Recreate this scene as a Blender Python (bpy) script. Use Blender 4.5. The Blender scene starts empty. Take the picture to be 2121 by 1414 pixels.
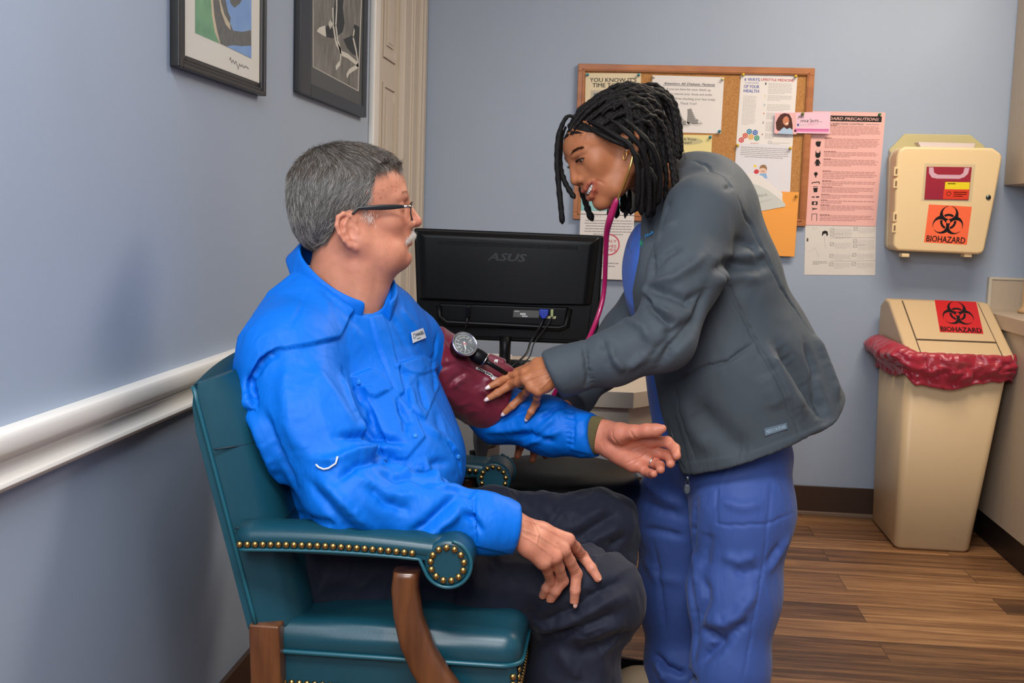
import bpy, bmesh, math, random
import numpy as np
from mathutils import Vector, Matrix, noise as mnoise

# ------------------------------------------------------------------ camera, world, lights, exposure
SC = bpy.context.scene
COL = SC.collection
H_CAM = 1.16
F_PX = 2366.226
YAW, PITCH, ROLL = -0.09163042, 0.11000278, 0.03138226
CX, CY = 1060.5, 707.0
fw = np.array([math.sin(YAW)*math.cos(PITCH), math.cos(YAW)*math.cos(PITCH), -math.sin(PITCH)])
r0 = np.array([math.cos(YAW), -math.sin(YAW), 0.0]); u0 = np.cross(r0, fw)
CR = r0*math.cos(ROLL)+u0*math.sin(ROLL)
CU = -r0*math.sin(ROLL)+u0*math.cos(ROLL)
cam_d = bpy.data.cameras.new('camera'); cam = bpy.data.objects.new('camera', cam_d); COL.objects.link(cam)
cam_d.sensor_width = 36.0; cam_d.lens = F_PX/2121*36.0; cam_d.clip_start = 0.05
cam.matrix_world = Matrix(((CR[0], CU[0], -fw[0], 0), (CR[1], CU[1], -fw[1], 0), (CR[2], CU[2], -fw[2], H_CAM), (0, 0, 0, 1)))
SC.camera = cam
SC.view_settings.view_transform = 'Standard'; SC.view_settings.look = 'None'
SC.view_settings.exposure = 0.12; SC.view_settings.gamma = 1.0; SC.view_settings.use_curve_mapping = False
SC.cycles.max_bounces = 6; SC.cycles.diffuse_bounces = 4; SC.cycles.use_denoising = True
SC.cycles.caustics_reflective = False; SC.cycles.caustics_refractive = False
W = bpy.data.worlds.new('world'); SC.world = W; W.use_nodes = True
W.node_tree.nodes['Background'].inputs[0].default_value = (0.75, 0.83, 1.0, 1)
W.node_tree.nodes['Background'].inputs[1].default_value = 0.25
def area(name, loc, size, power, col, rot=(0, 0, 0)):
    l = bpy.data.lights.new(name, 'AREA'); l.shape = 'RECTANGLE'; l.size, l.size_y = size; l.energy = power; l.color = col
    o = bpy.data.objects.new(name, l); COL.objects.link(o); o.location = loc; o.rotation_euler = rot
    return o
area('ceiling_lamp', (-0.15, 0.55, 2.585), (1.2, 0.6), 50, (0.95, 0.975, 1.0))
area('ceiling_lamp', (1.15, 3.3, 2.585), (1.2, 0.6), 46, (1.0, 0.86, 0.70))
# the photographer's flash bounced from a white umbrella behind and to the left of the camera
area('flash_umbrella', (-0.30, -0.55, 1.95), (0.9, 0.9), 36, (0.97, 0.98, 1.0), (math.radians(62), 0, math.radians(-14)))

def at(px, py, Y):
    d = fw*F_PX + CR*(px-CX) - CU*(py-CY)
    return np.array([0, 0, H_CAM]) + d*(Y/d[1])
def atX(px, py, X):
    d = fw*F_PX + CR*(px-CX) - CU*(py-CY)
    return np.array([0, 0, H_CAM]) + d*(X/d[0])
def atZ(px, py, z):
    d = fw*F_PX + CR*(px-CX) - CU*(py-CY)
    return np.array([0, 0, H_CAM]) + d*((z-H_CAM)/d[2])

# ------------------------------------------------------------------ materials
def lin(c):
    return tuple(((v/255)/12.92 if v <= 10.3 else ((v/255+0.055)/1.055)**2.4) for v in c)
_mats = {}
def mat(name, rgb=(128, 128, 128), rough=0.5, metal=0.0, spec=0.5, **kw):
    """rgb in sRGB 0-255. kw: noise=(scale, strength darkening), bump=(scale, strength), stretch, sheen, coat, emit, alpha, sss, trans"""
    if name in _mats: return _mats[name]
    m = bpy.data.materials.new(name); m.use_nodes = True; nt = m.node_tree; b = nt.nodes['Principled BSDF']
    c = lin(rgb)+(1,)
    b.inputs['Base Color'].default_value = c; b.inputs['Roughness'].default_value = rough
    b.inputs['Metallic'].default_value = metal; b.inputs['Specular IOR Level'].default_value = spec
    tc = nt.nodes.new('ShaderNodeTexCoord'); mp = nt.nodes.new('ShaderNodeMapping')
    nt.links.new(tc.outputs['Object'], mp.inputs[0]); mp.inputs['Scale'].default_value = kw.get('stretch', (1, 1, 1))
    if 'noise' in kw:
        s, a = kw['noise']; n = nt.nodes.new('ShaderNodeTexNoise'); n.inputs['Scale'].default_value = s; n.inputs['Detail'].default_value = 5
        nt.links.new(mp.outputs[0], n.inputs['Vector'])
        mr = nt.nodes.new('ShaderNodeMapRange'); mr.inputs['From Min'].default_value = .3; mr.inputs['From Max'].default_value = .7
        nt.links.new(n.outputs['Fac'], mr.inputs['Value'])
        mx = nt.nodes.new('ShaderNodeMix'); mx.data_type = 'RGBA'
        c2 = lin(kw['rgb2']) if 'rgb2' in kw else tuple(v*(1-a) for v in c[:3])
        mx.inputs[6].default_value = c; mx.inputs[7].default_value = tuple(c2)+(1,)
        nt.links.new(mr.outputs[0], mx.inputs[0]); nt.links.new(mx.outputs[2], b.inputs['Base Color'])
    if 'bump' in kw:
        s, a = kw['bump']; n = nt.nodes.new('ShaderNodeTexNoise'); n.inputs['Scale'].default_value = s; n.inputs['Detail'].default_value = kw.get('bdetail', 4)
        nt.links.new(mp.outputs[0], n.inputs['Vector'])
        bp = nt.nodes.new('ShaderNodeBump'); bp.inputs['Strength'].default_value = a; bp.inputs['Distance'].default_value = kw.get('bdist', 0.002)
        nt.links.new(n.outputs['Fac'], bp.inputs['Height']); nt.links.new(bp.outputs[0], b.inputs['Normal'])
    if 'crease' in kw:
        s, a, dist = kw['crease']; mp2 = nt.nodes.new('ShaderNodeMapping'); nt.links.new(tc.outputs['Object'], mp2.inputs[0]); mp2.inputs['Scale'].default_value = kw.get('cstretch', (1, 1, .55)); mp2.inputs['Rotation'].default_value = kw.get('crot', (0, .5, 0))
        n = nt.nodes.new('ShaderNodeTexNoise'); n.inputs['Scale'].default_value = s; n.inputs['Detail'].default_value = 3; n.inputs['Distortion'].default_value = .8; n.inputs['Roughness'].default_value = .5
        nt.links.new(mp2.outputs[0], n.inputs['Vector']);
        bq = nt.nodes.new('ShaderNodeBump'); bq.inputs['Strength'].default_value = a; bq.inputs['Distance'].default_value = dist; nt.links.new(n.outputs['Fac'], bq.inputs['Height'])
        if b.inputs['Normal'].is_linked: nt.links.new(b.inputs['Normal'].links[0].from_socket, bq.inputs['Normal'])
        nt.links.new(bq.outputs[0], b.inputs['Normal'])
    if 'sheen' in kw: b.inputs['Sheen Weight'].default_value = kw['sheen']
    if 'coat' in kw: b.inputs['Coat Weight'].default_value = kw['coat']; b.inputs['Coat Roughness'].default_value = 0.15
    if 'alpha' in kw: b.inputs['Alpha'].default_value = kw['alpha']
    if 'trans' in kw: b.inputs['Transmission Weight'].default_value = kw['trans']; b.inputs['IOR'].default_value = kw.get('ior', 1.45)
    if 'sss' in kw:
        b.inputs['Subsurface Weight'].default_value = kw['sss']; b.inputs['Subsurface Radius'].default_value = (1, .35, .2); b.inputs['Subsurface Scale'].default_value = .006
    if 'emit' in kw:
        b.inputs['Emission Color'].default_value = c; b.inputs['Emission Strength'].default_value = kw['emit']
    _mats[name] = m
    return m

def cf(px, **kw): return mat('flat_%d_%d_%d' % px, px, rough=kw.get('rough', .7), spec=.2)

# ------------------------------------------------------------------ mesh builder
class MB:
    def __init__(s): s.v = []; s.f = []; s.m = []; s.mats = []; s.sm = []
    def mi(s, m):
        if m not in s.mats: s.mats.append(m)
        return s.mats.index(m)
    def add(s, vs, fs, m, smooth=False):
        o = len(s.v); s.v += [tuple(float(c) for c in v) for v in vs]; k = s.mi(m)
        for f in fs: s.f.append(tuple(int(i)+o for i in f)); s.m.append(k); s.sm.append(smooth)
        return s
    def box(s, lo, hi, m, rot=None, org=None):
        x0, y0, z0 = lo; x1, y1, z1 = hi
        vs = [(x0,y0,z0),(x1,y0,z0),(x1,y1,z0),(x0,y1,z0),(x0,y0,z1),(x1,y0,z1),(x1,y1,z1),(x0,y1,z1)]
        if rot is not None:
            org = Vector(org if org is not None else (0,0,0)); vs = [tuple(rot @ (Vector(v)-org) + org) for v in vs]
        return s.add(vs, [(0,3,2,1),(4,5,6,7),(0,1,5,4),(1,2,6,5),(2,3,7,6),(3,0,4,7)], m)
    def hexa(s, v8, m):
        """eight corners: bottom four (ccw) then top four"""
        return s.add(v8, [(0,3,2,1),(4,5,6,7),(0,1,5,4),(1,2,6,5),(2,3,7,6),(3,0,4,7)], m)
    def prism(s, poly, d, m, smooth=False):
        """poly: list of 3D points (planar), d: extrude vector"""
        n = len(poly); d = np.array(d)
        vs = [np.array(p) for p in poly]+[np.array(p)+d for p in poly]
        fs = [tuple(range(n))[::-1], tuple(range(n, 2*n))]
        s.add(vs, fs, m)
        o = len(s.v)-2*n; k = s.mi(m)
        for i in range(n):
            j = (i+1) % n; s.f.append((o+i, o+j, o+n+j, o+n+i)); s.m.append(k); s.sm.append(smooth)
        return s
    def loft(s, rings, m, smooth=True, cap=True, closed=True):
        n = len(rings[0]); vs = [p for r in rings for p in r]; fs = []
        for i in range(len(rings)-1):
            for j in range(n if closed else n-1):
                k = (j+1) % n; fs.append((i*n+j, i*n+k, (i+1)*n+k, (i+1)*n+j))
        s.add(vs, fs, m, smooth)
        if cap and closed:
            o = len(s.v)-len(vs); q = s.mi(m)
            s.f.append(tuple(o+j for j in range(n))[::-1]); s.m.append(q); s.sm.append(False)
            s.f.append(tuple(o+(len(rings)-1)*n+j for j in range(n))); s.m.append(q); s.sm.append(False)
        return s
    def tube(s, pts, r, m, n=12, cap=True):
        pts = [np.array(p, float) for p in pts]; R = r if hasattr(r, '__len__') else [r]*len(pts)
        rings = []; up = None
        for i, p in enumerate(pts):
            t = pts[min(i+1, len(pts)-1)]-pts[max(i-1, 0)]; t /= np.linalg.norm(t)+1e-12
            if up is None:
                a = np.array([0, 0, 1.0]) if abs(t[2]) < .9 else np.array([1.0, 0, 0])
                up = np.cross(t, a); up /= np.linalg.norm(up)
            up = up-t*(up@t); up /= np.linalg.norm(up)+1e-12; w = np.cross(t, up)
            rings.append([p+(up*math.cos(2*math.pi*j/n)+w*math.sin(2*math.pi*j/n))*R[i] for j in range(n)])
        return s.loft(rings, m, True, cap)
    def lathe(s, prof, org, axis, m, n=32, smooth=True):
        """prof: (radius, height) list along axis"""
        a = Vector(axis).normalized(); x = a.orthogonal().normalized(); y = a.cross(x); o = Vector(org)
        rings = [[tuple(o+a*h+(x*math.cos(2*math.pi*j/n)+y*math.sin(2*math.pi*j/n))*r) for j in range(n)] for r, h in prof]
        return s.loft(rings, m, smooth, True)
    def ball(s, c, r, m, n=12, sc=(1, 1, 1)):
        rings = []
        for i in range(1, n):
            t = math.pi*i/n
            rings.append([(c[0]+r*sc[0]*math.sin(t)*math.cos(2*math.pi*j/(2*n)), c[1]+r*sc[1]*math.sin(t)*math.sin(2*math.pi*j/(2*n)), c[2]+r*sc[2]*math.cos(t)) for j in range(2*n)][::-1])
        return s.loft(rings, m, True, True)
    def build(s, name, parent=None, bevel=0, seg=2, solid=0, sub=0, autosmooth=True):
        me = bpy.data.meshes.new(name); me.from_pydata(s.v, [], s.f); 
        for m in s.mats: me.materials.append(m)
        me.polygons.foreach_set('material_index', s.m); me.polygons.foreach_set('use_smooth', s.sm); me.update()
        o = bpy.data.objects.new(name, me); COL.objects.link(o)
        if parent is not None: o.parent = parent; o.matrix_parent_inverse = parent.matrix_world.inverted() if False else Matrix.Translation(-Vector(parent.location))
        if bevel:
            b = o.modifiers.new('bevel', 'BEVEL'); b.width = bevel; b.segments = seg; b.limit_method = 'ANGLE'; b.angle_limit = math.radians(35)
            if autosmooth:
                for p in me.polygons: p.use_smooth = True
                w = o.modifiers.new('wn', 'WEIGHTED_NORMAL'); w.keep_sharp = True
        if sub:
            q = o.modifiers.new('sub', 'SUBSURF'); q.levels = sub; q.render_levels = sub
        return o

def empty(name, loc, label, cat, group=None):
    o = bpy.data.objects.new(name, None); COL.objects.link(o); o.location = [float(c) for c in loc]
    o.empty_display_size = .05
    return tag(o, label, cat, group)
def tag(o, label, cat, group=None):
    o['label'] = label; o['category'] = cat
    if group: o['group'] = group
    return o
def struct(o): o['kind'] = 'structure'; return o

# ------------------------------------------------------------------ lettering
_txt = {}
def text_mesh(st, bold=0.0, shear=0.0):
    key = (st, bold, shear)
    if key in _txt: return _txt[key]
    c = bpy.data.curves.new('txt', 'FONT'); c.body = st; c.size = 1; c.shear = shear; c.resolution_u = 2
    o = bpy.data.objects.new('txt', c); COL.objects.link(o)
    dg = bpy.context.evaluated_depsgraph_get(); me = bpy.data.meshes.new_from_object(o.evaluated_get(dg))
    v = np.array([(p.co.x, p.co.y) for p in me.vertices]) if len(me.vertices) else np.zeros((0, 2))
    f = [tuple(p.vertices) for p in me.polygons]
    bpy.data.objects.remove(o); bpy.data.curves.remove(c); bpy.data.meshes.remove(me)
    _txt[key] = (v, f); return _txt[key]

class Sheet:
    """A flat printed thing spanned by four corners (TL, TR, BR, BL as 3D points); print is laid on it in u (right), v (down), 0..1."""
    def __init__(s, c4, thick=.0008, base=None, mb=None):
        s.c = [np.array(c, float) for c in c4]; s.mb = mb or MB(); s.k = 0
        n = np.cross(s.c[1]-s.c[0], s.c[3]-s.c[0]); n /= np.linalg.norm(n)
        if n@(np.array([0, 0, H_CAM])-s.c[0]) < 0: n = -n
        s.n = n; s.w = np.linalg.norm(s.c[1]-s.c[0]); s.h = np.linalg.norm(s.c[3]-s.c[0])
        if base is not None: s.mb.prism([c-n*thick for c in s.c], n*thick, base)
    def P(s, u, v, k):
        a = s.c[0]*(1-u)+s.c[1]*u; b = s.c[3]*(1-u)+s.c[2]*u
        return a*(1-v)+b*v+s.n*(.00015+.00012*k)
    def poly(s, pts, m, k=1): s.mb.add([s.P(u, v, k) for u, v in pts], [tuple(range(len(pts)))], m); return s
    def rect(s, u0, v0, u1, v1, m, k=1): return s.poly([(u0, v0), (u0, v1), (u1, v1), (u1, v0)], m, k)
    def disc(s, u, v, r, m, k=1, n=20, r2=None):
        ru = r; rv = (r2 or r*s.w/s.h)
        return s.poly([(u+ru*math.cos(-2*math.pi*i/n), v+rv*math.sin(-2*math.pi*i/n)) for i in range(n)], m, k)
    def ring(s, u, v, r0_, r1, m, k=1, n=36):
        q = s.w/s.h
        for i in range(n):
            a, b = 2*math.pi*i/n, 2*math.pi*(i+1)/n
            s.poly([(u+r*math.cos(t), v+r*q*math.sin(t)) for r, t in ((r0_, a), (r1, a), (r1, b), (r0_, b))], m, k)
    def line(s, pts, wd, m, k=1):
        q = s.w/s.h
        for (a, b), (c, d) in zip(pts[:-1], pts[1:]):
            dx, dy = (c-a), (d-b)/q; l = math.hypot(dx, dy)+1e-9; nx, ny = -dy/l*wd/2, dx/l*wd/2*q
            s.poly([(a+nx, b+ny), (c+nx, d+ny), (c-nx, d-ny), (a-nx, b-ny)], m, k)
    def text(s, st, u, v, wid, hgt, m, k=2, bold=0., shear=0., rot=0., ctr=False):
        """top-left (or centre with ctr) at u,v; capitals wid wide, hgt high, both in u / v units"""
        vv, ff = text_mesh(st, bold, shear)
        if not len(vv): return s
        x0, y0 = vv.min(0); x1, y1 = vv.max(0)
        cap = .73
        X = (vv[:, 0]-x0)/(x1-x0)*wid; Yv = -(vv[:, 1]/cap)*hgt+hgt
        if ctr: X = X-wid/2; Yv = Yv-hgt/2
        if rot:
            q = s.w/s.h; c_, s_ = math.cos(rot), math.sin(rot); yy = Yv/q; X, yy = X*c_+yy*s_, -X*s_+yy*c_; Yv = yy*q
        w_ = max(bold, .018)*hgt*1.3 if bold else 0
        for q_, (dx, dy) in enumerate(((0, 0), (-1, 0), (1, 0), (0, .6), (0, -.6)) if bold else ((0, 0),)):
            s.mb.add([s.P(u+a+dx*w_*s.h/s.w, v+b+dy*w_, k+.35*q_) for a, b in zip(X, Yv)], ff, m)
        return s
    def bars(s, u0, v0, u1, v1, n, m, seed=0, centre=False, fill=.45):
        rg = random.Random(seed); dv = (v1-v0)/n
        for i in range(n):
            end = u1 if i < n-1 else u0+(u1-u0)*rg.uniform(.4, .8)
            end -= rg.uniform(0, .06)*(u1-u0); off = ((u1-end)/2 if centre else 0); x = u0
            while x < end-.004:
                w_ = rg.uniform(.03, .09)*min(1, (u1-u0)*1.6)+.006; x2 = min(x+w_, end)
                s.rect(x+off, v0+i*dv+dv*(.5-fill/2), x2+off, v0+i*dv+dv*(.5+fill/2), m); x = x2+.008
    def raster(s, fn, u0, v0, u1, v1, N, m, k=2):
        for j in range(N):
            y = (j+.5)/N; run = None
            for i in range(N+1):
                on = i < N and fn((i+.5)/N, y)
                if on and run is None: run = i
                if not on and run is not None:
                    s.rect(u0+(u1-u0)*run/N, v0+(v1-v0)*j/N, u0+(u1-u0)*i/N, v0+(v1-v0)*(j+1.02)/N, m, k); run = None
def biohazard(x, y):
    x = (x-.5)*50; y = (.5-y)*50+1.0
    tri = [(math.cos(a), math.sin(a)) for a in (math.pi/2, math.pi/2+2*math.pi/3, math.pi/2+4*math.pi/3)]
    r = math.hypot(x, y)
    if r < 3: return False
    out = any(math.hypot(x-11*a, y-11*b) < 15 for a, b in tri)
    cut = any(math.hypot(x-15*a, y-15*b) < 10.5 for a, b in tri)
    bl = out and not cut
    for a, b in tri:
        along = x*a+y*b; across = abs(-x*b+y*a)
        if along > 19 and across < 2.2: bl = False
        if along > 2.5 and along < 8 and across < .5: bl = False
    ring = 9.3 < r < 13.0
    if ring:
        inc = any(math.hypot(x-15*a, y-15*b) < 9.5 for a, b in tri)
        if inc: return True
    return bl
def pxquad(pts, Y): return [at(x, y, Y) for x, y in pts]

# ------------------------------------------------------------------ distance-field modelling (numpy) for soft and organic shapes
F32 = np.float32
def V3(*a): return np.array(a, F32)
def rot_xyz(rx, ry, rz):
    return np.array((Matrix.Rotation(math.radians(rz), 3, 'Z') @ Matrix.Rotation(math.radians(ry), 3, 'Y') @ Matrix.Rotation(math.radians(rx), 3, 'X')), F32)
def cone(P, a, b, ra, rb, n=None, q=1.0):
    a = np.asarray(a, F32); b = np.asarray(b, F32); ab = b-a; L = float(ab@ab)+1e-12
    t = np.clip(((P-a)@ab)/L, 0, 1); w = P-a-t[:, None]*ab; r = F32(ra)+t*F32(rb-ra)
    if n is not None:
        n = np.asarray(n, F32); n = n/np.linalg.norm(n); k = w@n; w = w+(k*(1/q-1))[:, None]*n
        return (np.sqrt((w*w).sum(1))-r)*F32(min(1, q))
    return np.sqrt((w*w).sum(1))-r
def ell(P, c, r, R=None):
    p = P-np.asarray(c, F32)
    if R is not None: p = p@np.asarray(R, F32)
    r = np.asarray(r, F32); k0 = np.sqrt(((p/r)**2).sum(1)); k1 = np.sqrt(((p/(r*r))**2).sum(1))+1e-9
    return k0*(k0-1)/k1
def sbox(P, c, h, rad=0., R=None):
    p = P-np.asarray(c, F32)
    if R is not None: p = p@np.asarray(R, F32)
    d = np.abs(p)-(np.asarray(h, F32)-F32(rad))
    return np.sqrt((np.maximum(d, 0)**2).sum(1))+np.minimum(d.max(1), 0)-F32(rad)
def plane(P, c, n):
    n = np.asarray(n, F32); n = n/np.linalg.norm(n); return (P-np.asarray(c, F32))@n
def smin(a, b, k):
    h = np.maximum(k-np.abs(a-b), 0)/k; return np.minimum(a, b)-h*h*k*F32(.25)
def smax(a, b, k): return -smin(-a, -b, k)
def chain(P, pts, k=.02, n=None, q=1.0):
    """pts: list of (point, radius): limb with smooth joints"""
    d = None
    for (a, ra), (b, rb) in zip(pts[:-1], pts[1:]):
        c = cone(P, a, b, ra, rb, n, q); d = c if d is None else smin(d, c, k)
    return d
def gn(P, s=1.0, seed=0):
    """gradient noise, vectorised; about -1..1"""
    p = np.asarray(P, np.float64)*s+seed*17.31; i = np.floor(p).astype(np.int64); f = p-i; u = f*f*f*(f*(f*6-15)+10)
    out = 0
    for dx in (0, 1):
        for dy in (0, 1):
            for dz in (0, 1):
                h = ((i[:, 0]+dx)*374761393+(i[:, 1]+dy)*668265263+(i[:, 2]+dz)*2147483647) & 0xffffffff
                h = ((h ^ (h >> 13))*1274126177) & 0xffffffff; h = h ^ (h >> 16)
                g = ((h & 1023)/511.5-1)*(f[:, 0]-dx)+(((h >> 10) & 1023)/511.5-1)*(f[:, 1]-dy)+(((h >> 20) & 1023)/511.5-1)*(f[:, 2]-dz)
                out = out+g*(u[:, 0] if dx else 1-u[:, 0])*(u[:, 1] if dy else 1-u[:, 1])*(u[:, 2] if dz else 1-u[:, 2])
    return out*1.5
def surface(fn, lo, hi, h, B=8):
    """surface nets of fn(P)=0 over a box at cell size h, evaluated only near the surface"""
    lo = np.array(lo, np.float64); n = np.ceil((np.array(hi)-lo)/h/B).astype(int); D = n*B+1
    bc = np.stack(np.meshgrid(*[np.arange(k) for k in n], indexing='ij'), -1).reshape(-1, 3)
    cc = (lo+(bc+.5)*B*h).astype(F32); dc = fn(cc)
    near = np.abs(dc) < B*h*1.15+.004
    vol = np.repeat(np.repeat(np.repeat(dc.reshape(n), B, 0), B, 1), B, 2)
    vol = np.pad(vol, ((0, 1),)*3, mode='edge').astype(F32)
    nb = bc[near]; g = np.arange(B+1); off = np.stack(np.meshgrid(g, g, g, indexing='ij'), -1).reshape(-1, 3)
    for k in range(0, len(nb), 600):
        idx = (nb[k:k+600, None, :]*B+off[None]).reshape(-1, 3)
        vol[idx[:, 0], idx[:, 1], idx[:, 2]] = fn((lo+idx*h).astype(F32))
    s = vol < 0
    m = np.zeros(np.array(s.shape)-1, np.uint8)
    sl = lambda d: tuple(slice(1, None) if q else slice(0, -1) for q in d)
    cs = [(a, b, c) for a in (0, 1) for b in (0, 1) for c in (0, 1)]
    for d in cs: m += s[sl(d)]
    act = np.argwhere((m > 0) & (m < 8)); 
    val = {d: vol[act[:, 0]+d[0], act[:, 1]+d[1], act[:, 2]+d[2]] for d in cs}
    acc = np.zeros((len(act), 3)); cnt = np.zeros(len(act))
    for d in cs:
        for ax in range(3):
            if d[ax] == 0:
                e = list(d); e[ax] = 1; e = tuple(e); va, vb = val[d], val[e]; x = (va < 0) != (vb < 0)
                t = np.where(x, va/np.where(x, va-vb, 1), 0); p = np.tile(np.array(d, float), (len(act), 1)); p[:, ax] += t
                acc[x] += p[x]; cnt[x] += 1
    V = lo+(act+acc/np.maximum(cnt, 1)[:, None])*h
    ind = np.full(m.shape, -1, np.int32); ind[act[:, 0], act[:, 1], act[:, 2]] = np.arange(len(act))
    Q = []
    for ax in range(3):
        a, b = [(1, 2), (2, 0), (0, 1)][ax]
        lo_ = [slice(1, -1)]*3; lo_[ax] = slice(0, -1); hi_ = [slice(1, -1)]*3; hi_[ax] = slice(1, None)
        s0, s1 = s[tuple(lo_)], s[tuple(hi_)]; e = np.argwhere(s0 != s1); off_ = np.ones(3, int); off_[ax] = 0; e = e+off_
        fl = s[e[:, 0], e[:, 1], e[:, 2]]
        def I(da, db):
            c = e.copy(); c[:, a] += da; c[:, b] += db; return ind[c[:, 0], c[:, 1], c[:, 2]]
        q = np.stack([I(-1, -1), I(0, -1), I(0, 0), I(-1, 0)], 1); q[~fl] = q[~fl][:, ::-1]
        Q.append(q[(q >= 0).all(1)])
    Q = np.concatenate(Q)
    return V, Q
def normals(V, Q):
    n = np.cross(V[Q[:, 2]]-V[Q[:, 0]], V[Q[:, 3]]-V[Q[:, 1]]); N_ = np.zeros_like(V)
    for k in range(4):
        for c in range(3): N_[:, c] += np.bincount(Q[:, k], n[:, c], len(V))
    return N_/(np.linalg.norm(N_, axis=1)[:, None]+1e-12)
def relax(V, Q, it=1, f=.5):
    for _ in range(it):
        A_ = np.zeros_like(V); c = np.zeros(len(V))
        for k in range(4):
            i, j = Q[:, k], Q[:, (k+1) % 4]; c += np.bincount(i, minlength=len(V))+np.bincount(j, minlength=len(V))
            for d in range(3): A_[:, d] += np.bincount(i, V[j, d], len(V))+np.bincount(j, V[i, d], len(V))
        V = V*(1-f)+f*A_/np.maximum(c, 1)[:, None]
    return V
def proj(V):
    d = V-np.array([0, 0, H_CAM]); z = d@fw
    return CX+F_PX*(d@CR)/z, CY-F_PX*(d@CU)/z, z
def onto(V, N_, pts, tol=9, step=7):
    """3D polyline on the surface V under a list of photograph points"""
    px, py, z = proj(V); face = (N_*(V-np.array([0, 0, H_CAM]))).sum(1) < 0
    out = []
    for (a, b), (c, d) in zip(pts[:-1], pts[1:]):
        m = max(1, int(math.hypot(c-a, d-b)/step))
        for i in range(m+(1 if (c, d) == tuple(pts[-1]) else 0)):
            x, y = a+(c-a)*i/m, b+(d-b)*i/m; r = np.hypot(px-x, py-y); k = np.where((r < tol) & face)[0]
            if len(k):
                zm = z[k].min(); k = k[z[k] < zm+.02]; out.append(V[k[np.argmin(r[k])]])
    return np.array(out)
def seg_dist(V, L):
    best = np.full(len(V), 9e9); lo, hi = L.min(0)-.08, L.max(0)+.08
    k = np.where(((V > lo) & (V < hi)).all(1))[0]; P = V[k]; b = np.full(len(k), 9e9); tt = np.zeros(len(k)); n = max(1, len(L)-1)
    for i in range(len(L)-1):
        ab = L[i+1]-L[i]; t = np.clip((P-L[i])@ab/(ab@ab+1e-12), 0, 1); d = np.linalg.norm(P-L[i]-t[:, None]*ab, axis=1)
        u = d < b; b[u] = d[u]; tt[u] = (i+t[u])/n
    return k, b, tt
def fold(V, N_, N0, pts, amp, wid, taper=True, sharp=2.0, dn=None):
    """push the surface along its normals beside a line given by photograph points; negative amp makes a crease"""
    L = onto(V, N_, pts) if not isinstance(pts, np.ndarray) else pts
    if len(L) < 2: return V
    k, d, t = seg_dist(V, L); w_ = np.exp(-(d/wid)**sharp)
    if taper: w_ *= np.clip(np.sin(math.pi*np.clip(t*.92+.04, 0, 1))*1.6, 0, 1)
    same = N0[k]@(N0[k][np.argmin(d)]) > -.1
    V = V.copy(); V[k] += N0[k]*(amp*w_*same)[:, None]; return V
def mesh_from(V, Q, name, mats, parent=None, col=None, midx=None, smooth=True):
    me = bpy.data.meshes.new(name); me.vertices.add(len(V)); me.vertices.foreach_set('co', np.asarray(V, F32).ravel())
    k = Q.shape[1]; me.loops.add(len(Q)*k); me.loops.foreach_set('vertex_index', Q.astype(np.int32).ravel())
    me.polygons.add(len(Q)); me.polygons.foreach_set('loop_start', np.arange(0, len(Q)*k, k, dtype=np.int32))
    me.polygons.foreach_set('use_smooth', np.ones(len(Q), bool))
    for m in (mats if isinstance(mats, list) else [mats]): me.materials.append(m)
    if midx is not None: me.polygons.foreach_set('material_index', midx.astype(np.int32))
    me.update(calc_edges=True)
    if col is not None:
        at_ = me.attributes.new('tint', 'FLOAT_COLOR', 'POINT'); c = np.ones((len(V), 4), F32); c[:, :3] = col; at_.data.foreach_set('color', c.ravel())
    o = bpy.data.objects.new(name, me); COL.objects.link(o)
    if parent is not None: o.parent = parent; o.matrix_parent_inverse = Matrix.Translation(-Vector(parent.location))
    return o
def join_vq(parts):
    Vs, Qs, n = [], [], 0
    for V, Q in parts: Vs.append(V); Qs.append(Q+n); n += len(V)
    return np.concatenate(Vs), np.concatenate(Qs)
# ------------------------------------------------------------------ room shell
XL, YB, XR, YF, ZC = -0.841, 4.60, 2.02, -1.7, 2.6
m_wall = mat('wall_paint', (155, 169, 189), .55, noise=(2.2, .05), bump=(90, .12), bdist=.001)
m_ceil = mat('ceiling_paint', (225, 224, 220), .9)
m_trimw = mat('trim_white_paint', (219, 215, 208), .38, bump=(60, .05))
m_doorp = mat('door_cream_paint', (196, 184, 168), .42)
m_base = mat('base_brown_vinyl', (58, 40, 30), .45)
m_lam = mat('laminate_tan', (184, 168, 148), .5, noise=(60, .06))
def quad(name, pts, m):
    b = MB(); b.add(pts, [(0, 1, 2, 3)], m); return struct(b.build(name))
def wallbox(name, lo, hi, m): b = MB(); b.box(lo, hi, m); return struct(b.build(name))
wallbox('wall_left', (XL-.1, YF, 0), (XL, YB+.1, ZC), m_wall)
wallbox('wall_back', (XL, YB, 0), (XR+.1, YB+.1, ZC), m_wall)
wallbox('wall_right', (XR, YF, 0), (XR+.1, YB, ZC), m_wall)
wallbox('wall_front', (XL, YF-.1, 0), (XR, YF, ZC), m_wall)
wallbox('ceiling', (XL-.1, YF-.1, ZC), (XR+.1, YB+.1, ZC+.1), m_ceil)
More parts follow.
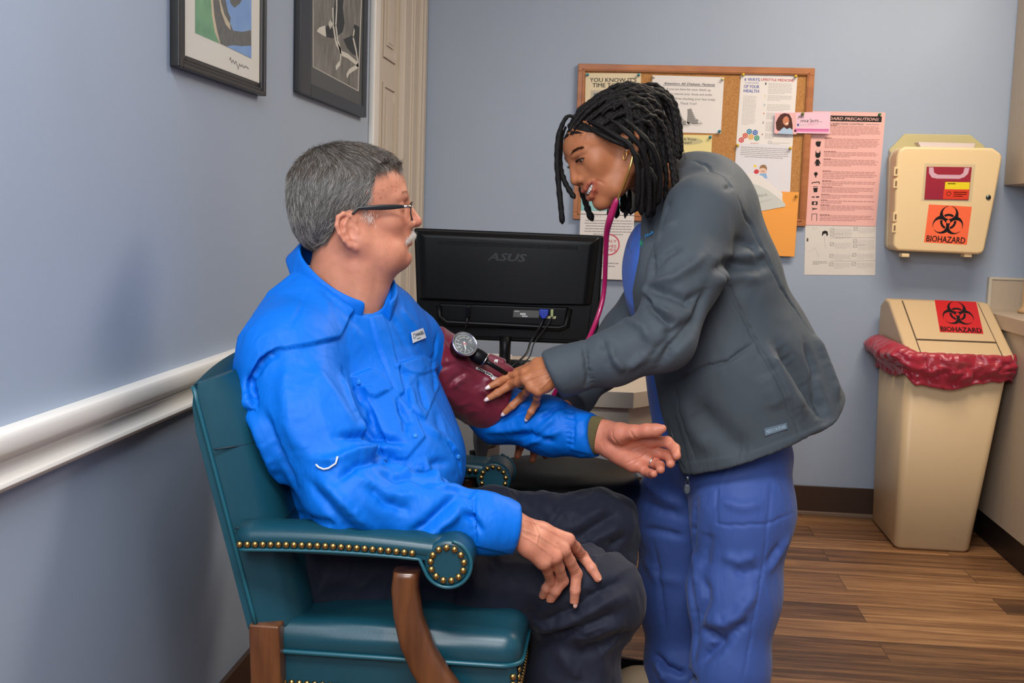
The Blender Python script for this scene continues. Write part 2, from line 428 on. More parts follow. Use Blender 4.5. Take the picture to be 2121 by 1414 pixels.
# floor: wood-look planks running along the back wall
mf = bpy.data.materials.new('floor_planks'); mf.use_nodes = True; nt = mf.node_tree; bs = nt.nodes['Principled BSDF']
N = nt.nodes.new; Lk = nt.links.new
tc = N('ShaderNodeTexCoord'); br = N('ShaderNodeTexBrick'); br.offset = .37; br.inputs['Scale'].default_value = 1
br.inputs['Brick Width'].default_value = 1.22; br.inputs['Row Height'].default_value = .152; br.inputs['Mortar Size'].default_value = .0012
br.inputs['Color1'].default_value = (0, 0, 0, 1); br.inputs['Color2'].default_value = (1, 1, 1, 1); br.inputs['Mortar'].default_value = (.5, .5, .5, 1); br.inputs['Bias'].default_value = 0
Lk(tc.outputs['Object'], br.inputs['Vector'])
mp = N('ShaderNodeMapping'); mp.inputs['Scale'].default_value = (1.6, 34, 1); Lk(tc.outputs['Object'], mp.inputs[0])
ad = N('ShaderNodeVectorMath'); ad.operation = 'ADD'; sc_ = N('ShaderNodeVectorMath'); sc_.operation = 'SCALE'; sc_.inputs['Scale'].default_value = 37.
Lk(br.outputs['Color'], sc_.inputs[0]); Lk(mp.outputs[0], ad.inputs[0]); Lk(sc_.outputs[0], ad.inputs[1])
n1 = N('ShaderNodeTexNoise'); n1.inputs['Scale'].default_value = 1.0; n1.inputs['Detail'].default_value = 8; n1.inputs['Roughness'].default_value = .62; n1.inputs['Distortion'].default_value = .6
Lk(ad.outputs[0], n1.inputs['Vector'])
mp2 = N('ShaderNodeMapping'); mp2.inputs['Scale'].default_value = (9, 150, 1); Lk(tc.outputs['Object'], mp2.inputs[0])
n2 = N('ShaderNodeTexNoise'); n2.inputs['Scale'].default_value = 1.0; n2.inputs['Detail'].default_value = 5; Lk(mp2.outputs[0], n2.inputs['Vector'])
cr = N('ShaderNodeValToRGB'); e = cr.color_ramp.elements; e[0].position = .28; e[0].color = lin((72, 47, 31))+(1,); e[1].position = .78; e[1].color = lin((186, 142, 96))+(1,)
x = cr.color_ramp.elements.new(.5); x.color = lin((128, 90, 58))+(1,)
ma = N('ShaderNodeMath'); ma.operation = 'MULTIPLY_ADD'; ma.inputs[1].default_value = .30; Lk(br.outputs['Color'], ma.inputs[0])
ms = N('ShaderNodeMath'); ms.operation = 'MULTIPLY_ADD'; ms.inputs[1].default_value = .85; ms.inputs[2].default_value = -.10; Lk(n1.outputs['Fac'], ms.inputs[0]); Lk(ms.outputs[0], ma.inputs[2])
mb_ = N('ShaderNodeMath'); mb_.operation = 'MULTIPLY_ADD'; mb_.inputs[1].default_value = .30; mb_.inputs[2].default_value = -.15; Lk(n2.outputs['Fac'], mb_.inputs[0])
mc = N('ShaderNodeMath'); mc.operation = 'ADD'; Lk(ma.outputs[0], mc.inputs[0]); Lk(mb_.outputs[0], mc.inputs[1]); Lk(mc.outputs[0], cr.inputs[0])
mo = N('ShaderNodeMix'); mo.data_type = 'RGBA'; mo.inputs[7].default_value = lin((62, 40, 26))+(1,); Lk(br.outputs['Fac'], mo.inputs[0]); Lk(cr.outputs[0], mo.inputs[6]); Lk(mo.outputs[2], bs.inputs['Base Color'])
bs.inputs['Roughness'].default_value = .42
bp = N('ShaderNodeBump'); bp.inputs['Strength'].default_value = .15; bp.inputs['Distance'].default_value = .001; Lk(n1.outputs['Fac'], bp.inputs['Height']); Lk(bp.outputs[0], bs.inputs['Normal'])
quad('floor', [(XL-.1, YF-.1, 0), (XR+.1, YF-.1, 0), (XR+.1, YB+.1, 0), (XL-.1, YB+.1, 0)], mf)

def profile_y(name, prof, y0, y1, m):
    """prof: (dx from left wall, z)"""
    b = MB(); b.loft([[(XL+dx, y, z) for dx, z in prof] for y in (y0, y1)], m, False)
    return b.build(name, bevel=.0012)
b = MB()
b.box((XL, YF, .0), (XL+.012, 3.74, .118), m_base); struct(b.build('baseboard_left', bevel=.003))
b = MB(); b.box((XL+.03, YB-.010, .012), (1.42, YB, .118), m_base); b.box((XL+.03, YB-.020, 0), (1.42, YB, .016), mat('base_shoe_strip', (120, 100, 84), .5)); struct(b.build('baseboard_back', bevel=.002))
rail = [(0, .848), (.018, .849), (.026, .846), (.030, .838), (.030, .822), (.026, .814), (.018, .811), (.015, .806), (.015, .803), (.011, .799), (.013, .787), (.017, .781), (.024, .778), (.026, .772), (.022, .766), (.014, .764), (.013, .7605), (0, .760)]
struct(profile_y('trim_1', [(a, b_) for a, b_ in rail], YF, 3.74, m_trimw))
# door with its casings in the left wall, by the far corner
b = MB(); b.box((XL, 3.745, 0), (XL+.020, 3.80, 2.2), m_trimw); b.box((XL, 3.80, 0), (XL+.012, 3.858, 2.2), m_trimw); struct(b.build('trim_2', bevel=.004))
b = MB(); b.box((XL, 4.205, 0), (XL+.030, 4.598, 2.3), m_doorp)
for y, w_, d in ((4.33, .012, .034), (4.36, .006, .036), (4.50, .02, .042), (4.53, .03, .050), (4.575, .02, .046)): b.box((XL, y-w_/2, 0), (XL+d, y+w_/2, 2.3), m_doorp)
struct(b.build('trim_3', bevel=.003))
dr = MB(); X0 = XL+.006
dr.box((XL, 3.858, 0), (X0, 4.203, 2.15), m_doorp)
def zs(px, py): return atX(px, py, XL)[2]
pans = [(1.86, 2.1), (zs(800, 75)-.0, zs(800, 8)+.02), (.98, zs(800, 190)), (.2, .86)]
for z0, z1 in [(.18, .86), (.98, 1.60), (1.685, 2.05)]:
    y0, y1 = 3.93, 4.13
    dr.box((XL, y0, z0), (X0+.001, y1, z1), m_doorp)
    for q, (i0, i1, hx) in enumerate(((0, .014, .007), (.045, .055, .006))):
        for (a0, a1, c0, c1) in ((y0+i0, y0+i1, z0+i0, z1-i0), (y1-i1, y1-i0, z0+i0, z1-i0), (y0+i1, y1-i1, z0+i0, z0+i1), (y0+i1, y1-i1, z1-i1, z1-i0)):
            dr.box((XL, a0, c0), (X0+hx, a1, c1), m_doorp)
    dr.box((XL, y0+.055, z0+.055), (X0+.008, y1-.055, z1-.055), m_doorp)
struct(dr.build('door_1'))

# ------------------------------------------------------------------ framed pictures on the left wall
m_black = mat('frame_black_wood', (26, 24, 25), .34, noise=(50, .3), stretch=(1, .08, 1))
m_mat1 = mat('picture_mount_white', (214, 212, 205), .8)
def picture(nm, label, py0, bl_wall, face_px, br_px, inner_bl, inner_br, height, build):
    Ya = atX(*bl_wall, XL)[1]; d = max(.02, at(*face_px, Ya)[0]-XL); XF = XL+d
    a = atX(*face_px, XF); c = atX(*br_px, XF); ib = atX(*inner_bl, XF-.008); ic = atX(*inner_br, XF-.008)
    z0 = (a[2]+c[2])/2; zi = (ib[2]+ic[2])/2; y0, y1 = a[1], c[1]
    root = empty(nm, (XL, (y0+y1)/2, z0), label, 'framed picture')
    f = MB(); w0 = ib[1]-y0; w1 = y1-ic[1]; wz = zi-z0; zt = z0+height
    def rim(dl, dr_, db, x0, x1):
        f.box((x0, y0+dl*w0, z0+dl*wz), (x1, y0+dr_*w0, zt-dl*wz), m_black)
        f.box((x0, y1-dr_*w1, z0+dl*wz), (x1, y1-dl*w1, zt-dl*wz), m_black)
        f.box((x0, y0+dr_*w0, z0+dl*wz), (x1, y1-dr_*w1, z0+dr_*wz), m_black)
        f.box((x0, y0+dr_*w0, zt-dr_*wz), (x1, y1-dr_*w1, zt-dl*wz), m_black)
    return root, f, rim, XF, (ib[1], ic[1], zi, zt-wz, z0, zt)
root, f, rim, XF, (ya, yb, za, zb, z0, zt) = picture('framed_picture', 'black moulded frame with a white mount around a coastal landscape painting, hung on blue wall', 0, (353, 129), (372, 136), (552, 201), (387.5, 113.5), (540, 171.6), .62, None)
rim(0, .35, 0, XL+.001, XF); rim(.35, .62, .35, XL+.001, XF-.006); rim(.62, 1, .62, XL+.001, XF-.011); f.build('frame', root, bevel=.003)
s = Sheet([(XF-.012, ya-.004, zb+.004), (XF-.012, yb+.004, zb+.004), (XF-.012, yb+.004, za-.004), (XF-.012, ya-.004, za-.004)], .002, m_mat1)
s.n = np.array([1., 0, 0])
def uvpic(px, py):
    p = atX(px, py, XF-.012); return ((p[1]-ya+.004)/(yb-ya+.008), 1-(p[2]-za+.004)/(zb-za+.008))
mg = mat('paint_green', (108, 165, 118), .8, noise=(25, .35), rgb2=(80, 140, 100)); mbl = mat('paint_blue', (96, 142, 205), .8, noise=(20, .3), rgb2=(120, 160, 210))
mrk = mat('paint_rock', (92, 90, 86), .8, noise=(60, .5), rgb2=(60, 62, 62)); msd = mat('paint_sand', (205, 190, 160), .8, noise=(40, .2))
A = lambda l, m, k=1: s.poly([uvpic(340+x*.264, y*.264) for x, y in l], m, k)
top = -600
A([(242, top), (242, 258), (445, 345), (683, 460), (683, top)][:], mrk, 1)
A([(242, top), (242, 258), (430, 340), (395, 250), (372, 120), (365, 0), (330, -200), (350, top)], mg, 2)
A([(365, 0), (372, 120), (395, 250), (432, 342), (440, 345), (412, 230), (390, 110), (382, 0), (345, -200), (365, top), (350, top), (330, -200)], msd, 3)
A([(430, 0), (445, 90), (480, 190), (520, 238), (515, 190), (470, 110), (445, 20), (420, -160), (400, -300)], msd, 3)
A([(480, 0), (500, 95), (520, 140), (515, 180), (540, 240), (610, 250), (683, 235), (683, -60), (620, -20), (590, 30), (550, 62), (520, 30), (510, -10)], mbl, 3)
A([(495, 360), (550, 355), (600, 362), (683, 358), (683, 458), (500, 370)], mbl, 3)
A([(440, top), (480, -200), (560, -120), (683, -160), (683, top)], mbl, 3)
sg = cf((120, 120, 118))
q = [(512, 470), (520, 450), (528, 490), (540, 470), (550, 500), (562, 480), (575, 520), (580, 545), (590, 500), (600, 520), (612, 508), (622, 530), (640, 520), (662, 540)]
s.line([uvpic(340+x*.264, y*.264) for x, y in q], .006, sg, 2)
s.mb.build('artwork', root)
gl = MB(); gl.box((XF-.0075, ya, za), (XF-.0065, yb, zb), mat('glazing', (235, 240, 245), .04, alpha=.05, spec=.5)); gl.build('glazing', root)

root, f, rim, XF, (ya, yb, za, zb, z0, zt) = picture('framed_picture', 'black frame around a charcoal drawing of laced sneakers, hung beside the door', 0, (617.5, 185), (623, 189), (759, 245), (638.3, 169), (749, 224), .62, None)
rim(0, 1, 0, XL+.001, XF); f.build('frame', root, bevel=.002)
m_mat2 = mat('picture_mount_grey', (80, 83, 86), .8)
s = Sheet([(XF-.009, ya-.004, zb+.004), (XF-.009, yb+.004, zb+.004), (XF-.009, yb+.004, za-.004), (XF-.009, ya-.004, za-.004)], .002, m_mat2); s.n = np.array([1., 0, 0])
def uvpic(px, py):
    p = atX(px, py, XF-.009); return ((p[1]-ya+.004)/(yb-ya+.008), 1-(p[2]-za+.004)/(zb-za+.008))
A([(1165, -700), (1165, 525), (1525, 718), (1550, 30), (1550, -700)], cf((190, 190, 188)), 1)
A([(1170, -700), (1170, 522), (1519, 708), (1543, 34), (1543, -700)], mat('drawing_grey', (128, 128, 126), .8, noise=(14, .4), rgb2=(92, 92, 92), stretch=(1, 3, 1)), 2)
dk = cf((58, 62, 66)); lt = cf((196, 196, 190)); md = cf((112, 112, 110))
A([(1268, 290), (1262, 220), (1290, 190), (1318, 140), (1335, 40), (1345, -120), (1420, -120), (1400, 60), (1415, 180), (1400, 250), (1350, 290), (1320, 300)], dk, 3)
A([(1195, 245), (1215, 215), (1262, 200), (1270, 290), (1240, 275)], lt, 4)
A([(1205, 290), (1270, 300), (1330, 305), (1340, 340), (1290, 355), (1225, 335)], md, 3)
A([(1400, 310), (1470, 280), (1490, 190), (1530, 210), (1525, 450), (1470, 420), (1430, 370)], dk, 3)
A([(1380, 320), (1400, 300), (1440, 390), (1525, 470), (1522, 500), (1450, 450), (1400, 400)], md, 4)
for L_ in ([(1350, -100), (1352, 60), (1345, 200), (1360, 320), (1385, 410), (1380, 490), (1345, 535)], [(1322, 60), (1325, 200), (1345, 330), (1395, 420), (1440, 440), (1500, 490), (1522, 515), (1450, 560), (1430, 600)], [(1490, 230), (1480, 290), (1505, 400), (1520, 500)], [(1290, 180), (1305, 215)], [(1300, 165), (1318, 205)]):
    s.line([uvpic(340+x*.264, y*.264) for x, y in L_], .022, lt, 5)
s.mb.build('artwork', root)

# ------------------------------------------------------------------ cork board and its papers
WY = YB
def pin(px, py, Y, rgb, name_lab):
    p = at(px, py, Y); b = MB(); m = mat('pin_%d_%d_%d' % rgb, rgb, .3)
    b.lathe([(.0008, 0), (.0008, .006), (.0055, .006), (.0058, .008), (.0032, .0095), (.0036, .016), (.0052, .0175), (.0050, .019), (.001, .0195)], (p[0], Y+.003, p[2]), (0, -1, 0), m, 14)
    o = b.build('push_pin'); tag(o, name_lab, 'push pin', 'push pins holding the notices'); return o
board = empty('cork_board', at(1440, 455, WY), 'wood-framed cork notice board covered with pinned papers on the back wall', 'notice board')
m_wood = mat('board_wood', (176, 110, 58), .42, noise=(30, .25), rgb2=(150, 88, 44), stretch=(.3, 1, 1))
m_cork = mat('cork', (192, 142, 84), .9, noise=(240, .4), rgb2=(160, 108, 58), bump=(300, .4))
fr = 15*WY/F_PX
c4 = pxquad([(1198, 134), (1690, 139.7), (1666, 468), (1186.4, 454)], WY-.012)
x0, x1 = (c4[0][0]+c4[3][0])/2, (c4[1][0]+c4[2][0])/2; z1, z0 = (c4[0][2]+c4[1][2])/2, (c4[2][2]+c4[3][2])/2
f = MB(); w = .028
for a, bb in (((x0, z0), (x1, z0+w)), ((x0, z1-w), (x1, z1)), ((x0, z0), (x0+w, z1)), ((x1-w, z0), (x1, z1))):
    v_ = a[0] == x0 and bb[1] == z1 and bb[0] != x1 or a[0] == x1-w
    f.box((a[0], WY-.020, a[1]+(w if v_ else 0)), (bb[0], WY, bb[1]-(w if v_ else 0)), m_wood)
for a, bb in (((x0+.018, z0+.018), (x1-.018, z0+.024)), ((x0+.018, z1-.024), (x1-.018, z1-.018)), ((x0+.018, z0+.018), (x0+.024, z1-.018)), ((x1-.024, z0+.018), (x1-.018, z1-.018))):
    f.box((a[0], WY-.0225, a[1]), (bb[0], WY-.019, bb[1]), m_wood)
f.build('frame', board, bevel=.004, seg=3)
f = MB(); f.box((x0+.02, WY-.010, z0+.02), (x1-.02, WY, z1-.02), m_cork); f.build('cork_panel', board)
PY = WY-.0115
m_paper = mat('paper_white', (224, 220, 218), .8); m_cream = mat('paper_cream', (222, 208, 176), .8)
def sheet(name, label, cat, px4, base, Y=PY, thick=.0006, grp=None):
    s = Sheet(pxquad(px4, Y), thick, base); s.name = name; s.lab = (label, cat, grp)
    s.px = lambda x, y: s_inv(s, x, y); return s
def s_inv(s, x, y):
    p = at(x, y, s.c[0][1]); a = p-s.c[0]; U = s.c[1]-s.c[0]; V = s.c[3]-s.c[0]
    A_ = np.array([[U[0], V[0]], [U[2], V[2]]]); return tuple(np.linalg.solve(A_, [a[0], a[2]]))
def done(s): o = s.mb.build(s.name); return tag(o, *s.lab)
gr = cf((150, 147, 147)); dg = cf((70, 70, 70)); lg = cf((184, 180, 180))
# quit poster
s = sheet('notice', 'cream poster reading TIME TO QUIT at the top left of the cork board', 'notice', [(1213, 151), (1327.7, 151.6), (1326, 300), (1210, 299)], m_cream)
s.text("YOU KNOW IT'S", .5, .095, .84, .06, dg, bold=.018, ctr=True); s.text('TIME TO QUIT.', .5, .168, .74, .06, dg, bold=.018, ctr=True)
s.rect(.1, .24, .9, .75, cf((190, 180, 160))); s.rect(.15, .28, .85, .70, cf((120, 130, 135)), 2); s.bars(.1, .8, .9, .95, 4, gr, 3); done(s)
# diabetic notice
s = sheet('notice', 'white notice about diabetic patients with a pair of sneakers drawn on it', 'notice', [(1351, 155.6), (1500, 160), (1493, 276.6), (1348, 272.8)], m_paper)
s.text('Attention All Diabetic Patients', .52, .135, .72, .045, dg, bold=.018, shear=.4, ctr=True); s.rect(.16, .168, .88, .175, dg)
for i, (t, w_) in enumerate((('If you are here for your check up.', .62), ('Please remove your shoes and socks.', .66), ('Ramona will be checking your feet today.', .76), ('Thank You!!', .23))):
    s.text(t, .52, .23+i*.083, w_, .042, gr, bold=.005, ctr=True)
for dx, fl in ((0, 1), (.17, 1)):
    P = lambda l: [(.34+dx+a*.19, .60+(dx*.0)+b*.30-(.03 if dx else 0)) for a, b in l]
    s.poly(P([(0, 0), (.08, .04), (.28, -.02), (.62, .55), (1.0, .72), (1.15, .85), (.95, .95), (.5, .92), (.0, .78), (.02, .4)]), cf((140, 138, 136)), 1)
    s.poly(P([(0, .78), (.5, .90), (1.15, .84), (1.18, .93), (.9, 1.03), (.4, 1.0), (0, .87)]), cf((205, 204, 200)), 2)
    s.poly(P([(.85, .66), (1.05, .72), (1.14, .85), (.93, .90), (.80, .80)]), cf((210, 208, 204)), 2)
    for j in range(6): s.line(P([(.26+.06*j, .08+.11*j), (.44+.06*j, .05+.11*j)]), .006, cf((225, 225, 222)), 3)
    s.line(P([(0, .78), (.5, .91), (1.15, .85)]), .005, dg, 3)
done(s)
# eye notice
s = sheet('notice', 'yellow notice with an owl and a cat drawing asking patients to check their eyes', 'notice', [(1362, 278), (1475, 280), (1469, 424), (1360, 421)], mat('paper_yellow', (226, 212, 150), .8))
s.poly([(.5+.34*math.cos(t), .09+.055*math.sin(t)) for t in [-i*.35 for i in range(18)]], cf((190, 182, 140)), 1)
s.text('Check Your', .52, .062, .40, .034, dg, ctr=True, bold=.02); s.text('Eyes!!', .52, .112, .22, .034, dg, ctr=True, bold=.02)
s.poly([(.22, .25), (.26, .21), (.30, .25), (.36, .25), (.40, .21), (.43, .27), (.44, .42), (.33, .5), (.22, .42)], cf((150, 140, 110)), 1)
for u in (.28, .38): s.disc(u, .30, .045, cf((235, 225, 180)), 2); s.disc(u, .30, .018, cf((30, 30, 30)), 3)
s.line([(.55, .42), (.62, .36), (.66, .42), (.80, .40), (.9, .38), (.93, .34)], .008, dg, 2); s.line([(.60, .36), (.62, .30), (.66, .34), (.70, .30), (.72, .36)], .008, dg, 2)
s.line([(.66, .42), (.66, .5)], .008, dg, 2); s.line([(.86, .39), (.87, .5)], .008, dg, 2); done(s)
# six ways
s = sheet('notice', 'tall white notice headed 6 WAYS and LIFESTYLE MEDICINE with coloured hexagons', 'notice', [(1534.7, 152.9), (1652, 156.8), (1641.5, 303), (1524.8, 299)], m_paper)
bl = cf((70, 90, 170)); rd = cf((190, 70, 80))
s.text('6 WAYS', .07, .05, .27, .045, bl, bold=.018); s.text('TO TAKE CONTROL', .08, .112, .25, .02, cf((150, 160, 200)), bold=.01)
s.text('OF YOUR', .07, .15, .27, .045, bl, bold=.018); s.text('HEALTH', .07, .212, .27, .045, bl, bold=.018)
s.text('LIFESTYLE MEDICINE', .365, .05, .575, .036, rd, bold=.02); s.bars(.07, .30, .31, .72, 22, lg, 7, fill=.35)
for i, (v, n, c) in enumerate(((.11, 8, (80, 80, 90)), (.285, 4, (225, 185, 80)), (.41, 5, (110, 160, 200)), (.53, 5, (215, 110, 90)), (.66, 7, (80, 90, 110)), (.825, 4, (190, 80, 90)))):
    s.text(str(i+1), .44, v, .022, .032, cf(c), bold=.018); s.bars(.50, v, .93, v+n*.02, n, lg, i, fill=.4)
for (hx, hy, c) in ((1552, 272.5, (50, 130, 170)), (1564, 274.5, (70, 110, 180)), (1543.5, 281, (205, 90, 70)), (1555.5, 283.5, (220, 165, 80)), (1567.5, 286, (60, 150, 120)), (1535.5, 290, (200, 75, 80))):
    u, v = s.px(hx, hy); r = .052; q = s.w/s.h
    s.poly([(u+r*math.cos(-a), v+r*q*math.sin(-a)) for a in [math.pi/6+i*math.pi/3 for i in range(6)]], cf(c), 3)
    s.ring(u, v, .02, .026, cf((230, 225, 220)), 4, 12)
s.ring(*s.px(1594, 295), .022, .03, cf((150, 160, 175)), 2, 18); s.bars(.62, .95, .95, .985, 2, lg, 4); s.bars(.25, .965, .5, .985, 1, rd, 5, fill=.3)
done(s)
s = sheet('notice', 'white notice below the six ways sheet, small boy holding an apple printed on it', 'notice', [(1525.3, 296), (1641, 301.5), (1634, 447), (1516, 440)], mat('paper_white_cool', (216, 216, 224), .8), Y=PY-.0012)
s.bars(.07, .04, .95, .2, 6, gr, 9, True, .3)
B = lambda l: [s.px(1500+x*.198, 140+y*.198) for x, y in l]
s.poly(B([(365, 1060), (375, 1030), (400, 1013), (430, 1020), (445, 1050), (440, 1095), (425, 1110), (380, 1110), (360, 1090)]), cf((226, 190, 170)), 1)
s.poly(B([(365, 1060), (372, 1030), (400, 1013), (430, 1018), (446, 1050), (440, 1075), (425, 1050), (385, 1048)]), cf((150, 115, 85)), 2)
s.poly(B([(372, 1105), (435, 1105), (448, 1158), (362, 1158)]), cf((140, 175, 215)), 2)
s.poly(B([(320, 1065), (345, 1062), (362, 1080), (355, 1105), (325, 1112), (305, 1092)]), cf((200, 70, 75)), 2)
s.poly(B([(308, 1020), (322, 1012), (340, 1030), (322, 1048), (306, 1038)]), cf((235, 205, 90)), 2)
for xx in (390, 408): s.poly(B([(xx, 1080), (xx+8, 1080), (xx+8, 1090), (xx, 1090)]), dg, 3)
done(s)
# teal card and the HEY notice under the board
s = sheet('notice', 'teal card at the lower left of the cork board', 'notice', [(1204, 330), (1312, 331), (1309, 440), (1203, 438)], mat('paper_teal', (140, 195, 198), .8)); s.bars(.1, .1, .9, .5, 5, cf((235, 245, 245)), 2); done(s)
s = sheet('notice', 'white notice with a pink ring emblem hanging below the cork board behind the monitor', 'notice', [(1202.5, 436.5), (1314, 438), (1309, 580), (1197, 576)], m_paper, Y=WY-.0225)
s.text('HEY L', .2, .05, .2, .035, lg); s.bars(.08, .12, .98, .36, 6, gr, 12, True, .3)
cu, cv = s.px(1261, 506); pk = cf((205, 90, 110))
s.ring(cu, cv, .175, .2, pk, 2); s.text('EARLY', cu, cv-.055, .28, .04, pk, ctr=True, bold=.02); s.text('SAVES', cu, cv+.02, .28, .042, pk, ctr=True, bold=.018); s.text('LIVES', cu, cv+.075, .28, .042, pk, ctr=True, bold=.018)
s.bars(.25, .74, .75, .83, 2, gr, 5, True, .3); done(s)
# pink precautions poster and the white page below it
s = sheet('wall_poster', 'pink poster headed STANDARD PRECAUTIONS with a column of black pictograms', 'poster', [(1682, 230), (1834.2, 233), (1814, 468.3), (1667.6, 465.8)], mat('paper_pink', (230, 178, 172), .8), Y=WY-.003)
bk = cf((38, 34, 34))
s.rect(.03, .035, .955, .085, bk, 1); s.text('STANDARD PRECAUTIONS', .06, .047, .86, .026, cf((225, 180, 172)), 3, bold=.018, shear=.25)
s.text('FOR INFECTION CONTROL', .2, .098, .52, .016, dg, bold=.01); s.rect(.75, .105, .93, .108, dg)
rows = [(160, 240), (262, 345), (370, 415), (430, 488), (525, 590), (605, 645), (655, 700), (715, 750), (760, 790), (800, 845), (880, 930)]
for i, (a, b_) in enumerate(rows):
    v0 = (a-50)/915*1.0; v1 = (b_-50)/915
    s.text('x', .21, v0, .0001, .0001, dg) if False else None
    s.bars(.20, v0, .96, v1, max(2, int((b_-a)/11)), cf((186, 138, 134)), 20+i, fill=.5); s.bars(.2, v0-.006, .42, v0+.006, 1, cf((130, 92, 90)), i, fill=.6)
I = lambda l: [s.px(1660+x*.2547, 220+y*.2547) for x, y in l]
s.poly(I([(118, 285), (128, 290), (130, 278), (138, 290), (142, 278), (148, 290), (160, 280), (158, 300), (152, 328), (130, 330), (115, 310)]), bk, 2)
s.disc(*s.px(1660+135*.2547, 220+372*.2547), .035, bk, 2); s.disc(*s.px(1660+135*.2547, 220+366*.2547), .026, cf((225, 178, 170)), 3); s.disc(*s.px(1660+134*.2547, 220+400*.2547), .036, bk, 2); s.rect(*s.px(1689, 316.5), *s.px(1700, 319.5), bk, 4)
s.poly(I([(122, 432), (142, 432), (158, 468), (150, 472), (142, 455), (148, 485), (114, 485), (120, 455), (112, 470), (105, 466)]), bk, 2)
s.disc(*s.px(1660+118*.2547, 220+550*.2547), .026, bk, 2); s.rect(*s.px(1689, 362), *s.px(1691, 367.5), bk, 2)
s.line(I([(85, 630), (88, 622), (145, 615), (148, 632)]), .012, bk, 2)
s.poly(I([(96, 664), (134, 662), (130, 698), (102, 700)]), bk, 2); s.rect(*s.px(1684, 386), *s.px(1694.5, 387.3), bk, 2)
s.line(I([(85, 738), (110, 738)]), .014, bk, 2); s.line(I([(120, 738), (145, 738)]), .02, bk, 2)
s.rect(*s.px(1682, 417), *s.px(1693.6, 424.6), bk, 2); s.disc(*s.px(1688, 421), .017, cf((225, 178, 170)), 3)
s.poly(I([(85, 822), (100, 830), (130, 832), (130, 838), (100, 840), (85, 850), (92, 836)]), bk, 2)
for a, b_ in (((86, 876), (128, 876)), ((86, 876), (84, 930)), ((128, 876), (126, 932))): s.line(I([a, b_]), .008, dg, 2)
done(s)
s = sheet('wall_poster', 'white instruction sheet of small drawings hanging below the pink poster', 'poster', [(1668, 464), (1814.2, 467), (1812.8, 570), (1665.8, 569)], mat('paper_grey', (214, 210, 204), .8), Y=WY-.0012)
I = lambda l: [s.px(1660+x*.2547, 220+y*.2547) for x, y in l]
s.poly(I([(165, 1050), (170, 1020), (190, 1010), (212, 1018), (216, 1045), (205, 1060), (200, 1035), (180, 1038), (172, 1055)]), bk, 2); s.line(I([(190, 1060), (185, 1100), (200, 1160)]), .006, lg, 1)
s.line(I([(50, 1190), (110, 1150), (140, 1230)]), .004, lg, 1); s.bars(.1, .08, .3, .1, 1, lg, 1); s.bars(.12, .72, .32, .8, 3, gr, 3); s.rect(*s.px(1671, 493), *s.px(1674, 500), dg, 2)
for (xx, yy) in ((235, 995), (235, 1030), (425, 985), (420, 1085), (232, 1110), (420, 1125), (228, 1205), (412, 1200), (225, 1275), (408, 1275)):
    for a, b_ in (((0, 0), (30, 0)), ((30, 0), (30, 26)), ((30, 26), (0, 26)), ((0, 26), (0, 0)), ((4, 18), (26, 8))): s.line(I([(xx+a[0], yy+a[1]), (xx+b_[0], yy+b_[1])]), .006, gr, 1)
    u, v = I([(xx+40, yy)])[0]; s.bars(u, v, u+.24, v+.12, 5, lg, xx+yy, fill=.3)
for yy in (965, 1070, 1262): s.line(I([(230, yy), (600, yy)]), .004, gr, 1)
done(s)
# yes ma'am card
s = sheet('postcard', "pink postcard reading yes ma'am with a laughing curly-haired woman, pinned over the board edge", 'card', [(1605, 233.5), (1720.4, 231.5), (1719, 277), (1603.5, 275)], mat('card_pink', (228, 190, 208), .7), Y=WY-.0242)
C = lambda l: [s.px(1500+x*.198, 140+y*.198) for x, y in l]
s.poly(C([(535, 478), (750, 475), (755, 690), (530, 690)]), cf((228, 178, 178)), 1)
s.poly(C([(545, 640), (540, 575), (560, 530), (590, 490), (630, 475), (680, 485), (705, 530), (715, 600), (715, 640), (680, 650), (600, 655), (560, 660)]), mat('print_hair', (84, 44, 34), .8, noise=(300, .5)), 2)
s.poly(C([(625, 520), (650, 505), (672, 520), (680, 560), (668, 600), (640, 605), (615, 580), (612, 545)]), cf((198, 130, 100)), 3)
s.poly(C([(635, 585), (670, 570), (668, 585), (650, 594)]), cf((240, 225, 220)), 4)
s.poly(C([(560, 690), (600, 640), (625, 620), (655, 640), (690, 625), (715, 650), (718, 692)]), cf((170, 195, 220)), 4)
s.text('yes', .41, .1, .12, .17, dg, bold=.0, shear=.3); s.text("ma'am...", .46, .3, .4, .17, dg, bold=.0, shear=.35)
s.rect(.41, .54, .44, .66, cf((60, 80, 150)), 2); s.bars(.46, .56, .6, .66, 2, lg, 1); s.bars(.6, .5, .8, .62, 3, cf((205, 160, 185)), 2)
s.rect(.37, .78, .98, .86, cf((205, 110, 165)), 2); s.rect(.36, .82, .97, .93, cf((222, 140, 185)), 1); done(s)
# envelope + cards in it
env = empty('envelope', at(1610, 531, WY-.02), 'large orange envelope hanging from the bottom corner of the cork board', 'envelope')
m_or = mat('paper_orange', (236, 160, 72), .75)
b = MB(); bk4 = pxquad([(1560, 394.5), (1655, 398), (1645.5, 531.4), (1548, 527)], WY-.0222); b.prism([p+np.array([0, -.0005, 0]) for p in bk4], np.array([0, .0005, 0]), m_or); b.build('back_panel', env)
b = MB(); f4 = pxquad([(1553, 439), (1626, 441), (1651, 438.5), (1644.7, 531.4), (1546, 527)], WY-.0262); b.prism([p for p in f4], np.array([0, .0006, 0]), m_or); b.build('front_panel', env, bevel=.0004)
s = sheet('greeting_card', 'grey and white round-cornered card with slanted lettering inside the orange envelope', 'card', [(1500, 340), (1626, 386), (1626, 470), (1500, 470)], None, Y=WY-.0245)
mk = lambda l, m, k: s.poly([s.px(1480+x*.3396, 120+y*.3394) for x, y in l], m, k)
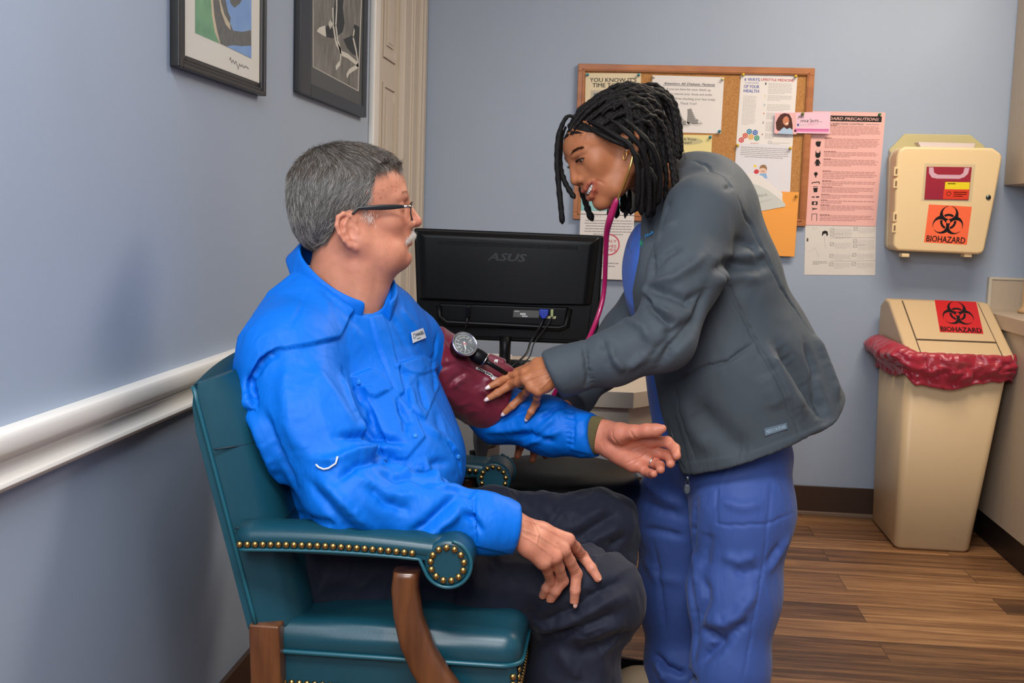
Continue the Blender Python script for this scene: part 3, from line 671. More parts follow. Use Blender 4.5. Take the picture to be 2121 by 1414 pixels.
o_ = [(90, 760), (150, 720), (215, 700), (290, 715), (370, 800), (415, 850), (412, 900), (425, 975), (60, 975), (60, 850)]
s.mb.prism([s.P(*s.px(1480+x*.3396, 120+y*.3394), 0) for x, y in o_][::-1], np.array([0, .0006, 0]), m_paper)
mk([(120, 860), (150, 800), (210, 775), (270, 790), (330, 830), (395, 900), (430, 945), (430, 975), (120, 975)][::-1], cf((198, 202, 198)), 1)
s.text('Women of', *s.px(1546, 391), .2, .045, dg, 3, bold=.02, rot=math.radians(18), shear=.3, ctr=True)
s.text('Woodland', *s.px(1567, 415), .36, .06, gr, 3, rot=math.radians(25), ctr=True); s.text('Medicine', *s.px(1580, 430), .30, .04, lg, 3, rot=math.radians(28), ctr=True)
o = s.mb.build('greeting_card'); tag(o, *s.lab)
TEAL, YEL, GRN = (40, 130, 150), (214, 178, 40), (40, 120, 70)
for (x, y, Y, c, l) in ((1217, 155, PY, TEAL, 'teal push pin at the left corner of the cream quit poster'), (1323, 155.5, PY, TEAL, 'teal push pin at the right corner of the cream quit poster'),
    (1354, 159.5, PY, (220, 210, 190), 'pale push pin at the left top corner of the diabetic notice'), (1496.5, 164, PY, (220, 210, 150), 'pale push pin at the right top corner of the diabetic notice'),
    (1490, 272, PY, TEAL, 'teal push pin at the bottom corner of the diabetic notice'), (1471, 284, PY, TEAL, 'teal push pin at the corner of the yellow notice'),
    (1539, 155, PY, YEL, 'yellow push pin at the top left of the six ways notice'), (1647.5, 158.5, PY, YEL, 'yellow push pin at the top right of the six ways notice'),
    (1527.5, 301, PY-.0012, YEL, 'yellow push pin at the left joint of the two tall notices'), (1636.5, 307, PY-.0012, YEL, 'yellow push pin at the right joint of the two tall notices'),
    (1649, 405.5, WY-.0227, (190, 140, 40), 'dull gold push pin in the corner of the orange envelope'), (1662, 236, WY-.0246, (110, 120, 50), 'green push pin holding the pink postcard'),
    (1821, 237.5, WY-.0035, GRN, 'green push pin in the corner of the pink poster')):
    pin(x, y, Y, c, l)

# ------------------------------------------------------------------ sharps container cabinet
m_bei = mat('plastic_beige', (226, 200, 154), .42); m_bei2 = mat('plastic_beige_side', (196, 186, 160), .5)
SY = WY-.14
sh = empty('sharps_cabinet', at(1945, 530, WY-.07), 'beige wall-mounted sharps disposal cabinet with an orange biohazard label', 'sharps container')
fr = [at(*p, SY) for p in ((1876, 303), (1862, 310), (1857, 324), (1850.5, 506), (1853, 514), (1860, 519), (2026, 526.5), (2036, 524), (2040, 516), (2062, 408), (2076.5, 326), (2074, 318), (2056, 306))]
b = MB(); b.prism(fr, np.array([0, .10, 0]), m_bei); body = b.build('door', sh, bevel=.010, seg=4)
bkp = [f_+np.array([-.004 if f_[0] < 1.2 else -.004, .10, 0]) for f_ in fr]
b = MB(); b.prism([p for p in bkp], np.array([0, .04, 0]), m_bei2); b.build('housing', sh, bevel=.004)
b = MB(); b.prism([at(*p, WY-.012) for p in ((1842, 310), (1874, 277), (2010, 279), (2040, 303), (2040, 330), (1842, 330))], np.array([0, .012, 0]), mat('plastic_beige_back', (188, 178, 130), .5)); b.build('back_plate', sh, bevel=.003)
b = MB(); t0 = at(1902, 302, SY+.02); t1 = at(2022, 305, SY+.02)
b.hexa([(t0[0]+.01, SY+.012, t0[2]-.01), (t1[0]-.01, SY+.012, t0[2]-.01), (t1[0]-.01, SY+.05, t0[2]-.01), (t0[0]+.01, SY+.05, t0[2]-.01), (t0[0], SY+.03, t0[2]+.016), (t1[0], SY+.03, t0[2]+.016), (t1[0], SY+.10, t0[2]+.016), (t0[0], SY+.10, t0[2]+.016)], mat('plastic_clear_white', (198, 184, 180), .35)); b.build('drop_tray', sh, bevel=.003)
s = Sheet(pxquad([(1914.6, 337.5), (2021.5, 339.5), (2012.6, 419.5), (1907, 417)], SY-.0002), .003, mat('window_bezel', (206, 186, 148), .4)); s.mb.build('window_bezel', sh, bevel=.0015)
s = Sheet(pxquad([(1919.7, 345), (2013, 346.2), (2006, 414), (1914.6, 412.6)], SY-.0033), .0004, mat('tub_red', (150, 30, 52), .25))
s.poly([(.05, .02), (.06, .2), (.13, .33), (.25, .36), (.75, .36), (.86, .3), (.93, .2), (.95, .02), (.84, .02), (.82, .18), (.76, .24), (.26, .24), (.17, .18), (.15, .02)], mat('tub_handle', (205, 165, 180), .35), 1)
s.rect(.44, .46, .99, .68, cf((226, 205, 40)), 1); s.rect(.42, .68, .99, .98, cf((214, 62, 40)), 1); s.bars(.5, .48, .95, .54, 1, dg, 1); s.bars(.65, .74, .95, .92, 3, cf((150, 50, 30)), 1); s.ring(.54, .82, .035, .055, cf((120, 40, 30)), 2, 12)
s.mb.build('red_tub', sh)
s = Sheet(pxquad([(1924, 423), (2013, 428), (2002.4, 507), (1913.8, 501.7)], SY-.0002), .0006, mat('label_orange', (244, 104, 60), .5)); blk = cf((22, 20, 24), rough=.5)
s.raster(biohazard, .14, .01, .86, .80, 110, blk); s.text('BIOHAZARD', .5, .885, .90, .165, blk, bold=.018, ctr=True); s.mb.build('biohazard_label', sh)
b = MB(); lk = at(2047, 408.5, SY); b.lathe([(.001, 0), (.009, 0), (.0095, .003), (.008, .006), (.001, .006)], (lk[0], SY+.001, lk[2]), (0, -1, 0), mat('metal_dark', (90, 100, 100), .3, 1), 20); b.lathe([(.001, 0), (.004, 0), (.004, .001), (.001, .001)], (lk[0], SY-.006, lk[2]), (0, -1, 0), mat('keyhole', (20, 20, 20), .6), 12); b.build('lock', sh)
for (x, y) in ((1857, 355), (1856, 380), (1855, 449), (1853, 472)):
    p = at(x, y, SY); b = MB(); b.box((p[0]-.010, SY-.004, p[2]-.017), (p[0]+.006, SY+.02, p[2]+.017), m_bei); b.box((p[0]-.004, SY-.0055, p[2]-.010), (p[0]+.002, SY-.003, p[2]+.010), mat('hinge_gap', (110, 84, 56), .6)); b.build('hinge', sh, bevel=.002)
for x in (1873, 2002):
    p = at(x, 531, SY+.03); b = MB(); b.box((p[0]-.014, SY+.01, p[2]-.002), (p[0]+.014, SY+.06, p[2]+.012), m_bei); b.build('latch', sh, bevel=.002)

# ------------------------------------------------------------------ biohazard bin
m_bin = mat('bin_beige_plastic', (202, 176, 138), .42, bump=(220, .08), bdist=.0006)
bn = empty('biohazard_bin', (1.17, 4.35, 0), 'tall beige plastic waste bin with a slanted lid and red biohazard label on the floor', 'waste bin')
def rrect(x0, x1, y0, y1, z, r, n=5):
    out = []
    for cx_, cy_, a0 in ((x1-r, y1-r, 0), (x0+r, y1-r, 90), (x0+r, y0+r, 180), (x1-r, y0+r, 270)):
        for i in range(n+1):
            a = math.radians(a0+90*i/n); out.append((cx_+r*math.cos(a), cy_+r*math.sin(a), z))
    return out
BX0, BX1, BY0, BY1, BZ = 1.020, 1.388, 4.115, 4.575, .715
b = MB(); b.loft([rrect(1.045, 1.295, 4.165, 4.545, 0.0, .02), rrect(1.036, 1.303, 4.155, 4.555, .012, .028), rrect(BX0+.004, BX1-.006, BY0+.004, BY1-.004, BZ, .032)], m_bin); b.build('body', bn)
# lid: hood with slanted front
b = MB()
def hood(x0, x1, ins, m):
    sec = lambda x, k=0: [(x, BY0+k, .700), (x, BY0+k, .725+k*.3), (x, 4.43, .885-k*.6), (x, 4.50, .888-k*.6), (x, 4.565, .860), (x, 4.57, .700)]
    return sec
sec = hood(0, 0, 0, 0)
b.loft([sec(BX0-.002), sec(BX1+.002)], m_bin, False); b.build('hood', bn, bevel=.018, seg=4)
sd = np.array([0, 4.43-BY0, .885-.725]); sd /= np.linalg.norm(sd); nn = np.array([0, -sd[2], sd[1]]); L0 = np.array([0, BY0, .725])
pt = lambda x, t, h: L0+np.array([x, 0, 0])+sd*t+nn*h
TL = math.hypot(4.43-BY0, .16)
xa, xb = BX0+.05, BX1-.045
b = MB(); b.prism([pt(xa, .085, .002), pt(xb, .085, .002), pt(xb, TL-.004, .002), pt(xa, TL-.004, .002)], -nn*.004+nn*.006, m_bin); b.build('swing_flap', bn, bevel=.001)
gk = mat('seam_shadow_gap', (70, 54, 38), .8); b = MB()
b.prism([pt(xa-.003, .079, .0004), pt(xb+.003, .079, .0004), pt(xb+.003, .083, .0004), pt(xa-.003, .083, .0004)], nn*.001, gk)
b.prism([pt(xa-.004, .0, .0004), pt(xa-.001, .0, .0004), pt(xa-.001, TL, .0004), pt(xa-.004, TL, .0004)], nn*.001, gk); b.prism([pt(xb+.001, .0, .0004), pt(xb+.004, .0, .0004), pt(xb+.004, TL, .0004), pt(xb+.001, TL, .0004)], nn*.001, gk)
b.build('seam', bn)
lx = lambda px, py: (lambda d: np.array([0, 0, H_CAM])+d*(((L0-np.array([0, 0, H_CAM]))@nn+.005)/(d@nn)))(fw*F_PX+CR*(px-CX)-CU*(py-CY))
s = Sheet([lx(1936, 621), lx(2022, 625), lx(2037, 691), lx(1947, 687)], .0006, mat('label_red', (196, 30, 38), .4)); s.n = nn
s.raster(biohazard, .12, .02, .86, .80, 110, blk); s.text('BIOHAZARD', .5, .90, .94, .15, blk, bold=.018, ctr=True); s.mb.build('biohazard_label', bn)
# bag folded over the rim
rg = random.Random(4); mbag = mat('bag_red_film', (178, 36, 62), .32, alpha=.74, sheen=.2, spec=.6)
b = MB(); rings = []
n = 260
base = rrect(BX0, BX1, BY0, BY1, 0, .04, 35)
bb_ = np.array(base+[base[0]]); al_ = np.r_[0, np.cumsum(np.linalg.norm(np.diff(bb_, axis=0), axis=1))]; al_ /= al_[-1]
def perim(t, off): 
    x, y = np.interp(t, al_, bb_[:, 0]), np.interp(t, al_, bb_[:, 1]); cx_, cy_ = (BX0+BX1)/2, (BY0+BY1)/2
    l = math.hypot(x-cx_, y-cy_); return x+(x-cx_)/l*off, y+(y-cy_)/l*off
for k in range(15):
    v = k/14; R_ = []
    for j in range(n):
        t = j/n; ns = mnoise.noise(Vector((math.cos(t*6.283)*5, math.sin(t*6.283)*5, v*2.2))); n2_ = mnoise.noise(Vector((math.cos(t*6.283)*16, math.sin(t*6.283)*16, v*4+7)))
        n3_ = mnoise.noise(Vector((t*9+v*3, 3.3, 0)))
        fr_ = abs(mnoise.noise(Vector((math.cos(t*6.283)*3.1+v*1.5, math.sin(t*6.283)*3.1, v*3.5+2))))
        off = .008+.022*math.sin(math.pi*min(1, v*1.15))+.013*ns+.010*n2_-.016*max(0, .25-fr_)*4*math.sin(math.pi*v)
        x, y = perim(t, max(.002, off)); low = .612+.016*math.sin(t*6.283*1+2.6)+.024*mnoise.noise(Vector((t*9, 0, 4)))+.010*mnoise.noise(Vector((t*40, 0, 1)))
        if x < BX0+.02: low -= .0
        sw = 1+.0*v
        lx_ = max(0, (1.06-x)/.05); z = (BZ+.012+.020*min(1, lx_))*(1-v)+low*v+.004*n2_
        if lx_ > 0: x -= .035*min(1, lx_)*math.sin(math.pi*min(1, v*1.4)); z += .028*min(1, lx_)*v
        R_.append((min(x, 1.400), y, z))
    rings.append(R_)
b.loft(rings, mbag, True, False); o = b.build('bin_liner'); tag(o, 'translucent red plastic bag folded over the rim of the beige bin', 'bin liner')
sm = o.modifiers.new('th', 'SOLIDIFY'); sm.thickness = .0008

# ------------------------------------------------------------------ cabinets on the right
bc = empty('base_cabinet', (1.72, 3.4, 0), 'tan laminate base cabinet along the right wall with a dark toe kick', 'cabinet')
b = MB(); b.box((1.402, 1.6, .10), (XR-.005, YB-.005, .80), m_lam); b.build('body', bc, bevel=.002)
b = MB(); b.box((1.406, 1.6, .0), (XR-.005, YB-.005, .10), mat('kick_black_vinyl', (30, 20, 16), .5)); b.build('toe_kick', bc)
for y0, y1 in ((1.62, 2.38), (2.39, 3.15), (3.16, 3.9)):
    b = MB(); b.box((1.384, y0, .12), (1.402, y1, .78), m_lam); o = b.build('door', bc, bevel=.002)
ctp = empty('worktop', (1.7, 3.4, .8), 'tan laminate worktop with a low backsplash behind the waste bin', 'worktop')
b = MB(); b.box((1.392, 1.6, .80), (XR-.005, YB-.005, .855), m_lam); b.build('slab', ctp, bevel=.004)
b = MB(); b.box((1.435, YB-.022, .855), (XR-.005, YB-.003, .972), m_lam); b.box((1.425, YB-.026, .855), (1.436, YB-.001, .980), mat('edge_strip', (196, 188, 172), .5)); b.box((1.436, YB-.026, .972), (XR-.005, YB-.001, .980), mat('edge_strip')); b.build('backsplash', ctp)
uc = empty('wall_cabinet', (1.7, 3.6, 1.331), 'tan laminate cabinet hung high on the right wall', 'cabinet')
b = MB(); b.box((1.475, 2.3, 1.331), (XR-.005, YB-.004, 2.25), m_lam); b.build('body', uc, bevel=.002)
for y0, y1 in ((2.32, 3.06), (3.08, 3.82), (3.84, 4.59)):
    b = MB(); b.box((1.457, y0, 1.333), (1.475, y1, 2.24), m_lam); b.build('door', uc, bevel=.002)
p = at(2127, 628, 4.42); b = MB()
b.lathe([(.03, 0), (.031, .012), (.020, .02), (.017, .03), (.017, .13), (.012, .14), (.012, .16)], (p[0], 4.42, .856), (0, 0, 1), mat('dispenser_tan', (196, 160, 118), .4, noise=(30, .1)), 24); b.lathe([(.014, .0), (.015, .03), (.004, .035)], (p[0], 4.42, 1.015), (0, 0, 1), mat('dispenser_cap', (50, 54, 62), .4), 20)
o = b.build('dispenser_bottle'); tag(o, 'tan dispenser bottle with a dark top standing on the worktop beside the backsplash', 'bottle')

# ------------------------------------------------------------------ desk, monitor, keyboard, stool
m_desk = mat('desk_laminate', (188, 174, 158), .45, noise=(50, .06)); m_deskg = mat('desk_panel_grey', (150, 144, 138), .55)
m_blk = mat('plastic_black', (11, 11, 12), .42, spec=.22, bump=(900, .10), bdist=.0003); m_blk2 = mat('plastic_black_gloss', (16, 17, 20), .2)
ZD = .70
A0 = atZ(1313, 812, ZD); A1 = atZ(1356, 805.5, ZD); B0 = atZ(905, 830, ZD); 
desk = empty('desk', (-.4, 3.2, 0), 'laminate desk with an angled corner carrying the monitor, in front of the back wall', 'desk')
yE = A0[1]; xc = A0[0]; A1 = np.array([xc+.16, yE+.20, ZD])
poly = [(XL+.04, yE, ZD), (xc, yE, ZD), (A1[0], A1[1], ZD), (A1[0], 3.72, ZD), (XL+.04, 3.72, ZD)]
b = MB(); b.prism([(x, y, ZD-.046) for x, y, z in poly], (0, 0, .046), m_desk); b.build('desktop', desk, bevel=.003)
ins = [(-.12, yE+.02), (xc-.012, yE+.02), (A1[0]-.015, A1[1]), (A1[0]-.015, 3.70), (-.12, 3.70)]
b = MB(); b.prism([(x, y, .60) for x, y in ins], (0, 0, .053), m_desk); b.build('apron', desk, bevel=.002)
b = MB(); b.box((XL+.06, yE+.03, .0), (-.36, 3.6, .653), m_deskg); b.build('pedestal', desk, bevel=.003)
b = MB(); b.box((A1[0]-.10, 3.62, 0), (A1[0]-.04, 3.68, .60), mat('desk_leg_dark', (46, 34, 28), .5)); b.build('leg', desk, bevel=.002)
# monitor seen from behind
mon = empty('computer_monitor', at(1050, 760, 3.1), 'black computer monitor seen from behind, standing on the desk', 'monitor')
MY = 3.1
mq = pxquad([(857, 472), (1250.5, 488), (1238, 715), (865, 699)], MY)
class MonS(Sheet): pass
ms_ = Sheet(mq, .03, None); ms_.n = np.array([0, -1., 0])
def mp_(px, py, dep=0):
    u, v = s_inv(ms_, px, py); q = ms_.P(u, v, 0); q[1] = MY-dep; return q
b = MB(); b.prism([q+np.array([0, 0, 0]) for q in mq], np.array([0, .028, 0]), m_blk); b.build('screen_housing', mon, bevel=.006, seg=3)
b = MB(); rr = []
for dep, e in ((0, 0), (.010, 4), (.018, 12), (.021, 22)):
    rr.append([mp_(*p, dep) for p in ((857+6+e, 476+e*.7), (1250-7-e, 491+e*.8), (1247-7-e, 560), (1242-6-e, 632), (1100, 630), (861+6+e, 617), (859+6+e, 540))])
b.loft(rr, m_blk, False); b.build('back_cover', mon, bevel=.003)
b = MB()
def bar(pts, d0, d1, m): b.prism([mp_(x, y, d0) for x, y in pts], np.array([0, -(d1-d0), 0]), m)
bar([(872, 620), (1236, 634), (1230, 708), (874, 693)], -.002, .004, m_blk); b.build('lower_cover', mon, bevel=.002)
b = MB()
# recess housing with bright lip
bar([(911, 628), (1189, 638), (1188, 676), (1180, 686), (925, 673), (913, 664)], 0, .010, m_blk); b.build('port_housing', mon, bevel=.006, seg=3)
b = MB(); b.tube([mp_(912, 632, .012), mp_(914, 655, .014), mp_(930, 667, .016), mp_(1050, 673, .016), mp_(1170, 680, .016), mp_(1184, 676, .014), mp_(1189, 640, .012)], .008, m_blk, 12); b.build('port_lip', mon)
b = MB(); nv = 58
for i in range(nv):
    t = i/(nv-1); x = 909+t*286; y = 497+t*11.5
    bar([(x, y), (x+3.0, y+.1), (x+3.4, y+8), (x+.4, y+8)], .0205, .0235, mat('vent_black', (4, 4, 5), .8))
bar([(908, 497.5), (1196, 509), (1196, 511.5), (908, 500)], .0212, .0225, m_blk2); b.build('vent', mon)
s = Sheet(pxquad([(1005, 520), (1096, 524), (1096, 545), (1005, 541)], MY-.0215), .0004, None)
s.text('ASUS', .5, .48, .88, .78, mat('logo_grey', (40, 41, 43), .3), 2, bold=.05, shear=.28, ctr=True); s.mb.build('logo', mon)
b = MB(); bar([(1071, 642), (1126, 644), (1125, 659), (1070, 657)], .0105, .0112, mat('sticker_grey', (92, 90, 86), .5)); bar([(1085, 648.5), (1097, 649), (1097, 653), (1085, 652.5)], .0112, .0116, cf((215, 215, 212))); bar([(1089, 654), (1101, 654.5), (1101, 657), (1089, 656.5)], .0112, .0116, cf((215, 215, 212))); bar([(1073, 644), (1083, 644.4), (1083, 646), (1073, 645.6)], .0112, .0116, cf((205, 205, 202))); b.build('sticker', mon)
b = MB(); bar([(1126, 640), (1146, 641), (1145, 653), (1139, 660), (1133, 660), (1127, 652)], .010, .030, mat('plug_blue', (30, 60, 180), .4)); b.build('video_plug', mon, bevel=.002)
b = MB(); bar([(1150, 641), (1156, 641), (1156, 656), (1151, 656)], .010, .028, mat('plug_green', (180, 190, 130), .5)); b.build('audio_plug', mon, bevel=.001)
b = MB(); bar([(1140, 655), (1162, 656), (1161, 661), (1140, 660)], .010, .014, cf((226, 214, 170))); b.build('port_plate', mon)
b = MB(); bar([(968, 632), (980, 632.5), (979, 656), (969, 655.5)], .010, .030, m_blk2); b.build('power_plug', mon, bevel=.002)
def cable(name, label, pts, r):
    b = MB(); P = [np.array(p) for p in pts]; out = []
    for i in range(len(P)-1):
        p0, p1, p2, p3 = P[max(i-1, 0)], P[i], P[i+1], P[min(i+2, len(P)-1)]
        for t in np.linspace(0, 1, 8, endpoint=(i == len(P)-2)):
            out.append(.5*((2*p1)+(-p0+p2)*t+(2*p0-5*p1+4*p2-p3)*t*t+(-p0+3*p1-3*p2+p3)*t**3))
    b.tube(out, r, mat('cable_black', (14, 14, 15), .4), 10); o = b.build(name); 
    if label: tag(o, label, 'cable')
    return o
cable('power_cable', 'black power cable hanging from the left plug of the monitor', [mp_(974, 655, .022), mp_(973, 670, .026), mp_(966, 700, .022), (mp_(962, 700)[0], 3.04, .705)], .0028)
cable('video_cable', 'black video cable curving from the blue plug of the monitor down to the desk', [mp_(1136, 659, .024), mp_(1130, 675, .034), mp_(1112, 706, .036), at(1090, 732, 3.03), at(1065, 755, 3.0), at(1035, 772, 3.0), (at(1000, 772, 3.0)[0], 3.02, .704)], .0028)
cable('audio_cable', 'thin black audio cable beside the video cable of the monitor', [mp_(1153, 655, .022), mp_(1146, 672, .03), mp_(1120, 708, .034), at(1096, 740, 3.05), at(1074, 760, 3.04), (at(1060, 772, 3.04)[0], 3.05, .7035)], .0018)
b = MB(); n0 = at(1047, 692, MY-.012); zb = ZD
b.loft([[(n0[0]+dx*w_, MY-.014+dy*w2, z) for dx, dy in [(math.cos(a), math.sin(a)) for a in np.linspace(0, 6.283, 24, endpoint=False)]] for z, w_, w2 in ((ZD+.012, .022, .030), (ZD+.03, .0165, .022), (ZD+.09, .0155, .018), (.832, .016, .018))], m_blk, True); b.build('stand_neck', mon)
b = MB(); b.loft([[(n0[0]+.02+dx*w_, MY-.03+dy*w2, z) for dx, dy in [(math.cos(a), math.sin(a)) for a in np.linspace(0, 6.283, 40, endpoint=False)]] for z, w_, w2 in ((ZD+.0005, .118, .078), (ZD+.006, .120, .080), (ZD+.016, .095, .060), (ZD+.020, .05, .036))], m_blk, True); b.build('stand_base', mon)
kb = empty('keyboard', (-.30, 3.38, ZD), 'black computer keyboard lying on the desk behind the monitor', 'keyboard')
kx0, kx1 = at(925, 740, 3.35)[0], at(1262, 740, 3.35)[0]
b = MB(); b.hexa([(kx0, 3.30, ZD+.001), (kx1, 3.30, ZD+.001), (kx1, 3.44, ZD+.001), (kx0, 3.44, ZD+.001), (kx0+.003, 3.303, ZD+.030), (kx1-.003, 3.303, ZD+.030), (kx1-.003, 3.437, ZD+.016), (kx0+.003, 3.437, ZD+.016)], m_blk); b.build('case', kb, bevel=.003)
b = MB()
for r_ in range(6):
    y = 3.312+r_*.0195; z = ZD+.0305-(y-3.303)*.104
    for c in range(int((kx1-kx0-.02)/.0187)):
        x = kx0+.012+c*.0187+(.005*(r_ % 3)); b.hexa([(x, y, z), (x+.0165, y, z), (x+.0165, y+.0165, z-.001), (x, y+.0165, z-.001), (x+.002, y+.001, z+.008), (x+.0145, y+.001, z+.008), (x+.0145, y+.0145, z+.0065), (x+.002, y+.0145, z+.0065)], mat('key_black', (30, 30, 32), .4))
b.build('keys', kb)
b = MB(); q = [atZ(x, y, ZD+.001) for x, y in ((975, 716), (1036, 719), (1036, 704), (975, 702))]
b.box((at(978, 700, 3.56)[0], 3.48, ZD+.0005), (at(1042, 700, 3.56)[0]+.02, 3.66, ZD+.012), mat('paper_stack', (205, 203, 206), .8)); o = b.build('paper_stack'); tag(o, 'low stack of white paper on the desk behind the keyboard', 'paper')
for lab, xs_ in (('left', ((932, 826), (918, 842), (906, 862), (880, 905))), ('right', ((948, 830), (934, 848), (918, 872), (896, 920)))):
    q0 = at(*xs_[0], yE); q1 = [at(*q, yE-.012) for q in xs_[1:]]
    cable('desk_cable', lab+' one of two thin black cables hanging over the desk front under the cuff', [(q0[0]+.05, yE+.12, ZD+.0035), (q0[0], yE+.004, ZD+.0035), (q0[0]-.004, yE-.005, ZD-.004)]+q1+[(q1[-1][0], yE-.012, .25)], .003)
# stool
st = empty('office_stool', (-.12, 2.72, 0), 'round black vinyl office stool with a curved back, in front of the desk', 'stool')
m_vin = mat('vinyl_black', (6, 7, 9), .38, spec=.18)
sc0 = at(1160, 960, 2.62); 
b = MB(); cxs, cys = -.115, 2.66
b.lathe([(.14, .500), (.172, .506), (.183, .520), (.184, .543), (.178, .558), (.155, .569), (.08, .573), (.001, .573)], (cxs, cys, 0), (0, 0, 1), m_vin, 56); b.build('seat', st)
b = MB(); b.lathe([(.026, .12), (.026, .30), (.014, .30), (.014, .478)], (cxs, cys, 0), (0, 0, 1), mat('chrome', (200, 200, 200), .15, 1), 24); b.build('column', st)
b = MB()
for i in range(5):
    a = i*2*math.pi/5+.3; b.tube([(cxs, cys, .10), (cxs+.14*math.cos(a), cys+.14*math.sin(a), .085), (cxs+.27*math.cos(a), cys+.27*math.sin(a), .06)], [.022, .017, .013], m_blk, 10)
b.build('base', st)
for i in range(5):
    a = i*2*math.pi/5+.3; b = MB(); c = (cxs+.27*math.cos(a), cys+.27*math.sin(a), .027); b.lathe([(.012, -.014), (.026, -.011), (.026, .011), (.012, .014)], c, (-math.sin(a), math.cos(a), 0), m_blk, 20); b.build('caster', st)
b = MB(); b.tube([(cxs-.05, cys-.02, .47), (cxs-.05, cys-.10, .47), (cxs-.05, cys-.10, .44)], .005, m_blk, 8); b.build('lever', st)
pts = [(cxs+.20*math.cos(a), cys+.19*math.sin(a)) for a in np.linspace(math.radians(150), math.radians(205), 12)]
b = MB(); rings = []
for (x, y) in pts:
    dx, dy = (x-cxs), (y-cys); l = math.hypot(dx, dy); dx /= l; dy /= l
    rings.append([(x+dx*(.014*math.cos(a)), y+dy*(.014*math.cos(a)), .645+.055*math.sin(a)) for a in np.linspace(0, 6.283, 20, endpoint=False)])
b.loft(rings, mat('stool_back_grey', (88, 84, 82), .6)); b.build('backrest', st, bevel=0)
b = MB(); b.tube([(cxs-.12, cys, .475), (cxs-.20, cys, .49), (cxs-.215, cys, .60)], .009, m_blk, 10); b.build('back_support', st)

# ------------------------------------------------------------------ teal leather armchair
m_lea = mat('leather_teal', (18, 68, 82), .36, spec=.5, noise=(9, .14), bump=(420, .22), bdist=.0006, bdetail=6)
m_pip = mat('leather_teal_piping', (24, 84, 98), .34)
m_oak = mat('chair_wood', (118, 70, 36), .36, noise=(9, .45), rgb2=(78, 42, 22), stretch=(5, 5, .8), coat=.3)
m_brass = mat('nail_brass', (176, 140, 84), .32, 1.0)
ch = empty('armchair', (-.4, 2.1, 0), 'teal leather armchair with brass nailhead trim and curved wooden arm posts', 'armchair')
YN, YFAR = 1.78, 2.42; YM = (YN+YFAR)/2
def back_path(z):
    """plan curve of the back: near wing end -> middle -> far wing end; returns points (x, y)"""
    t = (z-.46)/.41; xr = -.580-.112*t           # rear near edge as it rises (from the photo)
    out = []
    for s_ in np.linspace(-1, 1, 25):
        out.append((xr-.012+.012*(abs(s_)**2.6), YM+s_*(YFAR-YN)/2*1.0))
    return out
b = MB(); rings = []
for z in (.465, .47, .55, .635, .72, .79, .835, .862, .872):
    pth = back_path(min(z, .87)); top = max(0, (z-.80))
    o_, i_ = [], []
    for k, (x, y) in enumerate(pth):
        s_ = -1+2*k/24; cr_ = .030*(1-s_*s_)                                   # crest: higher in the middle
        zz = z+(cr_ * max(0, (z-.62)/.28)); th = .088-.034*max(0, (z-.82)/.055)
        o_.append((x-.006+.02*max(0, (z-.82)/.055), y, zz)); th = th*(1-.80*max(0, (abs(s_)-.72)/.28)**2); i_.append((x+th, y+(.012 if s_ < 0 else -.012)*(abs(s_) > .96), zz))
    rings.append(o_[::-1]+i_)
b.loft(rings, m_lea, True); o = b.build('backrest', ch, bevel=.004, seg=2)
def piping(nm, pts, r=.0035, m=None, par=None):
    b = MB(); b.tube(pts, r, m or m_pip, 10); return b.build(nm, par or ch)
bp_ = lambda z, k, dx=0: (back_path(min(z, .87))[k][0]+dx, back_path(z)[k][1]+.002, z)
piping('back_piping', [bp_(z, 0, .009) for z in np.linspace(.47, .868, 16)])
for zz in (.635, .765):
    piping('back_seam', [(x+.0875*(1-.80*max(0, (abs(-1+2*k/24)-.72)/.28)**2)-.0006, y+(.001 if k < 12 else 0), zz+.030*(1-(-1+2*k/24)**2)*max(0, (zz-.62)/.28)) for k, (x, y) in enumerate(back_path(zz))][0:], .0016, mat('leather_seam', (8, 36, 46), .6))

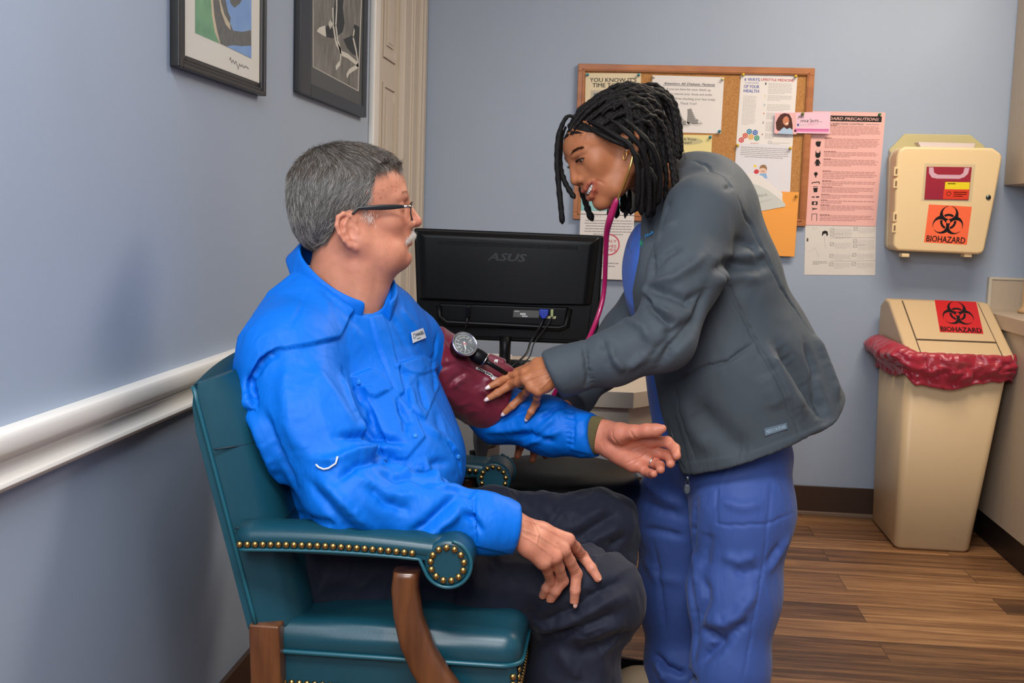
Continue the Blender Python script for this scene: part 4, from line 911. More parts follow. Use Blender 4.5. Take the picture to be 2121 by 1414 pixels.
# arms: padded bar with a scroll at the front
def nails(b, pts, r=.0058, nrm=(0, -1, 0)):
    n_ = Vector(nrm)
    for p in pts: b.lathe([(r, 0), (r*.92, r*.35), (r*.62, r*.68), (r*.2, r*.82), (.0004, r*.84)], p, n_, m_brass, 10)
def resample(pts, d):
    P = [np.array(p, float) for p in pts]; out = [P[0]]; acc = 0
    for a, c in zip(P[:-1], P[1:]):
        l = np.linalg.norm(c-a); t = d-acc
        while t <= l: out.append(a+(c-a)*t/l); t += d
        acc = (acc+l) % d if l else acc; acc = l-(t-d)
    return out
def arm(Yc, side, ZA=.625):
    """side -1: near the camera (outer face towards -Y)"""
    half = .042; x0, x1 = -.605, -.222
    prof_top = ZA+.030
    b = MB(); rings = []
    xs = np.linspace(x0+.01, x1-.035, 16)
    for x in xs:
        t = (x-xs[0])/(xs[-1]-xs[0]); rise = .006*math.sin(t*3.14)-.004*t; hh = .021-.001*t; 
        rings.append([(x, Yc+half*.98*math.cos(a)*(1 if abs(math.cos(a)) < .7 else 1.0), ZA+rise+hh*math.copysign(abs(math.sin(a))**.75, math.sin(a))) for a in np.linspace(0, 6.283, 28, endpoint=False)])
    b.loft(rings, m_lea, True); b.build('arm_pad', ch)
    # scroll: drum across Y at the arm front
    b = MB(); xs0, zs0, R = x1-.030, ZA-.020, .038
    b.lathe([(R*.9, -half), (R, -half+.006), (R*1.01, 0), (R, half-.006), (R*.9, half)], (xs0, Yc, zs0), (0, 1, 0), m_lea, 40); o = b.build('arm_scroll', ch, bevel=.004)
    b = MB(); yf = Yc+side*half
    ln = [(x, yf+side*.0005, ZA-.008+.006*math.sin((x-xs[0])/(xs[-1]-xs[0])*3.14)) for x in np.linspace(x0+.015, xs0-.045, 30)]
    rs = .027; circ = [(xs0+rs*math.cos(a), yf+side*.0005, zs0+rs*math.sin(a)) for a in np.linspace(math.radians(150), math.radians(-200), 60)]
    top_ = [(x, yf+side*.0005, ZA+.012) for x in np.linspace(xs0-.045, xs0-.01, 4)]
    nails(b, resample(ln, .0128), nrm=(0, side, 0)); nails(b, resample(circ, .0132), nrm=(0, side, 0))
    b.build('nailhead_trim', ch)
    piping('arm_piping', [(x, y, z-.009) for x, y, z in ln]+[(xs0+R*math.cos(a), yf, zs0+R*math.sin(a)) for a in np.linspace(math.radians(200), math.radians(440), 30)], .003)
    # lower band under pad
    b = MB(); rings = [[(x, Yc+dy, ZA-.004+dz) for dy, dz in ((-half*.93, 0), (-half*.93, -.014), (half*.93, -.014), (half*.93, 0))] for x in (x0+.015, xs0)]
    b.loft(rings, m_lea, False); b.build('arm_band', ch, bevel=.002)
    # wooden post, S-curved
    b = MB(); cs = [(.585, -.322, .021), (.555, -.324, .022), (.51, -.318, .024), (.46, -.302, .028), (.42, -.280, .032), (.38, -.252, .036), (.34, -.228, .038), (.30, -.210, .036), (.26, -.200, .032), (.2, -.194, .027), (.1, -.185, .022), (0, -.180, .018)]
    C = []
    for i in range(len(cs)-1):
        for t in (0, .33, .66): C.append(tuple(cs[i][k]*(1-t)+cs[i+1][k]*t for k in range(3)))
    C.append(cs[-1]); rings = []
    for z, x, w_ in C:
        rings.append([(x+w_*math.copysign(abs(math.cos(a))**.6, math.cos(a)), Yc+side*.012+.021*math.copysign(abs(math.sin(a))**.6, math.sin(a)), z) for a in np.linspace(0, 6.283, 20, endpoint=False)][::-1])
    b.loft(rings, m_oak, True); b.build('arm_post', ch)
arm(YN+.006, -1, .628); arm(YFAR+.03, 1, .612)
# nail trim for the far arm also faces the camera
b = MB(); yf = YFAR+.03-.042; xs0 = -.252; ZA = .612
nails(b, resample([(x, yf, ZA-.004) for x in np.linspace(-.33, -.285, 7)], .0128)); nails(b, resample([(xs0+.027*math.cos(a), yf, ZA-.020+.027*math.sin(a)) for a in np.linspace(math.radians(150), math.radians(-200), 60)], .0132)); b.build('nailhead_trim', ch)
# seat: crowned cushion over a band
sf = lambda P: smin(sbox(P, (-.352, YM, .440), (.218, .300, .036), .032), ell(P, (-.35, YM, .462), (.19, .27, .026)), .03)
V_, Q_ = surface(sf, (-.60, YM-.33, .36), (-.09, YM+.33, .53), .006)
V_ = relax(V_, Q_, 2); mesh_from(V_, Q_, 'seat_cushion', m_lea, ch)
b = MB(); b.box((-.560, YM-.293, .350), (-.140, YM+.293, .425), m_lea); b.build('seat_band', ch, bevel=.012, seg=3)
zc = .424; rx = rrect(-.566, -.134, YM-.301, YM+.301, zc, .035, 6); piping('seat_piping', [tuple(p) for p in rx]+[tuple(rx[0])], .0042)
b = MB(); y_ = YM-.2945
nails(b, resample([(-.553, y_, z) for z in (.414, .372)]+[(-.553, y_, .368), (-.147, y_, .368), (-.147, y_, .412)], .0132)); nails(b, resample([(-.1395, YM-.28, .412), (-.1395, YM-.28, .368), (-.1395, YM+.28, .368)], .0132), nrm=(1, 0, 0)); b.build('nailhead_trim', ch)
b = MB(); b.box((-.555, YM-.285, .29), (-.147, YM+.285, .355), m_lea); b.build('seat_rail', ch, bevel=.004)
for y in (YN+.018, YFAR-.018):
    b = MB(); rings = [[(x+dx, y+dy, z) for dx, dy in ((-.026, -.022), (.026, -.022), (.026, .022), (-.026, .022))] for z, x in ((.475, -.560), (.38, -.556), (.28, -.562), (.15, -.585), (0, -.63))]
    b.loft(rings, m_oak, False); b.build('leg', ch, bevel=.004)

# ------------------------------------------------------------------ people: shared modelling
def skin_mat(name, rgb, rough=.5, sss=.25, mott=.06, rgb2=None, coat=0.0):
    m = mat(name, rgb, rough, spec=.38, sss=sss, bump=(520, .16), bdist=.0005, bdetail=5)
    nt = m.node_tree; b = nt.nodes['Principled BSDF']
    a = nt.nodes.new('ShaderNodeAttribute'); a.attribute_name = 'tint'; a.attribute_type = 'GEOMETRY'
    n = nt.nodes.new('ShaderNodeTexNoise'); n.inputs['Scale'].default_value = 60; n.inputs['Detail'].default_value = 6
    tc = [x for x in nt.nodes if x.type == 'TEX_COORD'][0]; nt.links.new(tc.outputs['Object'], n.inputs['Vector'])
    r = nt.nodes.new('ShaderNodeMapRange'); r.inputs['From Min'].default_value = .35; r.inputs['From Max'].default_value = .65; r.inputs['To Min'].default_value = 1-mott; r.inputs['To Max'].default_value = 1+mott
    nt.links.new(n.outputs['Fac'], r.inputs['Value'])
    x = nt.nodes.new('ShaderNodeMix'); x.data_type = 'RGBA'; x.blend_type = 'MULTIPLY'; x.inputs[0].default_value = 1; x.inputs[6].default_value = lin(rgb)+(1,)
    nt.links.new(a.outputs['Color'], x.inputs[7]); y = nt.nodes.new('ShaderNodeVectorMath'); y.operation = 'SCALE'
    nt.links.new(x.outputs[2], y.inputs[0]); nt.links.new(r.outputs[0], y.inputs['Scale']); nt.links.new(y.outputs[0], b.inputs['Base Color'])
    return m
def ear_sdf(P, c, sgn, fwd_tilt=-.15, s=1.0, out=.42):
    """c centre on the head side, sgn +1 left ear (local +y)"""
    q = (P-np.asarray(c, F32))/F32(s); q = q*np.array([1, sgn, 1], F32)
    R1 = rot_xyz(0, 0, math.degrees(out)*-1); R2 = rot_xyz(0, math.degrees(fwd_tilt), 0)
    q = q@R1@R2                                           # to ear plane coordinates (u=x forward, w=y outward, v=z up)
    hx = [((.010, .002, -.002), .0034), ((.013, .003, .012), .0036), ((.009, .004, .024), .0040), ((-.002, .005, .031), .0042), ((-.013, .006, .028), .0042), ((-.020, .007, .015), .0042), ((-.020, .007, .0), .0040), ((-.015, .006, -.014), .0040), ((-.008, .004, -.025), .0050), ((.001, .002, -.031), .0062), ((.008, .0, -.026), .0050)]
    d = chain(q, hx, .003)
    plate = ell(q, (-.004, .000, .0), (.0165, .0042, .027)); d = smin(d, plate, .004)
    ah = chain(q, [((.002, .004, .021), .0030), ((-.007, .0045, .012), .0034), ((-.010, .005, .0), .0036), ((-.006, .0045, -.012), .0036), ((.001, .0035, -.018), .0040)], .003); d = smin(d, ah, .004)
    tr = ell(q, (.011, .004, -.006), (.0048, .0045, .0065)); d = smin(d, tr, .004)
    d = smax(d, -ell(q, (.002, .006, -.004), (.0075, .0065, .0105)), .003)
    d = smin(d, ell(q, (.004, -.006, 0), (.013, .008, .020)), .008)
    return d*F32(s)
HEAD = dict(ear=(.0, .074, -.018), ears=1.0, smile=0, nose=1.0, jaw=1.0, wide=1.0, eyeopen=.0045, brow=.010, cheek=.024, neck=None, jowl=0, lip=1.0, nosew=1.0)
def vlt(p, v):
    z = p[:, 2]; q = p.copy(); q[:, 2] = np.where(z > .005, .005+(z-.005)/v, z); return q
def head_sdf(p, m):
    if 'vault' in m: p = vlt(p, m['vault'])
    y = np.abs(p[:, 1]); a = np.stack([p[:, 0], y/m['wide'], p[:, 2]], 1).astype(F32)
    d = ell(a, (-.012, 0, .032), (.096, .077, .082))
    d = smin(d, ell(a, (.034, 0, .034), (.071, .064, .062)), .03)
    d = smin(d, ell(a, (.042, 0, -.030), (.058, .058, .072)), .025)
    d = smin(d, ell(a, (.083, 0, -.052), (.0325, .036, .032)), .02)
    d = smin(d, chain(a, [((.088, .006, -.094), .0185*m['jaw']), ((.062, .034, -.086), .018*m['jaw']), ((.012, .056, -.060), .019*m['jaw']), ((-.004, .062, -.02), .014)], .02), .022)
    d = smin(d, ell(a, (.093, 0, -.095), (.020, .021, .0165)), .012)
    d = smin(d, ell(a, (.045, 0, -.075), (.05, .042, .025)), .02)
    if m['jowl']: d = smin(d, ell(a, (.045, .030, -.085), (.045, .034, .030)*np.array([1, 1, m['jowl']])), .02)
    ck = m['cheek']; d = smin(d, ell(a, (.070, .034, -.024+.006*m['smile']), (.024, ck*.95, ck*.95)), .018)
    br = m['brow']; d = smin(d, chain(a, [((.096, 0, .018), br*.95), ((.092, .020, .022), br), ((.078, .042, .018), br*.9)], .01), .012)
    so = ell(a, (.1085, .0315, .001), (.0125, .0170, .0105)); d = smax(d, -so, .010)
    w = m['nosew']
    nb = cone(a, (.0975, 0, .012), (.1205*m['nose'], 0, -.022), .0095, .0102); d = smin(d, nb, .012); d = smin(d, cone(a, (.092, .011, .002), (.098, .016, -.030), .010, .011), .014)
    d = smin(d, ell(a, (.1215*m['nose'], 0, -.0275), (.0120, .0115*w, .0098)), .006)
    d = smin(d, ell(a, (.1085, .0125*w, -.0315), (.0115, .0078*w, .0082)), .005)
    d = smax(d, -ell(a, (.1120, .0070*w, -.0400), (.0065, .0038*w, .0050)), .002)
    # eyelids over the eyeball
    E_ = (.0838, .0315, .0005); r = .0140; ball = ell(a, E_, (r, r*1.03, r)); op = m['eyeopen']; z = a[:, 2]-E_[2]; tilt = (a[:, 1]-E_[1])*.10
    arc = np.clip(1-((a[:, 1]-E_[1])/.0145)**2, 0, 1)
    slit = np.maximum(z-tilt-op*arc, -(z-tilt+op*.75*arc)-0.0)
    lids = smax(ball, -np.maximum(slit, ell(a, (.096, E_[1], .0005), (.012, .0145, .012)))-0.0, .0012)
    d = smin(d, lids, .004)
    if m['smile'] == 0:
        L = m['lip']
        up = chain(a, [((.1150, 0, -.0562), .0050*L), ((.1120, .011, -.0570), .0046*L), ((.1020, .0235, -.0600), .0030)], .003)
        lo = chain(a, [((.1115, 0, -.0675), .0058*L), ((.1090, .011, -.0662), .0050*L), ((.1010, .0235, -.0610), .0028)], .003)
        d = smin(d, up, .006); d = smin(d, lo, .005)
        d = smax(d, -chain(a, [((.124, 0, -.0618), .0012), ((.118, .011, -.0618), .0013), ((.107, .024, -.0607), .0013)], .002), .0018)
        d = smax(d, -cone(a, (.113, 0, -.0800), (.105, .012, -.079), .0038, .003), .008)
    else:
        op_ = chain(a, [((.120, 0, -.0645), .0078), ((.1155, .013, -.0620), .0072), ((.1060, .0265, -.0560), .0056), ((.0970, .0335, -.0500), .0030)], .006); op_ = smin(op_, chain(a, [((.108, 0, -.0645), .0080), ((.104, .012, -.0620), .0074), ((.096, .025, -.0560), .0050)], .006), .004)
        d = smax(d, -op_, .003)
        up = chain(a, [((.1160, 0, -.0550), .0044), ((.1125, .012, -.0535), .0042), ((.1040, .0265, -.0480), .0034), ((.0960, .0350, -.0470), .0024)], .003)
        lo = chain(a, [((.1130, 0, -.0750), .0060), ((.1095, .013, -.0725), .0058), ((.1030, .0265, -.0640), .0044), ((.0960, .0350, -.0505), .0026)], .003)
        d = smin(d, up, .0035); d = smin(d, lo, .0035)
    for sg in (1, -1):
        d = smin(d, ear_sdf(p, (m['ear'][0], sg*m['ear'][1], m['ear'][2]), sg, m.get('eartilt', -.15), m['ears'], m.get('earout', .42)), .004)
    return d
def eyes(parent, M, T, iris, m=HEAD, look=(1, 0, 0), nm='eyeball'):
    for sg in (1, -1):
        b = MB(); c = np.array([.0838, sg*.0315*m['wide'], .0005]); l = np.array(look, float); l /= np.linalg.norm(l)
        o = M@c+T; ax = M@l
        prof = lambda a0, a1, n, rr=.0130: [(max(1e-5, rr*math.sin(t)), rr*math.cos(t)) for t in np.linspace(a0, a1, n)]
        b.lathe(prof(math.pi-.01, .47, 14), o, ax, mat('eye_white', (226, 216, 206), .2), 28)
        b.lathe(prof(.47, .2, 5, .01302), o, ax, mat('iris_'+iris, dict(brown=(70, 40, 22), blue=(90, 110, 120))[iris], .15), 28); b.lathe(prof(.2, .005, 4, .01306), o, ax, mat('pupil', (6, 5, 5), .08), 20)
        b.build(nm, parent)
def strands(name, parent, roots, rad, m, tip=.25):
    """roots: list of (n,3) arrays of world points"""
    cu = bpy.data.hair_curves.new(name); sizes = [len(r) for r in roots]; cu.add_curves(sizes)
    P = np.concatenate(roots).astype(F32); cu.attributes['position'].data.foreach_set('vector', P.ravel())
    ra = cu.attributes.get('radius') or cu.attributes.new('radius', 'FLOAT', 'POINT')
    R_ = np.concatenate([rad*(1-(1-tip)*np.linspace(0, 1, n)**1.5) for n in sizes]).astype(F32); ra.data.foreach_set('value', R_)
    cu.materials.append(m); o = bpy.data.objects.new(name, cu); COL.objects.link(o)
    if parent is not None: o.parent = parent; o.matrix_parent_inverse = Matrix.Translation(-Vector(parent.location))
    return o
def hair_mat(name, a, b, rough=.45):
    m = bpy.data.materials.new(name); m.use_nodes = True; nt = m.node_tree; p = nt.nodes['Principled BSDF']
    h = nt.nodes.new('ShaderNodeHairInfo'); r = nt.nodes.new('ShaderNodeValToRGB'); r.color_ramp.elements[0].color = lin(a)+(1,); r.color_ramp.elements[1].color = lin(b)+(1,)
    r.color_ramp.elements[0].position = .25
    nt.links.new(h.outputs['Random'], r.inputs[0]); nt.links.new(r.outputs[0], p.inputs['Base Color']); p.inputs['Roughness'].default_value = rough; p.inputs['Specular IOR Level'].default_value = .4
    return m
def px3(l):  # list of (px, py, Y, r)
    return [(at(a, b, c), r) for a, b, c, r in l]
def hit(px, py, fn, off=0., y0=1.2, y1=3.6):
    d = fw*F_PX+CR*(px-CX)-CU*(py-CY); d = d/d[1]; o = np.array([0, 0, H_CAM]); t = y0
    for _ in range(90):
        s = float(fn((o+d*t)[None].astype(F32))[0])-off
        if s < 4e-4: break
        t += s*.9
        if t > y1: break
    return o+d*t
def inpoly(px, py, poly):
    ins = np.zeros(len(px), bool); d = np.full(len(px), 1e9); n = len(poly)
    for i in range(n):
        (x1, y1), (x2, y2) = poly[i], poly[(i+1) % n]
        c = ((y1 > py) != (y2 > py)) & (px < (x2-x1)*(py-y1)/((y2-y1) or 1e-9)+x1); ins ^= c
        L = (x2-x1)**2+(y2-y1)**2+1e-9; t = np.clip(((px-x1)*(x2-x1)+(py-y1)*(y2-y1))/L, 0, 1); d = np.minimum(d, np.hypot(px-x1-t*(x2-x1), py-y1-t*(y2-y1)))
    return np.where(ins, d, -d)
def panel(V, N0, poly, hgt, soft=3.0, zr=None):
    """raise (or sink) the cloth inside an outline traced on the visible side of the garment: flaps, pockets, bands"""
    px, py, z = proj(V); sd = inpoly(px, py, poly); face = ((N0*(V-np.array([0, 0, H_CAM]))).sum(1) < 0)
    w = np.clip(sd/soft+.5, 0, 1)*face
    if zr: w = w*((z > zr[0]) & (z < zr[1]))
    return V+N0*(hgt*w)[:, None]
def wrinkle(V, N0, amp, scale, seed=0, warp=.03, ridge=True):
    """soft irregular cloth folds"""
    sc = np.array(scale, float); q = V+warp*np.stack([gn(V, 7, seed+5), gn(V, 7, seed+6), gn(V, 7, seed+7)], 1)
    n = gn(q*sc, 1, seed); n = (1-2*np.abs(n)*1.6) if ridge else n
    return V+N0*(amp*np.clip(n, -1, 1))[:, None]

# ------------------------------------------------------------------ seated man
man = empty('person', (-.42, 2.1, .0), 'seated man with grey hair and glasses in a bright blue long-sleeved shirt and dark trousers', 'person')
# frame of the torso: s along the shoulders (right -> left), f forward
ms = V3(.66, .75, 0); mfv = V3(.75, -.66, 0)
A = at
S_near, S_far = A(592, 752, 1.95), A(846, 722, 2.26)
E_near, W_near = A(728, 1030, 1.83), A(1052, 1092, 1.875)
E_far, W_far = A(1028, 856, 2.375), A(1236, 905, 2.29)
def man_torso(P):
    d = cone(P, A(700, 755, 2.12), A(744, 945, 2.10), .196, .178, mfv, .68)
    d = smin(d, cone(P, A(762, 955, 2.08), A(740, 1110, 2.09), .182, .166, mfv, .84), .06)
    d = smin(d, ell(P, A(838, 968, 2.04), (.098, .12, .085)), .07)
    d = smin(d, cone(P, A(712, 672, 2.11), A(610, 728, 1.975), .060, .068), .05)
    d = smin(d, cone(P, A(722, 672, 2.12), A(842, 708, 2.255), .056, .064), .05)
    return d
def man_arm_near(P):
    return chain(P, [(S_near, .088), (S_near*.55+E_near*.45+np.array([-.012, -.01, 0]), .082), (E_near, .070), (E_near*.5+W_near*.5+np.array([0, 0, -.004]), .061), (W_near*.85+E_near*.15, .047), (W_near, .042)], .03)
def man_arm_far(P):
    return chain(P, [(S_far, .074), (S_far*.65+E_far*.35, .052), (S_far*.3+E_far*.7, .048), (E_far, .056), (E_far*.45+W_far*.55, .054), (W_far*.9+E_far*.1, .041), (W_far, .0385)], .03)
cutN = lambda P: plane(P, A(1068, 1093, 1.875), W_near-E_near)
cutF = lambda P: plane(P, A(1230, 899, 2.29), (W_far-E_far)+np.array([.0, 0, .06]))
CN = A(708, 594, 2.10); CE1 = np.array([.070, -.048, -.050]); CE2 = np.array([.66, .75, 0.])*.080; CNn = np.cross(CE1, CE2); CNn /= np.linalg.norm(CNn); CNn = CNn if CNn[2] > 0 else -CNn
def shirt_sdf(P):
    d = smin(man_torso(P), smax(man_arm_near(P), cutN(P), .004), .035); d = smin(d, smax(man_arm_far(P), cutF(P), .004), .018)
    # neck opening
    q = P-CN.astype(F32); h = q@CNn.astype(F32); u = q@(CE1/(CE1@CE1)).astype(F32); v = q@(CE2/(CE2@CE2)).astype(F32)
    hole = np.maximum((np.sqrt(u*u+v*v)-.97)*F32(.074), -(h+.045)); d = smax(d, -hole, .008)
    return d
m_shirt = mat('shirt_blue_nylon', (0, 104, 206), .55, spec=.22, crease=(15, .5, .012), bump=(700, .12), bdist=.0004)
t_ = np.array
V, Q = surface(shirt_sdf, (-.78, 1.70, .46), (.12, 2.52, 1.14), .0030)
V = relax(V, Q, 3); N0 = normals(V, Q)
V = wrinkle(V, N0, .0030, (6, 6, 3.5), 3); V = wrinkle(V, N0, .0009, (15, 15, 9), 11)
N0 = normals(V, Q)
def F(pts, amp, wid=.009, sharp=2.0):
    global V
    V = fold(V, None, N0, onto(V, N0, pts), amp*1.2, wid*.85, sharp=sharp)
# yoke / cape flap over the shoulder, pockets, placket, cuffs
V = panel(V, N0, [(640, 545), (735, 640), (700, 700), (640, 716), (578, 726), (545, 748), (520, 790), (532, 850), (505, 830), (488, 770), (500, 700), (560, 610)], .009, 4)
V = panel(V, N0, [(735, 640), (800, 640), (880, 760), (820, 830), (735, 690)], .0015, 4)
V = panel(V, N0, [(766, 655), (790, 650), (806, 690), (818, 740), (836, 815), (822, 822), (800, 760), (778, 700)], .0055, 3)
V = panel(V, N0, [(726, 780), (768, 765), (805, 790), (812, 806), (776, 826), (762, 822), (745, 800)], .008, 3)
V = panel(V, N0, [(744, 800), (815, 808), (860, 862), (880, 905), (842, 950), (796, 954), (790, 900), (765, 840)], .0055, 3)
V = panel(V, N0, [(820, 755), (872, 738), (905, 752), (903, 765), (868, 778), (846, 776), (832, 768)], .008, 3)
V = panel(V, N0, [(838, 778), (900, 768), (908, 800), (880, 868), (850, 850)], .0045, 3)
V = panel(V, N0, [(972, 1030), (990, 1015), (1090, 1040), (1075, 1150), (985, 1130)], .0035, 4)      # near cuff band
V = panel(V, N0, [(1190, 850), (1250, 865), (1240, 945), (1180, 930)], .003, 4)
N0 = normals(V, Q)
for pts, amp, wid in [
    ([(578, 724), (545, 745), (518, 785), (528, 850)], -.014, .007), ([(500, 790), (520, 860), (560, 950), (600, 1040)], .010, .014), ([(545, 850), (575, 930), (615, 1010)], -.008, .010),
    ([(600, 735), (590, 800), (600, 880), (640, 960)], .006, .016), ([(640, 740), (700, 830), (770, 920)], .004, .018),
    ([(715, 770), (745, 840), (780, 915), (792, 955)], -.016, .010), ([(705, 770), (730, 840), (762, 905)], .006, .010),
    ([(840, 918), (800, 908), (752, 900), (700, 905)], -.011, .008), ([(835, 934), (790, 928), (740, 935), (690, 955), (650, 950)], .009, .010), ([(820, 950), (780, 948), (735, 965), (700, 995)], -.010, .008),
    ([(800, 958), (840, 975), (880, 965), (920, 1000)], .010, .010), ([(785, 975), (820, 990), (850, 985), (900, 1010)], -.008, .009), ([(760, 1000), (800, 1040), (850, 1060)], -.007, .010), ([(740, 985), (790, 1020), (860, 1030)], .006, .010),
    ([(640, 1000), (690, 1060), (740, 1110)], -.007, .010), ([(660, 985), (710, 1040), (770, 1095)], .007, .011), ([(850, 1110), (890, 1080), (930, 1040), (950, 1020)], -.010, .010), ([(880, 1115), (920, 1085), (955, 1055)], .008, .010), ([(960, 1060), (985, 1080), (1000, 1105)], -.008, .008), ([(905, 1005), (940, 1010), (980, 1030)], -.006, .008),
    ([(985, 1025), (978, 1080), (985, 1130)], -.006, .004), 
    ([(905, 850), (915, 900), (940, 940)], -.004, .012), ([(860, 990), (900, 995), (945, 985)], -.006, .010), ([(800, 955), (860, 965), (930, 955)], -.007, .010), ([(880, 880), (925, 915), (962, 945)], .005, .012),
    ([(925, 905), (945, 940), (958, 985)], -.006, .004), ([(600, 1060), (650, 1080), (700, 1090)], -.006, .01),
    ([(822, 822), (838, 870), (842, 900)], -.007, .006), ([(850, 800), (858, 840), (880, 870)], .005, .008), ([(828, 840), (850, 880)], -.006, .007), ([(870, 790), (885, 850)], -.006, .007),
    ([(765, 845), (775, 880), (790, 905)], -.006, .006), ([(735, 800), (752, 835)], -.007, .006), ([(905, 690), (900, 750), (905, 820)], -.005, .006),
    ([(1005, 880), (1040, 868), (1090, 850), (1140, 842)], -.006, .009), ([(1010, 895), (1050, 890), (1100, 885)], .005, .009), ([(1120, 870), (1150, 845), (1180, 835)], -.008, .007), ([(1060, 905), (1100, 900), (1150, 915)], -.007, .008), ([(1030, 850), (1060, 835), (1090, 840)], .005, .008), ([(1080, 925), (1120, 905), (1165, 890)], .006, .008), ([(1190, 850), (1188, 890), (1185, 930)], -.004, .004), ([(1150, 860), (1130, 880), (1110, 900)], .005, .008),
    ([(660, 590), (720, 650), (760, 690)], -.003, .010), ([(640, 600), (600, 680)], -.0025, .004), ([(800, 640), (830, 690), (850, 730)], -.004, .012), ([(830, 640), (870, 690)], .004, .012),
]: F(pts, amp, wid)
# small stitched gathers on the cuffs
for k in range(12): F([(968+k*2.2, 1030+k*8.6), (984+k*.6, 1034+k*8.2)], -.0035, .0028)
for k in range(7): F([(1172, 852+k*11), (1190, 855+k*11)], -.003, .003)
V = relax(V, Q, 1, .35); N0 = normals(V, Q)
V = wrinkle(V, N0, .0003, (40, 40, 30), 21)
SHV, SHQ, SHN = V, Q, normals(V, Q)
shirt = mesh_from(V, Q, 'shirt', m_shirt, man)
def on_shirt(px, py, off=0.):
    L = onto(SHV, SHN, [(px-.5, py), (px+.5, py)], 10); p = L[0]; k = np.argmin(((SHV-p)**2).sum(1)); return p+SHN[k]*off, SHN[k]
# collar: folded band around the neck
b = MB(); R_ = []
for k in range(49):
    ph = math.radians(18+(360-36)*k/48); c, s_ = math.cos(ph), math.sin(ph)
    rad = CN+CE1*c+CE2*s_+CNn*.012; outv = (CE1*c+CE2*s_); outv = outv/np.linalg.norm(outv)
    fr_ = max(0, c)                                           # 1 at the front
    up = CNn; hh = .030-.010*fr_; drop = .036+.020*fr_**2; w_ = .0035*math.sin(ph*7)
    pr = [rad*1.0+up*(-.03)-outv*.004, rad+up*(hh*.55)-outv*.002, rad+up*hh+outv*.001, rad+up*(hh+.002)+outv*.005, rad+up*(hh-.002)+outv*.009, rad+up*(hh*.4)+outv*(.013+w_*.4), rad+up*(hh-drop)+outv*(.020+w_), rad+up*(hh-drop-.003)+outv*(.019+w_), rad+up*(hh-drop)+outv*(.015+w_), rad+up*(hh*.3)+outv*.0085, rad+up*(-.03)+outv*.003]
    R_.append(pr)
b.loft(R_, m_shirt, True); b.build('collar', shirt, bevel=0, sub=1)
# white tee-shirt at the throat
b = MB(); p0 = CN+CE1*.86; b.ball((0, 0, 0), .001, mat('tee_white', (225, 222, 220), .8), 4) if False else None
R_ = []
for k in range(17):
    ph = math.radians(-50+100*k/16); c, s_ = math.cos(ph), math.sin(ph); rad = CN+CE1*c*.93+CE2*s_*.93; R_.append([rad+CNn*.004, rad+CNn*-.035])
b.loft(R_, mat('tee_white', (225, 222, 220), .8), True, False, False); b.build('undershirt', man)
# brand tab on the chest, zip cords
p, n = on_shirt(862, 697, .004)
s = Sheet([on_shirt(848, 690, .005)[0], on_shirt(874, 680, .005)[0], on_shirt(879, 699, .005)[0], on_shirt(853, 711, .005)[0]], .0012, mat('tab_white', (205, 208, 212), .6))
s.text('MAGEL', .62, .38, .62, .30, dg, 2, bold=.03, ctr=True); s.ring(.16, .42, .08, .105, dg, 2, 16); s.bars(.3, .7, .95, .85, 1, dg, 3); s.mb.build('chest_tab', shirt)
b = MB(); pts = [on_shirt(x, y, .003)[0] for x, y in ((657, 962), (662, 968), (672, 972), (684, 968), (695, 958), (699, 946))]; b.tube(pts, .0016, mat('cord_white', (220, 220, 222), .6), 8); b.build('sleeve_loop', shirt)
for (x, y) in ((861, 902), (949, 945), (744, 792)):
    p, n = on_shirt(x, y, .0005); b = MB(); b.lathe([(.0004, 0), (.0042, 0), (.0044, .0012), (.003, .0018), (.0004, .0012)], p, n, mat('button_blue', (40, 130, 215), .3), 14); b.build('button', shirt)
# ---- trousers
K_near, K_far = A(1243, 1238, 2.03), A(1243, 1102, 2.37)
AN = np.array([K_near[0]-.115, 2.03, .10]); AF = np.array([K_far[0]-.03, 2.42, .10])
H_near, H_far = A(700, 1178, 2.0), A(770, 1115, 2.22)
def trousers_sdf(P):
    d = cone(P, A(715, 1135, 2.02), A(770, 1110, 2.2), .105, .105)
    n_ = chain(P, [(H_near, .108), (H_near*.5+K_near*.5, .096), (K_near-np.array([.006, 0, 0]), .076), (K_near*.6+AN*.4, .078), (AN, .070), (AN-np.array([0, 0, .05]), .068)], .04)
    f_ = chain(P, [(H_far, .100), (H_far*.5+K_far*.5, .090), (K_far, .080), (K_far*.6+AF*.4, .078), (AF, .070), (AF-np.array([0, 0, .05]), .068)], .04)
    d = smin(smin(d, n_, .04), f_, .03)
    return smax(d, P[:, 2]*-1+.035, .004)
m_trs = mat('trousers_navy_twill', (25, 28, 43), .7, sheen=.08, spec=.25, crease=(12, .5, .014), bump=(900, .15), bdist=.0004)
V, Q = surface(trousers_sdf, (-.62, 1.82, .0), (.10, 2.58, .72), .0038)
V = relax(V, Q, 3); N0 = normals(V, Q); V = wrinkle(V, N0, .005, (10, 7, 8), 31); V = wrinkle(V, N0, .002, (24, 18, 20), 37); N0 = normals(V, Q)
